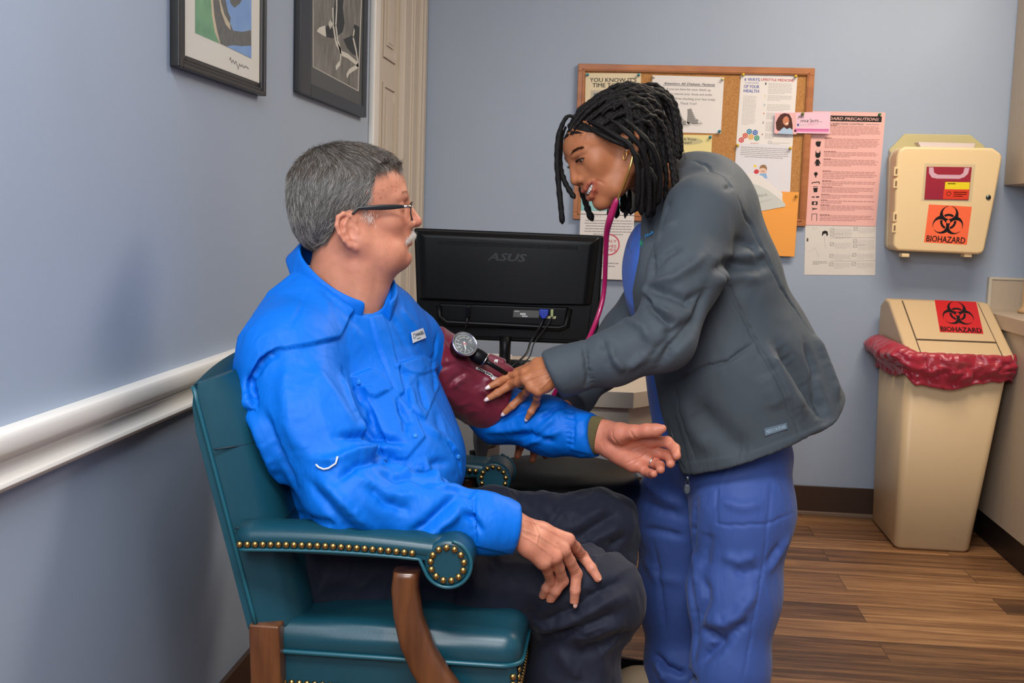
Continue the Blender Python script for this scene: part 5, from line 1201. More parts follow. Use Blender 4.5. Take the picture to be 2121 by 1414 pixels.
for pts, amp, wid in [
    ([(1120, 1290), (1180, 1265), (1240, 1225), (1290, 1200)], -.012, .010), ([(1100, 1310), (1180, 1290), (1260, 1245), (1310, 1230)], .010, .012), ([(1130, 1320), (1200, 1300), (1280, 1270)], -.010, .010), ([(1180, 1325), (1240, 1300), (1300, 1290)], .010, .012), ([(1200, 1350), (1260, 1330), (1310, 1310)], -.009, .010),
    ([(1100, 1250), (1105, 1290), (1095, 1340)], -.012, .012), ([(1150, 1340), (1190, 1390), (1200, 1414)], .008, .014), ([(960, 1290), (1020, 1300), (1090, 1295)], -.008, .010), ([(950, 1190), (935, 1250), (940, 1300)], -.004, .004),
    ([(1130, 1090), (1160, 1050), (1165, 1020)], -.006, .010), ([(1190, 1120), (1230, 1090), (1280, 1060)], -.010, .010), ([(1180, 1100), (1220, 1070), (1260, 1045)], .007, .012), ([(1210, 1130), (1250, 1110), (1290, 1090)], .008, .010), ([(1230, 1145), (1270, 1125), (1300, 1110)], -.010, .009),
    ([(980, 1010), (1000, 1040), (1010, 1060)], -.008, .010), ([(1040, 1005), (1060, 1040), (1065, 1070)], .006, .010), ([(1075, 1010), (1080, 1060)], -.006, .009),
    ([(1185, 1310), (1215, 1318), (1260, 1300)], -.006, .003), ([(850, 1200), (900, 1230), (940, 1250)], -.005, .02)]: V = fold(V, None, N0, onto(V, N0, pts), amp, wid)
V = relax(V, Q, 1, .3)
trousers = mesh_from(V, Q, 'trousers', m_trs, man)
TRS = trousers_sdf
# ---- head, hands, body
HM = dict(HEAD); HM.update(ear=(-.006, .0735, -.040), ears=1.02, eartilt=-.30, earout=.10, smile=0, nose=1.0, jaw=1.08, wide=1.0, eyeopen=.0032, brow=.0115, cheek=.026, jowl=1.0, lip=.62, nosew=1.22)
yaw = math.radians(17); cz, sz = math.cos(yaw), math.sin(yaw)
RM = np.array([[cz, -sz, 0], [sz, cz, 0], [0, 0, 1]]); 
pit = math.radians(-2.0); RM = RM@np.array([[math.cos(pit), 0, math.sin(pit)], [0, 1, 0], [-math.sin(pit), 0, math.cos(pit)]])
rol = math.radians(2); 
TM = A(725, 430, 2.10); SM = 1.0
def man_head(P):
    p = (P-TM.astype(F32))@RM.astype(F32); d = head_sdf(p, HM)
    nk = cone(P, A(722, 520, 2.105), A(700, 660, 2.115), .064, .072); nk = smin(nk, cone(P, A(775, 545, 2.10), A(738, 630, 2.10), .042, .05), .03)
    d = smin(d, nk, .03)
    # throat tendon
    d = smin(d, cone(P, A(745, 560, 2.06), A(742, 650, 2.06), .016, .012), .02)
    return smax(d, -plane(P, A(705, 655, 2.1), (.15, 0, 1)), .01)
hV, hQ = surface(man_head, (TM[0]-.14, TM[1]-.13, TM[2]-.26), (TM[0]+.16, TM[1]+.13, TM[2]+.135), .0016)
hV = relax(hV, hQ, 2, .5); hN = normals(hV, hQ)
def headloc(V, T, R): return (V-T)@R
L_ = headloc(hV, TM, RM)
# creases of age
def lfold(V, N_, T, R, pts, amp, wid, both=True):
    for sg in ((1, -1) if both else (1,)):
        P = np.array([[a, b_*sg, c] for a, b_, c in pts]); W_ = P@R.T+T
        k, d, t = seg_dist(V, W_); V = V.copy(); V[k] += N_[k]*(amp*np.exp(-(d/wid)**2)*np.clip(np.sin(math.pi*np.clip(t*.9+.05, 0, 1))*1.7, 0, 1))[:, None]
    return V
for pts, amp, wid in [([(.104, .020, -.036), (.096, .029, -.050), (.090, .032, -.066), (.088, .031, -.078)], -.0022, .0028), ([(.083, .046, .002), (.074, .054, .004), (.066, .058, .008)], -.0012, .0014), ([(.083, .046, -.003), (.073, .055, -.006), (.064, .060, -.008)], -.0012, .0014), ([(.084, .045, -.006), (.074, .053, -.014)], -.0010, .0014),
    ([(.100, .022, -.012), (.092, .036, -.016), (.084, .044, -.012)], -.0016, .0024), ([(.060, .046, -.10), (.035, .052, -.105)], -.003, .006), ([(.098, .03, .045), (.104, .0, .05)], -.0008, .0016), ([(.094, .03, .060), (.099, .0, .064)], -.0006, .0016)]:
    hV = lfold(hV, hN, TM, RM, pts, amp, wid)
for k, (z0_, z1_) in enumerate(((590, 640), (570, 625), (605, 655))): hV = fold(hV, None, hN, onto(hV, hN, [(650+k*8, z0_), (690+k*12, z1_-12), (728+k*10, z1_)]), -.0016, .003)
def man_tint(V):
    p = headloc(V, TM, RM); t = np.ones((len(V), 3)); y = np.abs(p[:, 1])
    g = lambda c, s_: np.exp(-(((p[:, 0]-c[0])/s_[0])**2+((y-c[1])/s_[1])**2+((p[:, 2]-c[2])/s_[2])**2))
    red = .55*g((.09, .036, -.025), (.03, .03, .03))+.8*g((.122, 0, -.026), (.02, .02, .02))+.45*g((-.01, .08, -.045), (.03, .02, .04))+.35*g((.04, .04, -.09), (.05, .04, .03))
    t *= 1-np.clip(red, 0, 1)[:, None]*np.array([.02, .20, .20])
    lip = g((.108, 0, -.0565), (.02, .024, .0045))+g((.106, 0, -.0670), (.02, .02, .0055)); t *= 1-np.clip(lip, 0, 1)[:, None]*np.array([.10, .26, .22])
    sp = gn(V, 190, 3); fz = np.clip((sp-.42)*6, 0, 1)*np.clip((p[:, 2]+.01)/.03, .25, 1)*(p[:, 0] > .0); t *= 1-fz[:, None]*np.array([.22, .36, .38])
    sp = gn(V, 420, 9); t *= 1-np.clip((sp-.3)*2, 0, 1)[:, None]*np.array([.05, .10, .10])
    t *= 1+.10*gn(V, 25, 5)[:, None]*np.array([.5, 1, 1])
    return t
m_skm = skin_mat('skin_man', (198, 133, 106), .46, .2)
# hands: chains of (px, py, Y, r)
def fingers(P, lst, k=.004):
    d = None
    for c in lst:
        e = chain(P, c, k); d = e if d is None else smin(d, e, .0025)
    return d
def onT(px, py, fn, r, extra=0.): return hit(px, py, fn, r+extra)
r_ = .0098
RH = {}
W0 = A(1066, 1092, 1.878)
mcp = [A(1176, 1118, 1.925), A(1166, 1139, 1.905), A(1149, 1152, 1.885), A(1126, 1164, 1.870)]
def mk_f(m_, pip, tip, r, lift=.0):
    P1 = onT(*pip, TRS, r, lift); P3 = onT(*tip, TRS, r, .0); P1 = P1 if P1[1] < 2.3 else A(*pip, m_[1]); P3 = P3 if P3[1] < 2.3 else A(*tip, m_[1])
    P2 = P1*.42+P3*.58; cam_ = (np.array([0, 0, H_CAM])-P2); cam_ /= np.linalg.norm(cam_); P2 = P2+cam_*.005+np.array([0, 0, .002])
    return [(m_, r*1.12), (m_*.5+P1*.5+np.array([0, 0, .002]), r*.98), (P1, r*1.02), (P2, r*.90), (P3, r*.78)]
rfing = [mk_f(mcp[0], (1207, 1152), (1238, 1197), .0098, .004), mk_f(mcp[1], (1194, 1188), (1189, 1250), .0100, .018), mk_f(mcp[2], (1166, 1203), (1140, 1243), .0096, .022), mk_f(mcp[3], (1141, 1203), (1124, 1233), .0088, .022)]
def rhand(P):
    d = None
    for i, mm in enumerate(mcp):
        w0 = W0+np.array([0, .016-.011*i, .0]); e = chain(P, [(w0, .0205), (w0*.5+mm*.5, .0170), (mm, .0125)], .01); d = e if d is None else smin(d, e, .010)
    d = smin(d, cone(P, A(1090, 1118, 1.89), A(1122, 1158, 1.885), .017, .014), .014)
    d = smin(d, fingers(P, rfing), .006)
    d = smin(d, cone(P, A(1030, 1088, 1.872), W0, .026, .0235), .015)
    th = [(A(1095, 1100, 1.93), .014), (A(1130, 1112, 1.965), .0125), (A(1165, 1130, 1.985), .011), (A(1185, 1140, 1.99), .009)]
    return smin(d, chain(P, th, .006), .012)
V1, Q1 = surface(rhand, tuple(np.minimum(W0, mcp[3])-.09), tuple(np.maximum(W0, mcp[0])+np.array([.12, .14, .06])), .0015)
V1 = relax(V1, Q1, 1, .5); n1_ = normals(V1, Q1)
for pts, amp, wid in [([(1072, 1070), (1110, 1085), (1165, 1112)], .0016, .0022), ([(1078, 1095), (1120, 1112), (1158, 1135)], .0014, .002), ([(1076, 1105), (1110, 1125), (1140, 1148)], .0014, .002), ([(1100, 1075), (1115, 1105), (1110, 1130)], .0012, .0018), ([(1185, 1130), (1178, 1140)], -.001, .002)]:
    V1 = fold(V1, None, n1_, onto(V1, n1_, pts, 6), amp, wid)
for (x, y) in ((1207, 1152), (1222, 1174), (1194, 1186), (1192, 1222), (1166, 1202), (1141, 1202)):
    for q in (-3, 0, 3): V1 = fold(V1, None, n1_, onto(V1, n1_, [(x-6, y+q+3), (x+6, y+q-3)], 5, 3), -.0009, .0011)
# left hand, palm turned up
LH = lambda x, y, Y: A(1180+x*.12733, 860+y*.12733, Y)
W1 = LH(470, 330, 2.285); pn = np.array([.12, -.80, .58])
lm = [LH(1330, 420, 2.262), LH(1300, 565, 2.272), LH(1225, 705, 2.272), LH(1130, 810, 2.262)]
lf = [[(lm[0], .0115), (LH(1590, 430, 2.245), .0108), (LH(1712, 540, 2.225), .0100), (LH(1740, 655, 2.205), .0086)],
      [(lm[1], .0115), (LH(1550, 640, 2.262), .0108), (LH(1640, 700, 2.235), .0100), (LH(1640, 785, 2.205), .0088)],
      [(lm[2], .0112), (LH(1400, 790, 2.262), .0104), (LH(1470, 820, 2.235), .0096), (LH(1478, 878, 2.210), .0086)],
      [(lm[3], .0105), (LH(1235, 915, 2.255), .0094), (LH(1320, 945, 2.235), .0086), (LH(1365, 950, 2.215), .0076)]]
def lhand(P):
    d = None
    for i, mm in enumerate(lm):
        w0 = W1+LH(0, 0, 2.285)*0+np.array([0, 0, .018-.012*i]); e = chain(P, [(w0, .017), (w0*.5+mm*.5, .0155), (mm, .0125)], .01); d = e if d is None else smin(d, e, .012)
    th = [(LH(640, 260, 2.275), .020), (LH(830, 300, 2.255), .0215), (LH(1030, 280, 2.240), .0150), (LH(1250, 245, 2.228), .0125), (LH(1400, 240, 2.222), .0118), (LH(1510, 215, 2.218), .0080)]
    d = smin(d, chain(P, th, .008), .009)
    d = smin(d, cone(P, LH(700, 560, 2.27), LH(1020, 800, 2.265), .019, .0155), .012)      # little-finger side
    d = smax(d, -ell(P, LH(1010, 560, 2.225), (.022, .020, .015)), .015)                     # hollow of the palm
    d = smin(d, fingers(P, lf), .005)
    d = smin(d, cone(P, A(1215, 897, 2.295), W1, .028, .0290, pn, .80), .015)
    return d
V2, Q2 = surface(lhand, tuple(LH(0, 1100, 2.285)-np.array([.01, .12, .02])), tuple(LH(1850, 0, 2.285)+np.array([.01, .06, .02])), .0015)
V2 = relax(V2, Q2, 1, .5); n2_ = normals(V2, Q2)
LP = lambda l: [(1180+x*.12733, 860+y*.12733) for x, y in l]
for pts, amp, wid in [([(690, 240), (700, 360), (800, 500), (900, 530)], -.0022, .0022), ([(980, 250), (1060, 380), (1180, 410)], -.0022, .0024), ([(1300, 430), (1180, 500), (1000, 560), (800, 580)], -.0012, .0014), ([(1290, 590), (1150, 690), (1040, 820)], -.0012, .0014), ([(1140, 680), (900, 790)], -.0010, .0014), ([(1590, 480), (1660, 420)], -.0016, .0013), ([(1680, 560), (1750, 520)], -.0014, .0012), ([(1560, 700), (1580, 640)], -.0014, .0012), ([(1250, 980), (1290, 930)], -.0014, .0012), ([(1440, 860), (1460, 800)], -.0012, .0012), ([(540, 250), (520, 420), (560, 540)], -.0012, .0016), ([(620, 230), (600, 400)], -.0010, .0014)]:
    V2 = fold(V2, None, n2_, onto(V2, n2_, LP(pts), 6, 3), amp, wid)
def palm_tint(V):
    t = np.ones((len(V), 3)); t *= 1-(.5+.5*gn(V, 40, 2))[:, None]*np.array([.0, .12, .10]); return t
def body_sdf(P):
    d = cone(P, A(706, 760, 2.13), A(775, 945, 2.12), .165, .16, mfv, .65); d = smin(d, cone(P, A(770, 945, 2.10), A(728, 1110, 2.10), .155, .14, mfv, .8), .05)
    d = smin(d, cone(P, A(705, 640, 2.11), A(706, 720, 2.12), .062, .08), .04)
    d = smin(d, chain(P, [(S_near, .055), (E_near, .042), (A(1045, 1090, 1.873), .025)], .02), .03); d = smin(d, chain(P, [(S_far, .055), (E_far, .04), (A(1220, 898, 2.295), .025)], .02), .03)
    d = smin(d, chain(P, [(H_near, .08), (K_near, .058), (AN, .045), (AN-np.array([-.02, 0, .06]), .035)], .02), .03); d = smin(d, chain(P, [(H_far, .08), (K_far, .056), (AF, .045), (AF-np.array([-.02, 0, .06]), .035)], .02), .03)
    return d
V3_, Q3 = surface(body_sdf, (-.74, 1.72, .0), (.12, 2.5, 1.12), .008)
allV, allQ = join_vq([(hV, hQ), (V1, Q1), (V2, Q2), (V3_, Q3)])
tn = np.concatenate([man_tint(hV), palm_tint(V1)*(1-np.clip((gn(V1, 130, 4)-.35)*3, 0, 1)*.22)[:, None], palm_tint(V2)*np.array([1.04, .92, .90]), np.ones((len(V3_), 3))])
body = mesh_from(allV, allQ, 'body', m_skm, man, col=tn)
eyes(man, RM, TM, 'blue', HM, (1, .1, -.05))
# fingernails
m_nail = mat('nail_pale', (226, 176, 160), .3)
def nail(par, p, d, n, w, l, m):
    b = MB(); d = d/np.linalg.norm(d); n = n-d*(n@d); n /= np.linalg.norm(n); s_ = np.cross(d, n); R_ = []
    for i in range(7):
        t = -1+2*i/6; row = []
        for j in range(7):
            u = -1+2*j/6; ww = w*math.sqrt(max(0, 1-max(0, t)**2*.75))*.9
            row.append(p+d*l*t+s_*ww*u-n*(w*.42*u*u)-n*(.0010*t*t))
        R_.append(row)
    b.loft(R_, m, True, False, False); o = b.build('fingernail', par); sm = o.modifiers.new('th', 'SOLIDIFY'); sm.thickness = .0008; return o
camv = lambda p: (np.array([0, 0, H_CAM])-p)/np.linalg.norm(np.array([0, 0, H_CAM])-p)
for c, nn_ in ((rfing[0], (0, -.5, .9)), (rfing[1], (.55, -.8, .3))):
    p1, p2 = c[-2][0], c[-1][0]; d_ = p2-p1; n_ = np.array(nn_, float); n_ -= d_*(n_@d_)/(d_@d_); n_ /= np.linalg.norm(n_); nail(man, p2+n_*(c[-1][1]*.94), d_, n_, .0055, .0062, m_nail)
# ribbed green cuff of the undershirt at the left wrist
b = MB(); ax_ = (W_far-E_far)/np.linalg.norm(W_far-E_far); e1 = np.cross(ax_, [0, 1, 0]); e1 /= np.linalg.norm(e1); e2 = np.cross(ax_, e1); rings = []
c0 = A(1229, 900, 2.292)
for i, (t, rr) in enumerate(((-.02, .036), (.0, .0375), (.012, .0375), (.0165, .0365), (.017, .030))):
    rings.append([c0+ax_*t+(e1*math.cos(a)+e2*math.sin(a)*.92)*(rr+.0009*math.cos(a*64)) for a in np.linspace(0, 2*math.pi, 320, endpoint=False)])
b.loft(rings, mat('ribbed_olive', (92, 80, 44), .8), True, False); b.build('sweater_cuff', man)
# wedding ring
p1, p2 = lf[2][0][0], lf[2][1][0]; c = p1*.35+p2*.65; ax2 = (p2-p1)/np.linalg.norm(p2-p1); e1 = np.cross(ax2, [0, 1, 0]); e1 /= np.linalg.norm(e1); e2 = np.cross(ax2, e1)
b = MB(); rings = [[c+(e1*math.cos(a)+e2*math.sin(a))*(.0112+.0012*math.cos(bb))+ax2*(.0020*math.sin(bb)) for bb in np.linspace(0, 6.283, 10, endpoint=False)] for a in np.linspace(0, 6.283, 41)]
b.loft(rings, mat('ring_silver', (225, 220, 210), .12, 1.0), True, False); o = b.build('wedding_ring'); tag(o, 'silver wedding band on the upturned left hand of the seated man', 'ring')
# ---- hair, moustache, brows
rg = np.random.RandomState(7)
m_hg = hair_mat('hair_grey', (66, 62, 59), (188, 182, 174)); m_hw = hair_mat('hair_white', (190, 180, 168), (238, 232, 224))
def cap_sdf(P):
    p = (P-TM.astype(F32))@RM.astype(F32); a = np.stack([p[:, 0], np.abs(p[:, 1]), p[:, 2]], 1)
    d = ell(a, (-.014, 0, .030), (.100, .0815, .088)); d = smin(d, ell(a, (-.060, 0, -.020), (.046, .058, .055)), .03)
    d = smin(d, ell(a, (.040, 0, .052), (.062, .060, .052)), .03)
    return d-F32(.004)
def hairline(p):
    """>0 inside the hair area (local coordinates)"""
    x, y, z = p[:, 0], np.abs(p[:, 1]), p[:, 2]
    front = np.interp(z, [-.09, -.05, -.020, -.010, .0, .02, .045, .062, .075, .088, .11, .13], [-.050, -.034, -.020, .012, .034, .042, .046, .046, .056, .084, .094, .10])
    front = np.where(y < .035, np.interp(z, [.0, .070, .078, .13], [.04, .05, .098, .105]), front)
    low = np.interp(x, [-.12, -.05, -.02, .0, .03], [-.082, -.088, -.05, -.006, -.004])
    return np.minimum(front-x, z-low)
capc = lambda P: smax(cap_sdf(P), -hairline((P-TM.astype(F32))@RM.astype(F32))*F32(.6), .006)
cV, cQ = surface(capc, tuple(TM-np.array([.15, .12, .11])), tuple(TM+np.array([.12, .12, .14])), .003)
cN = normals(cV, cQ); cV = cV+cN*(-.004+.0012*gn(cV*np.array([1, 1, .35]), 160, 2))[:, None]
hair = mesh_from(cV, cQ, 'hair', mat('hair_base_grey', (66, 62, 58), .6, noise=(400, .5), rgb2=(100, 96, 90)), man)
pl = headloc(cV, TM, RM); hl = hairline(pl); ok = np.where((hl > -.001))[0]
def flow(p):
    x, y, z = p[:, 0], p[:, 1], p[:, 2]; top = np.clip((z-.055)/.035, 0, 1)[:, None]; sy = np.sign(y)
    side = np.stack([-.55*np.ones_like(x)+.0*x, 0*x, -.85*np.ones_like(x)], 1); back = np.stack([0*x, 0*x, -np.ones_like(x)], 1)
    bk_ = np.clip((-x-.03)/.05, 0, 1)[:, None]; sd_ = side*(1-bk_)+back*bk_
    tp = np.stack([.85*np.ones_like(x), -.50*np.ones_like(x), -.05*np.ones_like(x)], 1)
    bt = np.stack([-.55*np.ones_like(x), -.75*np.ones_like(x), -.2*np.ones_like(x)], 1); mx_ = np.clip((x+.075)/.07, 0, 1)[:, None]
    tp = tp*mx_+bt*(1-mx_); tp = tp+np.array([0, -.35, 0]); tp[:, 2] -= 1.1*np.clip((x-.045)/.05, 0, 1)
    v = sd_*(1-top)+tp*top; return v/np.linalg.norm(v, axis=1)[:, None]
def grow(idx, length, lift, jit, nseg=6, up=.0):
    idx = rg.choice(idx, size=len(idx)) if False else idx
    base = cV[idx]+cN[idx]*(-.002)+rg.normal(0, .0012, (len(idx), 3)); nl = cN[idx]@RM; loc = pl[idx]
    d = flow(loc)+np.stack([gn(loc, 45, 3), gn(loc, 45, 4), gn(loc, 45, 5)], 1)*.55+rg.normal(0, jit, (len(idx), 3)); d -= nl*(d*nl).sum(1)[:, None]; d /= np.linalg.norm(d, axis=1)[:, None]
    ln = length*(.6+.6*rg.rand(len(idx))); pts = [base]; p = base.copy()
    for s_ in range(nseg-1):
        t = s_/(nseg-1); dirw = (d+nl*(lift*(1-1.7*t)))@RM.T; p = p+dirw*(ln/(nseg-1))[:, None]; pts.append(p)
    S_ = np.stack(pts, 1); tipx = ((S_[:, -1]-TM)@RM)[:, 0]; return list(S_[tipx < .099])
ids = rg.choice(ok, 21000); 
strands('hair_strands', hair, grow(ids, .024, .20, .16), .00022, m_hg)
top = ok[(pl[ok][:, 2] > .07)]; strands('hair_strands', hair, grow(rg.choice(top, 6000), .030, .16, .14), .00024, hair_mat('hair_dark', (58, 46, 38), (120, 104, 90)))
def tuft(n, cs, spread, dirv, ln, rad=.0002, m=m_hw, name='moustache'):
    out = []
    cs = np.array(cs, float)
    for i in range(n):
        t = rg.rand()*(len(cs)-1); k = int(t); c = cs[k]*(1-t+k)+cs[min(k+1, len(cs)-1)]*(t-k); c = c+rg.normal(0, 1, 3)*spread
        d = np.array(dirv(c), float)+rg.normal(0, .22, 3); d /= np.linalg.norm(d); L = ln*(.6+.6*rg.rand())
        out.append(np.array([(c+d*L*s_+np.array([0, 0, -.25*L*s_*s_])) for s_ in np.linspace(0, 1, 5)])@RM.T+TM)
    return strands(name, man, out, rad, m)
for sg in (1, -1):
    tuft(1700, [(.115, .003*sg, -.0455), (.112, .010*sg, -.047), (.104, .020*sg, -.051), (.096, .027*sg, -.058)], np.array([.001, .0015, .0022]), lambda c: (.45, .5*sg, -.75), .0095, .00022)
    tuft(260, [(.103, .012*sg, .021), (.100, .024*sg, .027), (.090, .038*sg, .026)], np.array([.0008, .002, .0016]), lambda c: (.3, .6*sg, .35), .009, .0002, hair_mat('brow_grey', (80, 66, 54), (150, 136, 120)), 'eyebrow')
    tuft(90, [(.026, .0735*sg, -.010), (.030, .072*sg, -.016), (.033, .070*sg, -.021)], np.array([.006, .001, .004]), lambda c: (-.1, .25*sg, -.9), .007, .00016, m_hw, 'sideburn')

# ------------------------------------------------------------------ glasses, pressure cuff with gauge
gl_ = empty('eyeglasses', RM@np.array([.1, 0, 0])+TM, 'dark-framed eyeglasses with silver hinges on the seated man', 'glasses')
G = lambda x, y, z: RM@np.array([x, y, z])+TM
m_gd = mat('frame_gunmetal', (38, 38, 40), .3, .4); m_gs = mat('hinge_silver', (196, 190, 180), .25, 1.0)
for sg in (1, -1):
    b = MB(); pts = [G(.1115-.0065*abs(.9*math.cos(a))**2*(1 if math.cos(a)*1 > 0 else .3), sg*(.034+.0255*math.copysign(abs(math.cos(a))**.62, math.cos(a))), -.007+.0165*math.copysign(abs(math.sin(a))**.7, math.sin(a))) for a in np.linspace(0, 2*math.pi, 41)]
    b.tube(pts, .00125, m_gd, 8, False); b.build('rim', gl_)
    b = MB(); b.add([p for p in pts[:-1]], [tuple(range(40))], mat('lens_glass', (225, 230, 228), .03, alpha=.16)); b.build('lens', gl_)
    b = MB(); b.tube([G(.1065, sg*.060, .001), G(.104, sg*.0645, .002), G(.092, sg*.0700, .002)], [.0018, .0030, .0028], m_gs, 10); b.build('hinge', gl_)
    b = MB(); rings = []
    for t in np.linspace(0, 1, 14):
        x = .094-.100*t; y = sg*(.0702+.0095*math.sin(min(1, t*1.2)*1.57)); z = .002-.0035*t-.016*max(0, t-.86)/.14; hh = .0022+.0022*math.sin(min(1, t*1.35)*3.0)*1.0+.0006; c = G(x, y, z)
        rings.append([G(x, y+.0013*math.cos(a), z+hh*math.sin(a)) for a in np.linspace(0, 6.283, 12, endpoint=False)])
    b.loft(rings, mat('temple_black', (24, 26, 28), .35), True); b.build('temple', gl_)
b = MB(); b.tube([G(.1115, .0095, -.002), G(.1155, .004, .002), G(.1155, -.004, .002), G(.1115, -.0095, -.002)], .0014, m_gs, 8); b.build('bridge', gl_)

m_cuf = mat('cuff_maroon_nylon', (112, 26, 46), .42, sheen=.15, spec=.45, bump=(800, .12), bdist=.0003)
c0_, c1_ = A(882, 744, 2.285), A(1036, 838, 2.370); cax = (c1_-c0_)/np.linalg.norm(c1_-c0_)
cuff_root = empty('blood_pressure_cuff', c0_*.5+c1_*.5, 'maroon blood pressure cuff wrapped around the left upper arm of the seated man', 'blood pressure cuff')
def cuff_sdf(P):
    d = cone(P, c0_-cax*.03, c1_+cax*.03, .0740, .0670)
    d = smin(d, cone(P, A(1010, 790, 2.30), A(1045, 775, 2.34), .012, .020), .03)
    d = smax(d, -plane(P, A(884, 756, 2.28), cax+np.array([.25, 0, .1])), .003); d = smax(d, plane(P, A(1024, 830, 2.37), cax+np.array([.06, 0, .05])), .004)
    return d
V, Q = surface(cuff_sdf, tuple(np.minimum(c0_, c1_)-.10), tuple(np.maximum(c0_, c1_)+.10), .0026)
V = relax(V, Q, 2); N0 = normals(V, Q); V = wrinkle(V, N0, .0022, (10, 10, 10), 41); V = wrinkle(V, N0, .0009, (28, 28, 28), 43)
CRP = lambda l: [(880+x*.14144, 660+y*.14144) for x, y in l]
for pts, amp, wid in [([(170, 760), (330, 690), (450, 640)], -.004, .006), ([(340, 980), (450, 870), (620, 790)], -.0045, .006), ([(400, 1010), (520, 890), (640, 830)], .004, .007), ([(900, 830), (930, 900), (900, 1010), (880, 1130)], .006, .008), ([(950, 900), (940, 1000), (930, 1090)], -.005, .006), ([(300, 640), (420, 610), (480, 560)], .004, .008), ([(450, 640), (560, 690), (720, 760), (880, 860)], .0035, .007), ([(660, 900), (730, 940), (760, 1010)], -.003, .008), ([(330, 300), (400, 420)], -.003, .006)]:
    V = fold(V, None, N0, onto(V, N0, CRP(pts)), amp, wid)
CUV, CUN = V, normals(V, Q); mesh_from(V, Q, 'wrap', m_cuf, cuff_root)
def on_cuff(px, py, off=0.):
    L = onto(CUV, CUN, [(px-.5, py), (px+.5, py)], 12); k = np.argmin(((CUV-L[0])**2).sum(1)); return CUV[k]+CUN[k]*off, CUN[k]
qn = [on_cuff(*CRP([p])[0], .0015)[0] for p in ((745, 708), (900, 790), (985, 815), (1065, 868), (1040, 900), (985, 895), (955, 850), (740, 735))]
b = MB(); b.add([on_cuff(*CRP([p])[0], .0018)[0] for p in ((745, 705), (830, 740), (900, 772), (975, 805), (1010, 840), (1065, 868), (1040, 895), (985, 893), (955, 850), (890, 812), (820, 775), (740, 735))], [(0, 1, 10, 11), (1, 2, 9, 10), (2, 3, 8, 9), (3, 4, 7, 8), (4, 5, 6, 7)], mat('label_white', (226, 222, 218), .6)); b.build('index_label', cuff_root)
mk_ = MB()
for i in range(11):
    p_, n_ = on_cuff(*CRP([(780+i*19, 738+i*10.4)])[0], .0026); mk_.box(tuple(p_-.0013), tuple(p_+.0013), mat('label_ink', (60, 56, 56), .6))
mk_.build('label_print', cuff_root)
gn_ = np.array([.43, -.73, .52]); gn_ /= np.linalg.norm(gn_); gc = A(962, 713, 2.235)
b = MB(); b.lathe([(.001, -.024), (.021, -.024), (.0235, -.020), (.0235, -.004), (.0240, -.001)], gc, gn_, m_blk, 40); b.build('gauge_case', cuff_root)
b = MB(); b.lathe([(.0225, -.002), (.0262, -.001), (.0266, .003), (.0250, .0048), (.0236, .0030), (.0232, .0005)], gc, gn_, mat('bezel_chrome', (214, 214, 216), .12, 1.0), 44); b.build('gauge_bezel', cuff_root)
b = MB(); b.lathe([(.001, .0004), (.0232, .0004), (.0232, .0010), (.001, .0010)], gc, gn_, mat('dial_dark', (40, 42, 38), .5), 40); b.build('dial', cuff_root)
gx = np.cross([0, 0, 1], gn_); gx /= np.linalg.norm(gx); gy = np.cross(gn_, gx); gp = lambda x, y, h=.0012: gc+gx*x+gy*y+gn_*h
b = MB(); wm = mat('dial_white', (225, 225, 215), .5); rm_ = mat('dial_red', (190, 40, 40), .5)
for i in range(40):
    a = math.radians(-60-i*7.4+20); r0_, r1_ = .0205-(.0028 if i % 4 == 0 else .0014), .0212; w_ = .0004
    dx, dy = math.cos(a), math.sin(a); b.add([gp(dx*r0_-dy*w_, dy*r0_+dx*w_), gp(dx*r1_-dy*w_, dy*r1_+dx*w_), gp(dx*r1_+dy*w_, dy*r1_-dx*w_), gp(dx*r0_+dy*w_, dy*r0_-dx*w_)], [(0, 1, 2, 3)], wm)
for i in range(11):
    a = math.radians(-60-i*29+20); c_ = (math.cos(a)*.0150, math.sin(a)*.0150); vv, ff = text_mesh(str(i*30), .03); vv = (vv-vv.mean(0))*.0042; b.add([gp(c_[0]+x, c_[1]+y, .0013) for x, y in vv], ff, wm)
b.add([gp(-.001, -.012), gp(.001, -.012), gp(.0016, .006), gp(-.0016, .006)], [(0, 1, 2, 3)], wm); b.add([gp(-.004, -.001, .0014), gp(.004, -.001, .0014), gp(.004, .002, .0014), gp(-.004, .002, .0014)], [(0, 1, 2, 3)], rm_)
b.build('dial_print', cuff_root)
b = MB(); b.lathe([(.001, .0040), (.0236, .0036), (.0236, .0030), (.001, .0034)], gc, gn_, mat('gauge_glass', (240, 245, 245), .02, alpha=.08, spec=.8), 36); b.build('gauge_glass', cuff_root)
v0, v1 = A(975, 728, 2.255), A(1001, 745, 2.262); va = v1-v0
b = MB(); b.lathe([(.006, 0), (.011, .004), (.0145, .010), (.0155, .020), (.0150, .030), (.0145, .031)], v0, va, m_blk, 28); b.lathe([(.0150, .0305), (.0152, .0325), (.0148, .0328)], v0, va, mat('bezel_chrome'), 28); b.lathe([(.0145, .033), (.008, .036), (.006, .040)], v0, va, m_blk, 24); b.build('inflation_valve', cuff_root)
b = MB(); b.tube([A(1001, 745, 2.26), A(1018, 755, 2.262), A(1036, 766, 2.272), A(1060, 780, 2.30), A(1080, 790, 2.33)], .0046, m_blk, 12); b.build('tube', cuff_root)
pw = [A(1012, 733, 2.33), A(1047, 746, 2.335), A(1045, 765, 2.33), A(1008, 752, 2.325)]
b = MB(); b.prism([p for p in pw], np.array([.0, .022, .0]), m_cuf); b.build('cuff_flap', cuff_root, bevel=.004, seg=3)
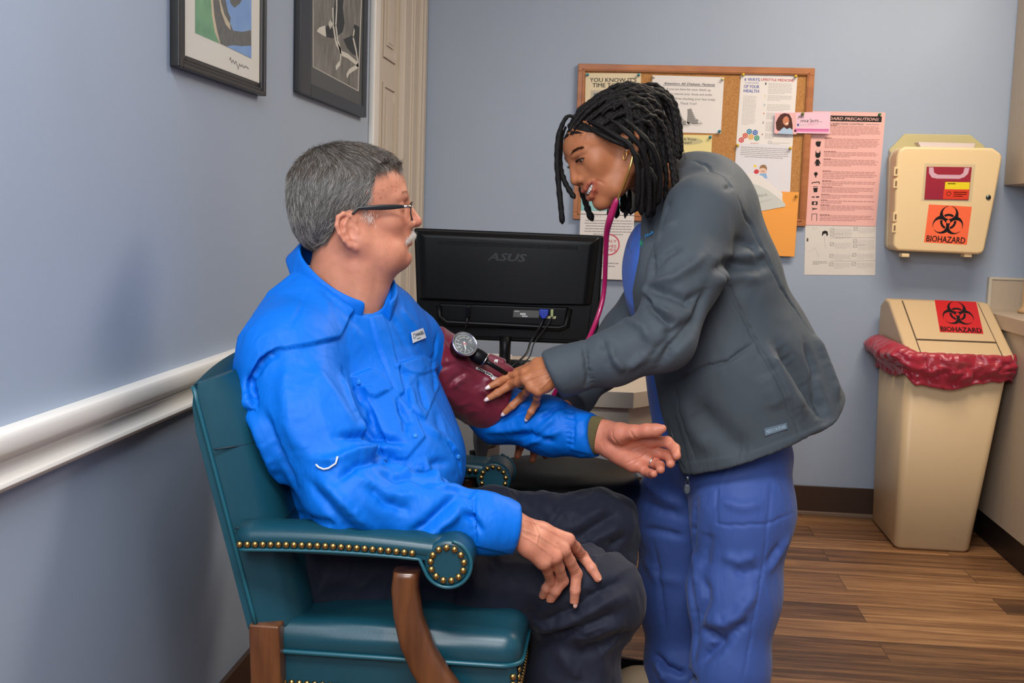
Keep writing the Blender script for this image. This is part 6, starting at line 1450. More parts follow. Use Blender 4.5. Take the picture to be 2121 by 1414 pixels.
s = Sheet([A(1025, 744, 2.3245), A(1032, 744, 2.3245), A(1028, 760, 2.3235), A(1020, 757, 2.3225)], .0004, mat('label_white')); s.text('MAX', .5, .5, .8, .3, dg, 2, bold=.03, rot=math.radians(70), ctr=True); s.mb.build('max_label', cuff_root)

# ------------------------------------------------------------------ standing clinician
nu = empty('person', (.33, 2.6, 0), 'standing woman with dark twisted hair, grey jacket and blue scrubs bending over the seated man', 'person')
nf = np.array([-.86, -.50, 0]); ns_ = np.array([.50, -.86, 0])      # forward, towards her left (near) side
SL, EL, WL = A(1452, 440, 2.44), A(1372, 702, 2.29), A(1150, 772, 2.262)
SR, ER, WR = A(1425, 480, 2.76), A(1296, 694, 2.66), A(1190, 822, 2.47)
NB = [(A(1432, 462, 2.60), .175, .75), (A(1455, 560, 2.60), .170, .85), (A(1508, 720, 2.60), .172, .95), (A(1560, 905, 2.60), .190, 1.05)]
def nurse_torso(P, off=0.):
    d = cone(P, A(1448, 470, 2.60), A(1470, 600, 2.60), .165+off, .165+off, nf, .72)
    d = smin(d, cone(P, A(1475, 600, 2.60), A(1520, 790, 2.60), .165+off, .188+off, nf, .92), .05)
    d = smin(d, cone(P, A(1520, 780, 2.60), A(1566, 960, 2.60), .190+off, .214+off, nf, .98), .05)
    d = smin(d, cone(P, A(1420, 416, 2.60), A(1458, 438, 2.47), .058+off, .066+off), .05)
    d = smin(d, cone(P, A(1410, 400, 2.61), A(1400, 440, 2.72), .060+off, .066+off), .05)
    return d
def armL(P): return chain(P, [(SL, .079), (SL*.5+EL*.5+np.array([.006, 0, 0]), .073), (EL, .060), (EL*.5+WL*.5+np.array([.004, 0, -.004]), .050), (WL*.86+EL*.14, .040), (WL, .0390), (WL+(WL-EL)*.1, .039)], .03)
def armR(P): return chain(P, [(SR, .070), (SR*.5+ER*.5, .056), (ER, .054), (ER*.5+WR*.5, .050), (WR, .040), (WR+(WR-ER)*.1, .039)], .03)
# the coat opens at the front: plane through the near edge of the opening
po = A(1345, 780, 2.55); pn1 = np.array([-.95, -.02, -.30])
edge_pts = [(1322, 440), (1318, 520), (1306, 600), (1320, 680), (1352, 770), (1372, 860), (1398, 940), (1420, 998)]
hd_ = A(1712, 890, 2.42)-A(1424, 999, 2.42); hemn = np.array([hd_[2], .10*abs(hd_[0]), -hd_[0]]); hemn = hemn/np.linalg.norm(hemn)
def jacket_sdf(P):
    t = nurse_torso(P); t = smin(t, ell(P, A(1348, 560, 2.58), (.070, .122, .13)), .05); t = smin(t, cone(P, A(1410, 640, 2.60), A(1450, 870, 2.60), .110, .115), .05)
    h = plane(P, A(1568, 944, 2.42), hemn)
    z = P[:, 2]; xe = np.interp(z, EZ, EX)
    op = (xe-P[:, 0])+np.maximum(P[:, 1]-2.55, 0)*F32(.55)       # beyond the front edge
    t = smax(t, op.astype(F32)*F32(.9), .006)
    t = smax(t, h, .004)
    aL = smax(armL(P), plane(P, A(1143, 776, 2.26), WL-EL+np.array([0, 0, -.05])), .004); aR = smax(armR(P), plane(P, A(1178, 836, 2.45), WR-ER), .004)
    d = smin(t, aL, .03); d = smin(d, aR, .03)
    # collar standing at the neck
    return d
ep = [A(x, y, q) for (x, y), q in zip(edge_pts, (2.58, 2.56, 2.54, 2.50, 2.47, 2.44, 2.43, 2.42))]; EZ = np.array([p[2] for p in ep])[::-1]; EX = np.array([p[0]-q for p, q in zip(ep, (-.008, -.008, -.006, 0, 0, 0, 0, 0))])[::-1]
# back vent: the coat hangs out at the back
def jacket2(P):
    d = jacket_sdf(P); f_ = cone(P, A(1590, 690, 2.62), A(1668, 880, 2.58), .07, .095); f_ = smax(f_, plane(P, A(1690, 882, 2.42), hemn), .004)
    return smin(d, f_, .07)
V, Q = surface(jacket2, (-.18, 2.06, .46), (.86, 2.95, 1.36), .0032)
V = relax(V, Q, 3); N0 = normals(V, Q); V = wrinkle(V, N0, .0022, (4, 4, 3), 51); V = wrinkle(V, N0, .0006, (14, 14, 8), 53); N0 = normals(V, Q)
JC = lambda l: [(1140+x*.5232, 300+y*.5232) for x, y in l]     # from the close crop of the coat
V = panel(V, N0, [(1400, 800), (1560, 730), (1610, 745), (1648, 880), (1700, 930), (1440, 1000), (1402, 860)], .0022, 3, zr=(2.2, 2.75))
V = panel(V, N0, [(1400, 1005), (1408, 962), (1560, 935), (1716, 875), (1760, 850), (1765, 900), (1560, 1000)], .0016, 3)
V = panel(V, N0, [(1120, 700), (1205, 690), (1222, 740), (1225, 830), (1140, 830)], .0028, 4, zr=(2.0, 2.4))
for pts, amp, wid in [
    (JC([(735, 180), (800, 330), (870, 470), (910, 560), (980, 650), (1030, 730)]), -.004, .004), (JC([(660, 460), (720, 590), (800, 750), (880, 900), (960, 1080), (1000, 1170)]), -.0035, .004),
    (JC([(500, 940), (600, 880), (700, 860), (810, 780)]), -.0045, .004), (JC([(495, 940), (510, 1050), (580, 1260)]), -.002, .004),
    (JC([(385, 555), (480, 530), (560, 480), (610, 430)]), .008, .012), (JC([(390, 570), (470, 590), (540, 620), (600, 590)]), -.010, .012), (JC([(365, 590), (400, 640), (440, 680), (500, 710)]), -.012, .010), (JC([(375, 545), (380, 590), (420, 650), (490, 690)]), .008, .010),
    (JC([(400, 430), (395, 490), (385, 540)]), -.012, .010), (JC([(405, 500), (450, 440), (520, 400)]), -.006, .010), (JC([(400, 400), (440, 340), (500, 300)]), .005, .012), (JC([(410, 330), (440, 270), (470, 220)]), -.006, .012),
    (JC([(240, 700), (300, 690), (370, 720), (400, 780)]), .006, .012), (JC([(225, 790), (250, 850), (300, 890)]), .007, .012), (JC([(200, 770), (230, 830), (240, 880)]), -.006, .010), (JC([(450, 750), (520, 720), (560, 700)]), -.010, .012), (JC([(380, 850), (440, 790), (500, 740)]), -.006, .010), (JC([(300, 880), (360, 850), (420, 800)]), .006, .012),
    (JC([(130, 790), (140, 850), (150, 910), (140, 960)]), -.006, .005), (JC([(640, 500), (700, 470), (790, 480), (870, 480)]), -.008, .014), (JC([(650, 540), (740, 520), (830, 530)]), .006, .016), (JC([(700, 440), (780, 440), (850, 430)]), .007, .014), (JC([(740, 380), (800, 400), (850, 470)]), -.007, .012),
    (JC([(620, 560), (600, 640), (560, 720), (480, 800), (430, 880)]), -.012, .014), (JC([(840, 800), (900, 870), (950, 980), (1010, 1080)]), .010, .022), (JC([(900, 800), (980, 900), (1060, 1030), (1085, 1090)]), -.016, .020), (JC([(1010, 780), (1050, 900), (1060, 1000), (1085, 1090)]), -.010, .014), (JC([(1050, 740), (1100, 880), (1140, 1020)]), .009, .020),
    (JC([(560, 1020), (640, 1100), (720, 1180), (800, 1210)]), -.008, .030), (JC([(520, 1000), (560, 1120), (640, 1220)]), .006, .025), (JC([(850, 900), (880, 960), (900, 1050)]), .006, .022), (JC([(560, 60), (610, 75), (690, 110), (740, 180)]), -.003, .004),
    (JC([(420, 170), (400, 250), (395, 350), (400, 430)]), -.005, .005), (JC([(700, 130), (720, 160), (690, 180)]), -.004, .006)]:
    V = fold(V, None, N0, onto(V, N0, pts, 12), amp*1.45, wid*.85)
for k in range(13): V = fold(V, None, N0, onto(V, N0, [(1204+k*1.4, 702+k*7.6), (1214+k*1.4, 700+k*7.6)], 8), -.003, .003)
V = relax(V, Q, 1, .35); JV, JQ, JN = V, Q, normals(V, Q)
m_jk = mat('jacket_charcoal_twill', (70, 77, 83), .68, sheen=.05, crease=(10, .4, .014), spec=.25, bump=(900, .12), bdist=.0003)
jacket = mesh_from(V, Q, 'jacket', m_jk, nu)
def on_j(px, py, off=0.):
    x, y, z = proj(JV); f = (JN*(JV-np.array([0, 0, H_CAM]))).sum(1) < 0; r = np.hypot(x-px, y-py)+200*(~f); q = np.where(r < r.min()+3)[0]; k = q[np.argmin(z[q])]; return JV[k]+JN[k]*off
# jacket collar
b = MB(); cc = A(1388, 398, 2.60); e1 = np.array([-.085, -.040, -.035]); e2 = np.array([.05, -.086, .0])*.82; up = np.cross(e1, e2); up /= np.linalg.norm(up); up = up if up[2] > 0 else -up; R_ = []
for k in range(37):
    ph = math.radians(35+290*k/36); c, s_ = math.cos(ph), math.sin(ph); rad = cc+e1*c+e2*s_; ov = e1*c+e2*s_; ov = ov/np.linalg.norm(ov); f_ = max(0, c)
    R_.append([rad-up*.03, rad+up*.012, rad+up*.026+ov*.002, rad+up*.027+ov*.007, rad+up*.012+ov*.013, rad-up*(.012+.03*f_)+ov*.020, rad-up*(.013+.03*f_)+ov*.017, rad+up*.008+ov*.008, rad-up*.03+ov*.006])
b.loft(R_, m_jk, True); b.build('collar', jacket, sub=1)
# scrub top under the coat
def blouse_sdf(P):
    d = nurse_torso(P, -.035); d = smin(d, ell(P, A(1348, 560, 2.58), (.062, .11, .12)), .05); d = smin(d, cone(P, A(1410, 640, 2.60), A(1450, 870, 2.60), .100, .105), .05)
    nk = np.maximum(np.sqrt((((P-cc.astype(F32))@(e1/(e1@e1)).astype(F32))**2+((P-cc.astype(F32))@(e2/(e2@e2)).astype(F32))**2))*F32(.085)-F32(.075), -((P-cc.astype(F32))@up.astype(F32)+.06))
    d = smax(d, -nk, .01)
    return smax(d, plane(P, A(1530, 925, 2.5), hemn), .01)
V, Q = surface(blouse_sdf, (-.02, 2.25, .50), (.72, 2.95, 1.32), .005)
V = relax(V, Q, 3); N0 = normals(V, Q); V = wrinkle(V, N0, .003, (9, 9, 6), 61)
V = fold(V, None, N0, onto(V, N0, [(1285, 500), (1300, 525), (1318, 470)], 12), -.004, .004)
m_scr = mat('scrubs_blue', (58, 100, 188), .55, sheen=.08, bump=(800, .1), bdist=.0003)
mesh_from(V, Q, 'scrub_top', m_scr, nu)
# logo embroidery, hem tag, zip
s = Sheet([on_j(1313, 487, .003), on_j(1330, 487, .003), on_j(1331, 512, .003), on_j(1314, 513, .003)], .0003, None); lgn = mat('thread_green', (40, 170, 110), .6); lgb = mat('thread_blue', (40, 140, 200), .6)
s.line([(.05, .95), (.0, .35), (.4, .0), (.95, .25), (.98, .85), (.05, .98)], .05, lgb, 1)
for l in ([(.15, .85), (.2, .45), (.35, .8), (.4, .4)], [(.45, .85), (.5, .3), (.65, .75), (.7, .4)], [(.75, .8), (.85, .5), (.9, .75)]): s.line(l, .06, lgn, 2)
s.mb.build('logo', jacket)
s = Sheet([on_j(1334, 484, .003), on_j(1353, 474, .003), on_j(1353, 484, .003), on_j(1336, 494, .003)], .0003, None); s.text('Medi', .5, .5, .9, .6, lgb, 2, bold=.02, ctr=True); s.mb.build('logo', jacket)
s = Sheet([on_j(1581, 891, .004), on_j(1630, 877, .004), on_j(1633, 889, .004), on_j(1584, 905, .004)], .0012, mat('tag_slate', (96, 112, 124), .5)); s.text('MEDCOUTURE', .5, .5, .86, .5, mat('tag_letter', (160, 176, 188), .4), 2, bold=.01, ctr=True); s.mb.build('hem_tag', jacket, bevel=.0003)
zp = [A(x, y, 2.44) for x, y in ((1372, 862), (1398, 942), (1419, 996))]
b = MB(); b.tube([on_j(x+5, y, .001) for x, y in ((1374, 868), (1390, 915), (1404, 955), (1417, 990))], .0022, mat('zip_dark', (52, 58, 62), .4), 8); b.build('zip', jacket)
b = MB(); z0 = on_j(1421, 992, .004); dn = np.array([0, 0, -1.]); b.tube([z0, z0+dn*.010], .0035, mat('zip_metal', (110, 118, 124), .3, .8), 10)
for a in range(1): b.tube([z0+dn*.010+np.array([.004*math.sin(t), 0, -.006+.006*math.cos(t)]) for t in np.linspace(0, 6.283, 14)], .0009, mat('zip_metal'), 6, False)
b.loft([[z0+dn*(.018+h)+np.array([w_*math.cos(t), .0022*math.sin(t), 0]) for t in np.linspace(0, 6.283, 14, endpoint=False)] for h, w_ in ((0, .004), (.004, .006), (.014, .0068), (.019, .005), (.021, .002))], mat('zip_rubber', (84, 92, 98), .5), True); b.build('zip_pull', jacket)
# ---- trousers
KL, AL = A(1522, 1235, 2.50), np.array([0, 0, 0.]); AL = np.array([A(1505, 1414, 2.46)[0]+.0, 2.47, .07]); KR = A(1398, 1230, 2.72); AR = np.array([A(1400, 1414, 2.70)[0]+.005, 2.70, .07])
def ntr_sdf(P):
    l = chain(P, [(A(1545, 950, 2.57), .098), (A(1540, 1060, 2.525), .106), (KL, .094), (A(1510, 1380, 2.475), .078), (AL, .082)], .05)
    r = chain(P, [(A(1450, 950, 2.67), .105), (A(1415, 1060, 2.70), .106), (KR, .088), (A(1404, 1380, 2.71), .072), (AR, .080)], .05)
    d = smin(l, r, .012); d = smin(d, ell(P, A(1510, 945, 2.62), (.135, .15, .12)), .03)
    return smax(smax(d, P[:, 2]-F32(.80), .01), F32(.03)-P[:, 2], .004)
V, Q = surface(ntr_sdf, (.02, 2.30, .0), (.74, 2.90, .83), .0036)
V = relax(V, Q, 3); N0 = normals(V, Q); V = wrinkle(V, N0, .0028, (6, 6, 2.6), 71); V = wrinkle(V, N0, .0008, (16, 16, 7), 73); N0 = normals(V, Q)
TC = lambda l: [(1280+x*.3068, 980+y*.3068) for x, y in l]
for pts, amp, wid in [(TC([(520, 200), (490, 400), (470, 620), (480, 800), (510, 1000), (510, 1250)]), -.016, .012), (TC([(1040, 60), (1020, 250), (985, 600), (930, 900), (890, 1150), (840, 1400)]), -.003, .0035), (TC([(670, 230), (668, 335), (760, 352), (1000, 345), (1190, 265)]), -.0035, .003), (TC([(670, 100), (668, 230)]), -.003, .004),
    (TC([(560, 700), (590, 760), (600, 850), (550, 960), (560, 1030)]), -.010, .014), (TC([(940, 780), (880, 860), (800, 960), (720, 1010), (590, 1000)]), .010, .016), (TC([(560, 1060), (650, 1100), (700, 1150), (600, 1230), (540, 1290)]), -.014, .014), (TC([(700, 1140), (800, 1060), (880, 1000)]), -.009, .014), (TC([(780, 650), (860, 680), (960, 640)]), -.006, .012), (TC([(700, 560), (820, 590), (940, 560)]), .006, .014),
    (TC([(620, 400), (600, 520), (590, 640)]), -.007, .016), (TC([(680, 240), (720, 200), (860, 230), (980, 190)]), .005, .014), (TC([(240, 470), (270, 640), (300, 900), (320, 1080)]), -.005, .007), (TC([(150, 180), (300, 250), (440, 290)]), -.006, .012), (TC([(160, 60), (300, 160), (450, 220)]), .006, .014), (TC([(180, 380), (320, 400), (450, 430)]), -.006, .012), (TC([(170, 560), (250, 700), (450, 740)]), .004, .016),
    (TC([(250, 1230), (330, 1310), (450, 1360), (520, 1400)]), -.016, .010), (TC([(260, 1260), (300, 1350), (320, 1410)]), .008, .012), (TC([(1000, 680), (1080, 560), (1160, 420)]), .005, .014), (TC([(1010, 620), (1090, 480)]), -.005, .010), (TC([(500, 520), (530, 640), (520, 760)]), .006, .015)]:
    V = fold(V, None, N0, onto(V, N0, pts, 12), amp*1.3, wid*.85)
V = relax(V, Q, 1, .3); mesh_from(V, Q, 'scrub_trousers', mat('scrub_trousers_blue', (62, 88, 156), .62, sheen=.12, crease=(10, .6, .016), cstretch=(1, 1, .4), spec=.3, bump=(800, .1), bdist=.0003), nu)
# shoes
def shoe(c, dirx, par, name, m):
    d_ = np.array([dirx[0], dirx[1], 0.]); d_ /= np.linalg.norm(d_); sd = np.array([-d_[1], d_[0], 0]); c = np.array(c, float)
    fn = lambda P: smax(smin(smin(cone(P, c-d_*.06+np.array([0, 0, .048]), c+d_*.05+np.array([0, 0, .036]), .040, .036, sd, .95), cone(P, c+d_*.05+np.array([0, 0, .034]), c+d_*.125+np.array([0, 0, .028]), .040, .030), .04), cone(P, c-d_*.07+np.array([0, 0, .05]), c-d_*.055+np.array([0, 0, .105]), .037, .036), .03), F32(.004)-P[:, 2], .004)
    v, q = surface(fn, tuple(c-np.array([.2, .2, .01])), tuple(c+np.array([.2, .2, .15])), .005); v = relax(v, q, 2); return mesh_from(v, q, name, m, par)
m_shoe = mat('shoe_beige', (206, 176, 138), .6, noise=(120, .12)); shoe((AR[0]-.06, 2.70, 0), (-.93, -.37), nu, 'shoe', m_shoe); shoe((AL[0]-.05, 2.45, 0), (-.9, -.3), nu, 'shoe', m_shoe)
m_ms = mat('shoe_black', (24, 22, 22), .5); shoe((AN[0]+.05, AN[1]-.0, 0), (1, -.1), man, 'shoe', m_ms); shoe((AF[0]+.05, AF[1]+.0, 0), (1, .1), man, 'shoe', m_ms)
# ---- head
al, be, ro = math.radians(24), math.radians(33), math.radians(12)
F0 = np.array([-math.cos(al)*math.cos(be), -math.sin(al)*math.cos(be), -math.sin(be)]); L0_ = np.array([math.sin(al), -math.cos(al), 0]); U0 = np.cross(F0, L0_)
Ln = L0_*math.cos(ro)+U0*math.sin(ro); Un = U0*math.cos(ro)-L0_*math.sin(ro); RN = np.stack([F0, Ln, Un], 1)
TN = A(1202, 334, 2.41)-RN@np.array([.097, .0315, .0005])
HN = dict(HEAD); HN.update(vault=.74, ear=(-.004, .070, -.020), ears=.88, earout=.35, smile=1, nose=.955, jaw=.86, wide=.96, eyeopen=.0042, brow=.0085, cheek=.0265, lip=1.1, nosew=1.12)
def nurse_head(P):
    p = (P-TN.astype(F32))@RN.astype(F32); d = head_sdf(p, HN)
    nk = cone(P, RN@np.array([-.02, 0, -.05])+TN, A(1400, 420, 2.60), .050, .056); d = smin(d, nk, .025); return d
c_ = TN
nV, nQ = surface(nurse_head, tuple(c_-np.array([.17, .17, .19])), tuple(c_+np.array([.20, .20, .16])), .0016)
nV = relax(nV, nQ, 2, .5); nN = normals(nV, nQ)
for pts, amp, wid in [([(.102, .020, -.034), (.095, .031, -.044), (.086, .038, -.058), (.080, .038, -.070)], -.0016, .0030), ([(.084, .045, -.004), (.074, .053, -.003)], -.0008, .0012), ([(.088, .04, -.012), (.078, .048, -.012)], -.0008, .0014)]: nV = lfold(nV, nN, TN, RN, pts, amp, wid)
def nurse_tint(V):
    p = headloc(V, TN, RN); t = np.ones((len(V), 3)); y = np.abs(p[:, 1])
    g = lambda c, s_: np.exp(-(((p[:, 0]-c[0])/s_[0])**2+((y-c[1])/s_[1])**2+((p[:, 2]-c[2])/s_[2])**2))
    up_ = g((.116, .004, -.0548), (.012, .016, .0042))+g((.104, .024, -.0500), (.012, .012, .0038)); lo_ = g((.112, .004, -.0750), (.012, .016, .0056))+g((.103, .024, -.066), (.012, .010, .0062))+g((.098, .034, -.055), (.010, .006, .006))*.6
    t = t*(1-np.clip(up_+lo_, 0, 1)[:, None]*np.array([.06, .50, .20]))
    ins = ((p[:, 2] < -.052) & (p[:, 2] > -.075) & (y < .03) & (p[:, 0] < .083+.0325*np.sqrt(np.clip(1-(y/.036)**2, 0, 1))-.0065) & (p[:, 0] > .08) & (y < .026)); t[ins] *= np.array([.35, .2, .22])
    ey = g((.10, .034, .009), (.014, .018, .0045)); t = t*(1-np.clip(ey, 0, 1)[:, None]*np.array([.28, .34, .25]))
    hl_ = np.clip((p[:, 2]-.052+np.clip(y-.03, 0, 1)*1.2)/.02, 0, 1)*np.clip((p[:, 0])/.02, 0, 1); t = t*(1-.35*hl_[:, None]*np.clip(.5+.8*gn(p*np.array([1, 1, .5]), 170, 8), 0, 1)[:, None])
    t *= 1+.06*gn(V, 30, 5)[:, None]
    return t
m_skn = skin_mat('skin_woman', (176, 110, 72), .50, .15, .05)
# ---- hands
HL = lambda x, y: (1000+x*.12733, 720+y*.12733)
armshirt = lambda P: np.minimum(np.minimum(man_arm_far(P), cuff_sdf(P)), cone(P, E_far, W_far, .05, .04))
def hp(x, y, r, extra=0.): return onT(*HL(x, y), armshirt, r, extra)
wr = A(*HL(1150, 370), 2.262)
nm = [A(*HL(690, 405), 2.268), A(*HL(700, 520), 2.248), A(*HL(790, 640), 2.244), A(*HL(900, 700), 2.240)]
nfg = []
for m_, (pip, tip), rr in zip(nm, (((420, 470), (125, 625)), ((440, 610), (105, 815)), ((640, 795), (365, 1050)), ((865, 905), (730, 1135))), (.0088, .0092, .0088, .0078)):
    P1 = hp(*pip, rr, .009); P3 = hp(*tip, rr*.75, .0005); P2 = P1*.42+P3*.58+camv(P1)*.004
    nfg.append([(m_, rr*1.12), (m_*.5+P1*.5+camv(P1)*.003, rr*.95), (P1, rr*1.02), (P2, rr*.88), (P3, rr*.72)])
def nhandL(P):
    d = None
    for i, mm in enumerate(nm):
        w0 = wr+np.array([0, .010-.006*i, .012-.008*i]); e = chain(P, [(w0, .0185), (w0*.5+mm*.5, .0155), (mm, .0112)], .01); d = e if d is None else smin(d, e, .010)
    d = smin(d, fingers(P, nfg), .005)
    d = smin(d, cone(P, WL+(WL-EL)*-.12, wr, .025, .0225), .015)
    th = [(A(*HL(900, 260), 2.275), .013), (A(*HL(760, 330), 2.30), .011), (A(*HL(560, 400), 2.33), .010)]
    return smin(d, chain(P, th, .006), .01)
V4, Q4 = surface(nhandL, tuple(A(1005, 880, 2.25)-np.array([.02, .06, .02])), tuple(A(1180, 735, 2.25)+np.array([.03, .12, .03])), .0014)
V4 = relax(V4, Q4, 1, .5); n4 = normals(V4, Q4)
for c in ((420, 470), (235, 560), (440, 610), (230, 725), (640, 795), (480, 940), (865, 905), (800, 1020)):
    for q in (-16, 0, 16): V4 = fold(V4, None, n4, onto(V4, n4, [HL(c[0]-28+q, c[1]-30-q*.4), HL(c[0]+28+q, c[1]+30-q*.4)], 5, 3), -.0008, .0011)
for l in ([(1080, 330), (880, 380), (720, 400)], [(1080, 380), (900, 460), (720, 510)], [(1100, 430), (960, 560), (810, 630)], [(1110, 480), (1000, 600), (910, 690)]): V4 = fold(V4, None, n4, onto(V4, n4, [HL(*p) for p in l], 6), .0016, .0024)
V4 = fold(V4, None, n4, onto(V4, n4, [HL(1100, 480), HL(960, 540), HL(850, 620)], 6), -.0016, .003)
rfb = A(1100, 880, 2.47)
rff = [[(A(1120, 880, 2.49), .013), (A(1085, 905, 2.47), .010), (A(1077, 925, 2.455), .009), (A(1072, 944, 2.45), .0075)], [(A(1125, 885, 2.49), .013), (A(1110, 915, 2.47), .0095), (A(1107, 935, 2.46), .0085), (A(1103, 952, 2.455), .007)], [(A(1135, 885, 2.49), .012), (A(1118, 918, 2.475), .0095), (A(1124, 934, 2.465), .008), (A(1130, 944, 2.46), .007)],
    [(A(1110, 870, 2.48), .012), (A(1070, 895, 2.45), .011), (A(1050, 905, 2.44), .010), (A(1032, 909, 2.435), .0085)], [(A(1130, 870, 2.50), .012), (A(1140, 905, 2.49), .009), (A(1138, 920, 2.48), .008), (A(1136, 932, 2.475), .007)]]
def nhandR(P):
    d = fingers(P, rff); d = smin(d, chain(P, [(A(1120, 875, 2.495), .022), (A(1160, 850, 2.48), .023), (WR, .024)], .01), .012); return d
V5, Q5 = surface(nhandR, tuple(A(1020, 960, 2.44)-np.array([.02, .04, .02])), tuple(A(1215, 815, 2.5)+np.array([.03, .06, .03])), .0018); V5 = relax(V5, Q5, 1, .5)
def nbody(P):
    d = cone(P, A(1448, 480, 2.60), A(1500, 700, 2.60), .12, .12, nf, .72); d = smin(d, cone(P, A(1500, 700, 2.60), A(1530, 920, 2.60), .12, .11, nf, .9), .04); d = smin(d, cone(P, A(1400, 420, 2.60), A(1440, 480, 2.6), .045, .07), .03)
    d = smin(d, chain(P, [(SL, .05), (EL, .038), (WL, .024)], .02), .03); d = smin(d, chain(P, [(SR, .05), (ER, .038), (WR, .024)], .02), .03)
    d = smin(d, chain(P, [(A(1545, 980, 2.56), .07), (KL, .055), (AL+np.array([0, 0, .02]), .04)], .02), .03); d = smin(d, chain(P, [(A(1470, 980, 2.68), .07), (KR, .055), (AR+np.array([0, 0, .02]), .04)], .02), .03); return d
V6, Q6 = surface(nbody, (.0, 2.1, .03), (.72, 2.92, 1.3), .009)
allV, allQ = join_vq([(nV, nQ), (V4, Q4), (V5, Q5), (V6, Q6)])
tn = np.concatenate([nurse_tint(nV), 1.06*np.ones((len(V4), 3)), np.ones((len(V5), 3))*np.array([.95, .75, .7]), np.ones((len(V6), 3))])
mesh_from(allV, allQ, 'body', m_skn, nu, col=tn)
eyes(nu, RN, TN, 'brown', HN, (1, .02, -.22))
m_pearl = mat('nail_pearl', (232, 206, 206), .18, spec=.8, coat=.6)
for c in nfg:
    p1, p2 = c[-2][0], c[-1][0]; d_ = (p2-p1)/np.linalg.norm(p2-p1); nail(nu, p2+camv(p2)*c[-1][1]*.93+d_*.003, d_, camv(p2), .0052, .0092, m_pearl)
# teeth
tm_ = mat('teeth', (236, 228, 218), .2)
for k in range(-4, 5):
    a = k*.235; x = .1085-.020*(1-math.cos(a))*1.5; y = .031*math.sin(a); w_ = (.0042 if abs(k) < 2 else .0036)
    b = MB(); c = RN@np.array([x, y, -.0605+.0018*abs(k)])+TN; ux = RN@np.array([math.sin(a), -math.cos(a), 0]); uz = RN@np.array([0, 0, 1.]); uf = RN@np.array([math.cos(a), math.sin(a), 0]); R_ = []
    for h, s1 in ((-.0052, .80), (-.0046, .95), (0, 1), (.005, .85)): R_.append([c+uz*h+ux*(w_*s1*math.cos(t))+uf*(.0026*math.sin(t)) for t in np.linspace(0, 6.283, 12, endpoint=False)])
    b.loft(R_, tm_, True); b.build('tooth', nu)
# brows and lashes
rg = np.random.RandomState(12); m_blkh = hair_mat('hair_black', (14, 12, 11), (40, 34, 30), .4)
def tuftn(n, cs, spread, dirv, ln, rad, name):
    out = []; cs = np.array(cs, float)
    for i in range(n):
        t = rg.rand()*(len(cs)-1); k = int(t); c = cs[k]*(1-t+k)+cs[min(k+1, len(cs)-1)]*(t-k); c = c+rg.normal(0, 1, 3)*spread; d = np.array(dirv(c), float)+rg.normal(0, .16, 3); d /= np.linalg.norm(d); L = ln*(.7+.5*rg.rand())
        out.append(np.array([(c+d*L*s_+np.array([0, 0, .35*L*s_*s_])) for s_ in np.linspace(0, 1, 5)])@RN.T+TN)
    return strands(name, nu, out, rad, m_blkh)
for sg in (1, -1):
    tuftn(900, [(.1035, .013*sg, .0165), (.1015, .022*sg, .0215), (.0965, .033*sg, .0255), (.0890, .043*sg, .0245), (.0820, .050*sg, .0200)], np.array([.0010, .0015, .0012]), lambda c: (.1, .9*sg, -.05 if abs(c[1]) > .03 else .3), .0042, .00018, 'eyebrow')
    tuftn(130, [(.0970, .020*sg, .0035), (.0985, .030*sg, .0058), (.0950, .040*sg, .0040), (.0895, .046*sg, .0015)], np.array([.0003, .001, .0003]), lambda c: (.95, .35*sg, -.15), .0085, .00024, 'eyelashes')
# scalp hair with partings
LINES_ = [[(.100, .020, .066), (.088, .024, .088), (.050, .030, .106), (.010, .034, .112), (-.040, .036, .106)], [(.050, .030, .106), (.050, .052, .088), (.046, .066, .062)], [(.078, .026, .094), (.074, .045, .080), (.062, .060, .055)], [(.015, .034, .112), (.015, .058, .092), (.015, .074, .060)], [(.085, .024, .090), (.085, .0, .098), (.08, -.02, .094)], [(.050, .030, .106), (.048, .0, .116)], [(.060, .048, .086), (.015, .060, .090), (-.03, .060, .088)], [(-.02, .034, .112), (-.02, .060, .088), (-.02, .074, .060)]]
skl = lambda a: smin(ell(a, (-.014, 0, .032), (.0985, .0765, .0845)), ell(a, (.032, 0, .036), (.0715, .0625, .0610)), .03)
LINES = []
for l in LINES_:
    o_ = []
    for a_, b_ in zip(l[:-1], l[1:]):
        for t2 in np.linspace(0, 1, 5):
            q = np.array(a_)*(1-t2)+np.array(b_)*t2
            for _ in range(3):
                e = .001; f0 = skl(np.array([q], F32))[0]; g_ = np.array([(skl(np.array([q+e*np.eye(3)[i_]], F32))[0]-f0)/e for i_ in range(3)]); q = q-g_*f0/(g_@g_+1e-9)
            o_.append(tuple(q))
    LINES.append(o_)
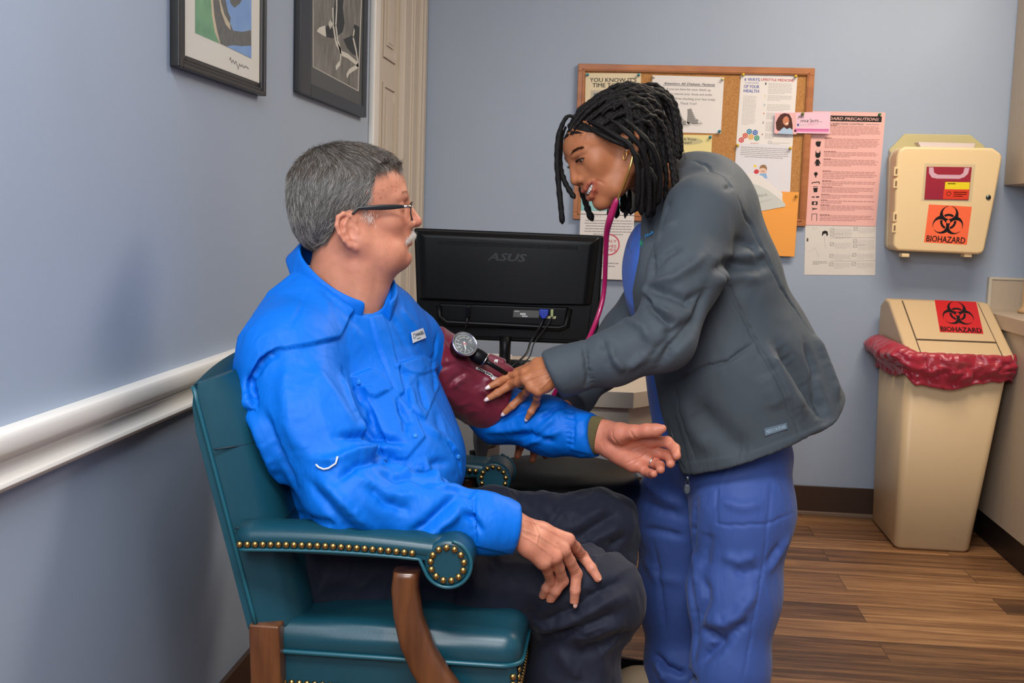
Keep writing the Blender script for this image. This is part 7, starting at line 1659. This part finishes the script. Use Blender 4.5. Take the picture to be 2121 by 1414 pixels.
def ncap(P):
    p = vlt((P-TN.astype(F32))@RN.astype(F32), .74); a = np.stack([p[:, 0], np.abs(p[:, 1]), p[:, 2]], 1)
    x, y, z = a[:, 0], a[:, 1], a[:, 2]; d = smin(ell(a, (-.014, 0, .032), (.0985, .0765, .0845)), ell(a, (.032, 0, .036), (.0715, .0625, .0610)), .03); x, y, z = a[:, 0], a[:, 1], a[:, 2]
    fr = np.interp(z, [-.10, -.03, -.012, .0, .02, .045, .06, .075, .085, .2], [-.02, -.012, .0, .030, .040, .050, .066, .082, .092, .11]); fr = np.where(y < .04, np.minimum(fr+.0, np.interp(z, [.0, .066, .074, .2], [.03, .06, .092, .12])), fr)
    fr = fr+.005*gn(p, 60, 6)+.003*gn(p, 170, 7); d = smax(d-F32(.0015), (x-fr).astype(F32)*F32(.7), .004); d = smax(d, (-.085-z).astype(F32), .004)
    d = d+F32(.00045)*gn(p, 420, 4).astype(F32)
    for l in LINES: d = smax(d, -chain(p, [(q, .0022) for q in l], .001), .0008)
    return d
V, Q = surface(ncap, tuple(TN-np.array([.18, .18, .18])), tuple(TN+np.array([.18, .18, .18])), .0019); N0 = normals(V, Q); V = V+N0*(.0010*gn(V, 260, 3))[:, None]
m_lock = mat('hair_locks_black', (23, 19, 18), .6, spec=.22, bump=(420, .9), bdist=.0012, noise=(200, .4))
CAPV = V; nhair = mesh_from(V, Q, 'hair', m_lock, nu)
skull = lambda P: smin(ell(vlt((P-TN.astype(F32))@RN.astype(F32), .74), (-.012, 0, .030), (.101, .079, .087)), smin(ell((P-TN.astype(F32))@RN.astype(F32), (.04, 0, -.03), (.072, .066, .088)), cone(P, RN@np.array([-.02, 0, -.05])+TN, A(1400, 420, 2.60), .054, .060), .02), .02)
allsk = lambda P: np.minimum(skull(P), nurse_torso(P, .006))
def grad(fn, p, e=.002):
    q = np.array([p, p+[e, 0, 0], p+[0, e, 0], p+[0, 0, e]], F32); v = fn(q); g = (v[1:]-v[0])/e; return v[0], g/(np.linalg.norm(g)+1e-9)
def lock(path, r, name='hair_twist', par=None, seed=0):
    L = [np.array(path[0])]
    P_ = [np.array(q, float) for q in path]; out = []
    for i in range(len(P_)-1):
        p0, p1, p2, p3 = P_[max(i-1, 0)], P_[i], P_[i+1], P_[min(i+2, len(P_)-1)]
        for t in np.linspace(0, 1, 5, endpoint=(i == len(P_)-2)): out.append(.5*((2*p1)+(-p0+p2)*t+(2*p0-5*p1+4*p2-p3)*t*t+(-p0+3*p1-3*p2+p3)*t**3))
    out = np.array(out); n = len(out); ds = np.r_[0, np.cumsum(np.linalg.norm(np.diff(out, axis=0), axis=1))]
    rr = r*(1+.06*np.sin(ds/.0055*2+seed)+.16*gn(out, 150, seed))*np.clip(np.minimum(ds/.11+.42, 1), 0, 1); e_ = np.clip((ds[-1]-ds)/.006, 0, 1); rr = rr*np.sqrt(np.clip(e_, .05, 1))
    b = MB(); up = None; rings = []
    for i in range(n):
        t = out[min(i+1, n-1)]-out[max(i-1, 0)]; t /= np.linalg.norm(t)+1e-9
        if up is None: up = np.cross(t, [.3, .5, .8]); up /= np.linalg.norm(up)
        up = up-t*(up@t); up /= np.linalg.norm(up); w = np.cross(t, up); tw = ds[i]/.016*2*math.pi
        rings.append([out[i]+(up*math.cos(a)+w*math.sin(a))*rr[i]*(1+.11*math.cos(2*a+tw)) for a in np.linspace(0, 2*math.pi, 12, endpoint=False)])
    b.loft(rings, m_lock, True); return b.build(name, par or nhair)
rg = random.Random(5); cnt = 0; back = -RN[:, 0]
for row, (lx_, ys) in enumerate(((.074, (-.045, -.02, .008, .034)), (.052, (-.055, -.03, -.005, .020, .046, .064)), (.028, (-.06, -.034, -.008, .018, .044, .066, .078)), (.002, (-.06, -.034, -.008, .018, .044, .064, .078)), (-.028, (-.055, -.03, -.004, .022, .046, .066, .076)), (-.056, (-.05, -.02, .008, .034, .056, .068)), (-.074, (-.035, .0, .032, .05)))):
    for yi, ly in enumerate(ys):
        for lay in ((0,) if lx_ > .05 else (0, 1)):
            yy = ly+rg.uniform(-.006, .006); xx = lx_+rg.uniform(-.008, .008)-(.012 if lay else 0)
            # find scalp point along a ray from the head centre
            az = math.asin(max(-.98, min(.98, yy/.082))); h0 = math.cos(az)*.086*math.sqrt(max(.02, 1-((xx+.012)/.10)**2)); zl = .030+h0*(1 if lay == 0 else .35)
            if ly > .07: zl = .035-.03*lay
            p = RN@np.array([xx, yy, zl])+TN; v0, g = grad(skull, p); p = p-g*v0; path = [p-g*.006, p]
            v = (g*.7+back*.6+np.array([0, 0, .1])); v /= np.linalg.norm(v); L_ = rg.uniform(.22, .28)-(.06 if lx_ < -.05 else 0); st_ = .009; s_ = 0; off = .0035+rg.random()*.006+(0.003 if lay == 0 else 0)
            wob = rg.uniform(-.25, .25); side = RN[:, 1]*(1 if ly > 0 else -1)
            while s_ < L_:
                s0_ = .065 if lx_ > .06 else (.045 if lx_ > .04 else .014); k = min(1, max(0, (s_-s0_)/.075)); tg = back*(1-k)*1.0+np.array([wob*.35, 0, -1.0])*k+side*.15*(1-k)+np.array([.10, 0, 0])*k
                tg /= np.linalg.norm(tg); v = v*.68+tg*.32; v /= np.linalg.norm(v); p = p+v*st_+np.array([rg.uniform(-1, 1), rg.uniform(-1, 1), 0])*.0008
                d0, g = grad(allsk, p)
                if d0 < off: p = p+g*(off-d0)*.8
                if d0 < off+.014 and v@g > 0: v = v-g*(v@g)*.8; v /= np.linalg.norm(v)
                path.append(p); s_ += st_
            if cnt < 91: lock(path, rg.uniform(.0046, .0062), seed=cnt); cnt += 1
for pts, r in (([(1196, 246, 2.44), (1178, 240, 2.44), (1166, 255, 2.44), (1157, 285, 2.44), (1154, 330, 2.44), (1157, 380, 2.44), (1162, 430, 2.44), (1165, 464, 2.44)], .0062), ([(1172, 262, 2.46), (1163, 290, 2.46), (1160, 340, 2.46), (1168, 372, 2.45), (1180, 395, 2.44), (1191, 411, 2.43)], .0056),
    ([(1210, 330, 2.56), (1205, 385, 2.55), (1212, 415, 2.54), (1220, 440, 2.54), (1228, 458, 2.54)], .0072), ([(1222, 370, 2.57), (1232, 410, 2.56), (1243, 436, 2.56)], .0064), ([(1262, 380, 2.57), (1264, 420, 2.56), (1262, 448, 2.56)], .0068), ([(1276, 380, 2.57), (1278, 425, 2.56), (1276, 452, 2.56)], .0066), ([(1290, 370, 2.57), (1290, 415, 2.56), (1290, 440, 2.56)], .0068), ([(1304, 370, 2.55), (1304, 410, 2.54), (1303, 434, 2.54)], .0064)):
    lock([A(*q) for q in pts], r, seed=len(pts))
for pts, r in (([(1218, 250, 2.40), (1248, 264, 2.375), (1280, 284, 2.365), (1304, 300, 2.36), (1318, 335, 2.365), (1322, 385, 2.38), (1318, 432, 2.40)], .0052), ([(1205, 255, 2.41), (1240, 276, 2.38), (1272, 292, 2.372), (1296, 302, 2.372), (1311, 312, 2.38), (1330, 350, 2.40), (1336, 440, 2.42)], .005),
    ([(1262, 246, 2.38), (1300, 275, 2.355), (1330, 310, 2.36), (1342, 360, 2.38), (1345, 420, 2.40), (1340, 452, 2.41)], .0058), ([(1290, 245, 2.38), (1330, 280, 2.36), (1358, 320, 2.37), (1368, 380, 2.40), (1362, 425, 2.42)], .0058), ([(1318, 318, 2.43), (1330, 345, 2.40), (1330, 400, 2.40), (1328, 446, 2.41)], .006), ([(1320, 330, 2.41), (1352, 360, 2.40), (1356, 410, 2.42), (1350, 450, 2.44)], .006)):
    lock([A(*q) for q in pts], r, seed=len(pts)+3)
rs2 = np.random.RandomState(3); fz = []
for o_ in [o_ for o_ in nhair.children if o_.name.startswith('hair_twist')]:
    n_ = len(o_.data.vertices); c = np.empty(n_*3, F32); o_.data.vertices.foreach_get('co', c); c = c.reshape(-1, 3); nn2 = np.empty(n_*3, F32); o_.data.vertices.foreach_get('normal', nn2); nn2 = nn2.reshape(-1, 3)
    for k in rs2.choice(n_, min(n_, 160), replace=False):
        d1 = nn2[k]+rs2.normal(0, .6, 3); d2 = d1*.5+rs2.normal(0, .8, 3); L1 = .0022*(.5+rs2.rand()); fz.append(np.array([c[k], c[k]+d1*L1*.5, c[k]+d1*L1*.5+d2*L1*.5]))
strands('hair_fuzz', nhair, fz, .0001, m_blkh, .5)
pc = vlt((CAPV-TN)@RN, .74); yy_ = np.abs(pc[:, 1]); fr_ = np.interp(pc[:, 2], [-.10, -.03, -.012, .0, .02, .045, .06, .075, .085, .2], [-.02, -.012, .0, .030, .040, .050, .066, .082, .092, .11]); fr_ = np.where(yy_ < .04, np.minimum(fr_, np.interp(pc[:, 2], [.0, .066, .074, .2], [.03, .06, .092, .12])), fr_)
edge = np.where((pc[:, 0] > fr_-.005) & (pc[:, 2] > -.02))[0]; bh = []
for k in rs2.choice(edge, 1100):
    q = (CAPV[k]-TN)@RN; w0 = rs2.rand()*6.28; L1 = .007*(.4+rs2.rand()); dd = np.array([.75, .35*np.sign(q[1])+rs2.normal(0, .35), -.25+rs2.normal(0, .3)]); dd /= np.linalg.norm(dd)
    bh.append(np.array([q+dd*L1*s_+np.array([-.25, .2, -.9])*L1*.35*math.sin(s_*3+w0*.2) for s_ in np.linspace(0, 1, 6)])@RN.T+TN)
strands('baby_hair', nhair, bh, .00011, m_blkh, .4)
b = MB()
for k in range(16):
    x, y = rg.uniform(1235, 1330), rg.uniform(192, 204); q = [A(x+18*t-9, y-12*math.sin(t*3.1)*rg.uniform(.5, 1.2)+abs(x-1290)*.10+6, 2.47) for t in np.linspace(0, 1, 8)]; b.tube(q, .0007, m_lock, 6)
for k in range(4): q = [A(1388+16*t+k*2, 268+k*9+14*t*t-8*math.sin(t*4+k), 2.5) for t in np.linspace(0, 1.6, 10)]; b.tube(q, .0005, m_lock, 6)
b.build('flyaway_curls', nhair)
# earring
ec = A(1294.5, 322, 2.385); b = MB(); b.tube([ec+np.array([.0035*math.cos(t)*1.0, -.003*math.cos(t), .0095*math.sin(t)]) for t in np.linspace(0, 6.283, 26)], .0011, mat('gold', (214, 164, 88), .2, 1.0), 8, False); b.ball(tuple(A(1298, 311, 2.38)), .0022, mat('stone', (220, 210, 205), .1), 6); b.build('earring', nu)
# ---- stethoscope
ste = empty('stethoscope', A(1262, 470, 2.4), 'magenta stethoscope with gold ear tubes worn by the standing woman', 'stethoscope')
def spl(pts, k=8):
    P_ = [np.array(A(*q)) for q in pts]; out = []
    for i in range(len(P_)-1):
        p0, p1, p2, p3 = P_[max(i-1, 0)], P_[i], P_[i+1], P_[min(i+2, len(P_)-1)]
        for t in np.linspace(0, 1, k, endpoint=(i == len(P_)-2)): out.append(.5*((2*p1)+(-p0+p2)*t+(2*p0-5*p1+4*p2-p3)*t*t+(-p0+3*p1-3*p2+p3)*t**3))
    return out
b = MB(); b.tube(spl([(1299, 318, 2.40), (1303, 309, 2.375), (1309, 312, 2.365), (1310, 325, 2.365), (1303, 352, 2.365), (1290, 387, 2.375), (1278, 415, 2.385)]), .0030, mat('gold_tube', (220, 178, 104), .22, 1.0), 14); b.build('ear_tube', ste)
m_mag = mat('tube_magenta', (168, 22, 84), .28, spec=.6, coat=.3)
pts = spl([(1278.5, 410, 2.385), (1272, 428, 2.39), (1263, 455, 2.40), (1257, 480, 2.42), (1255, 510, 2.44), (1254, 545, 2.46), (1252, 590, 2.48), (1246, 630, 2.48), (1232, 672, 2.46), (1216, 708, 2.43), (1195, 745, 2.42), (1165, 785, 2.43), (1130, 850, 2.44)])
b = MB(); b.tube(pts, [.0052+.0022*math.exp(-((i-14)/12)**2) if i > 3 else .0040+.0005*i for i in range(len(pts))], m_mag, 16); b.build('tubing', ste)
b = MB(); b.tube(spl([(1268, 448, 2.42), (1262, 420, 2.50), (1268, 390, 2.58), (1275, 360, 2.62)]), .0045, m_mag, 12); b.build('tubing', ste)
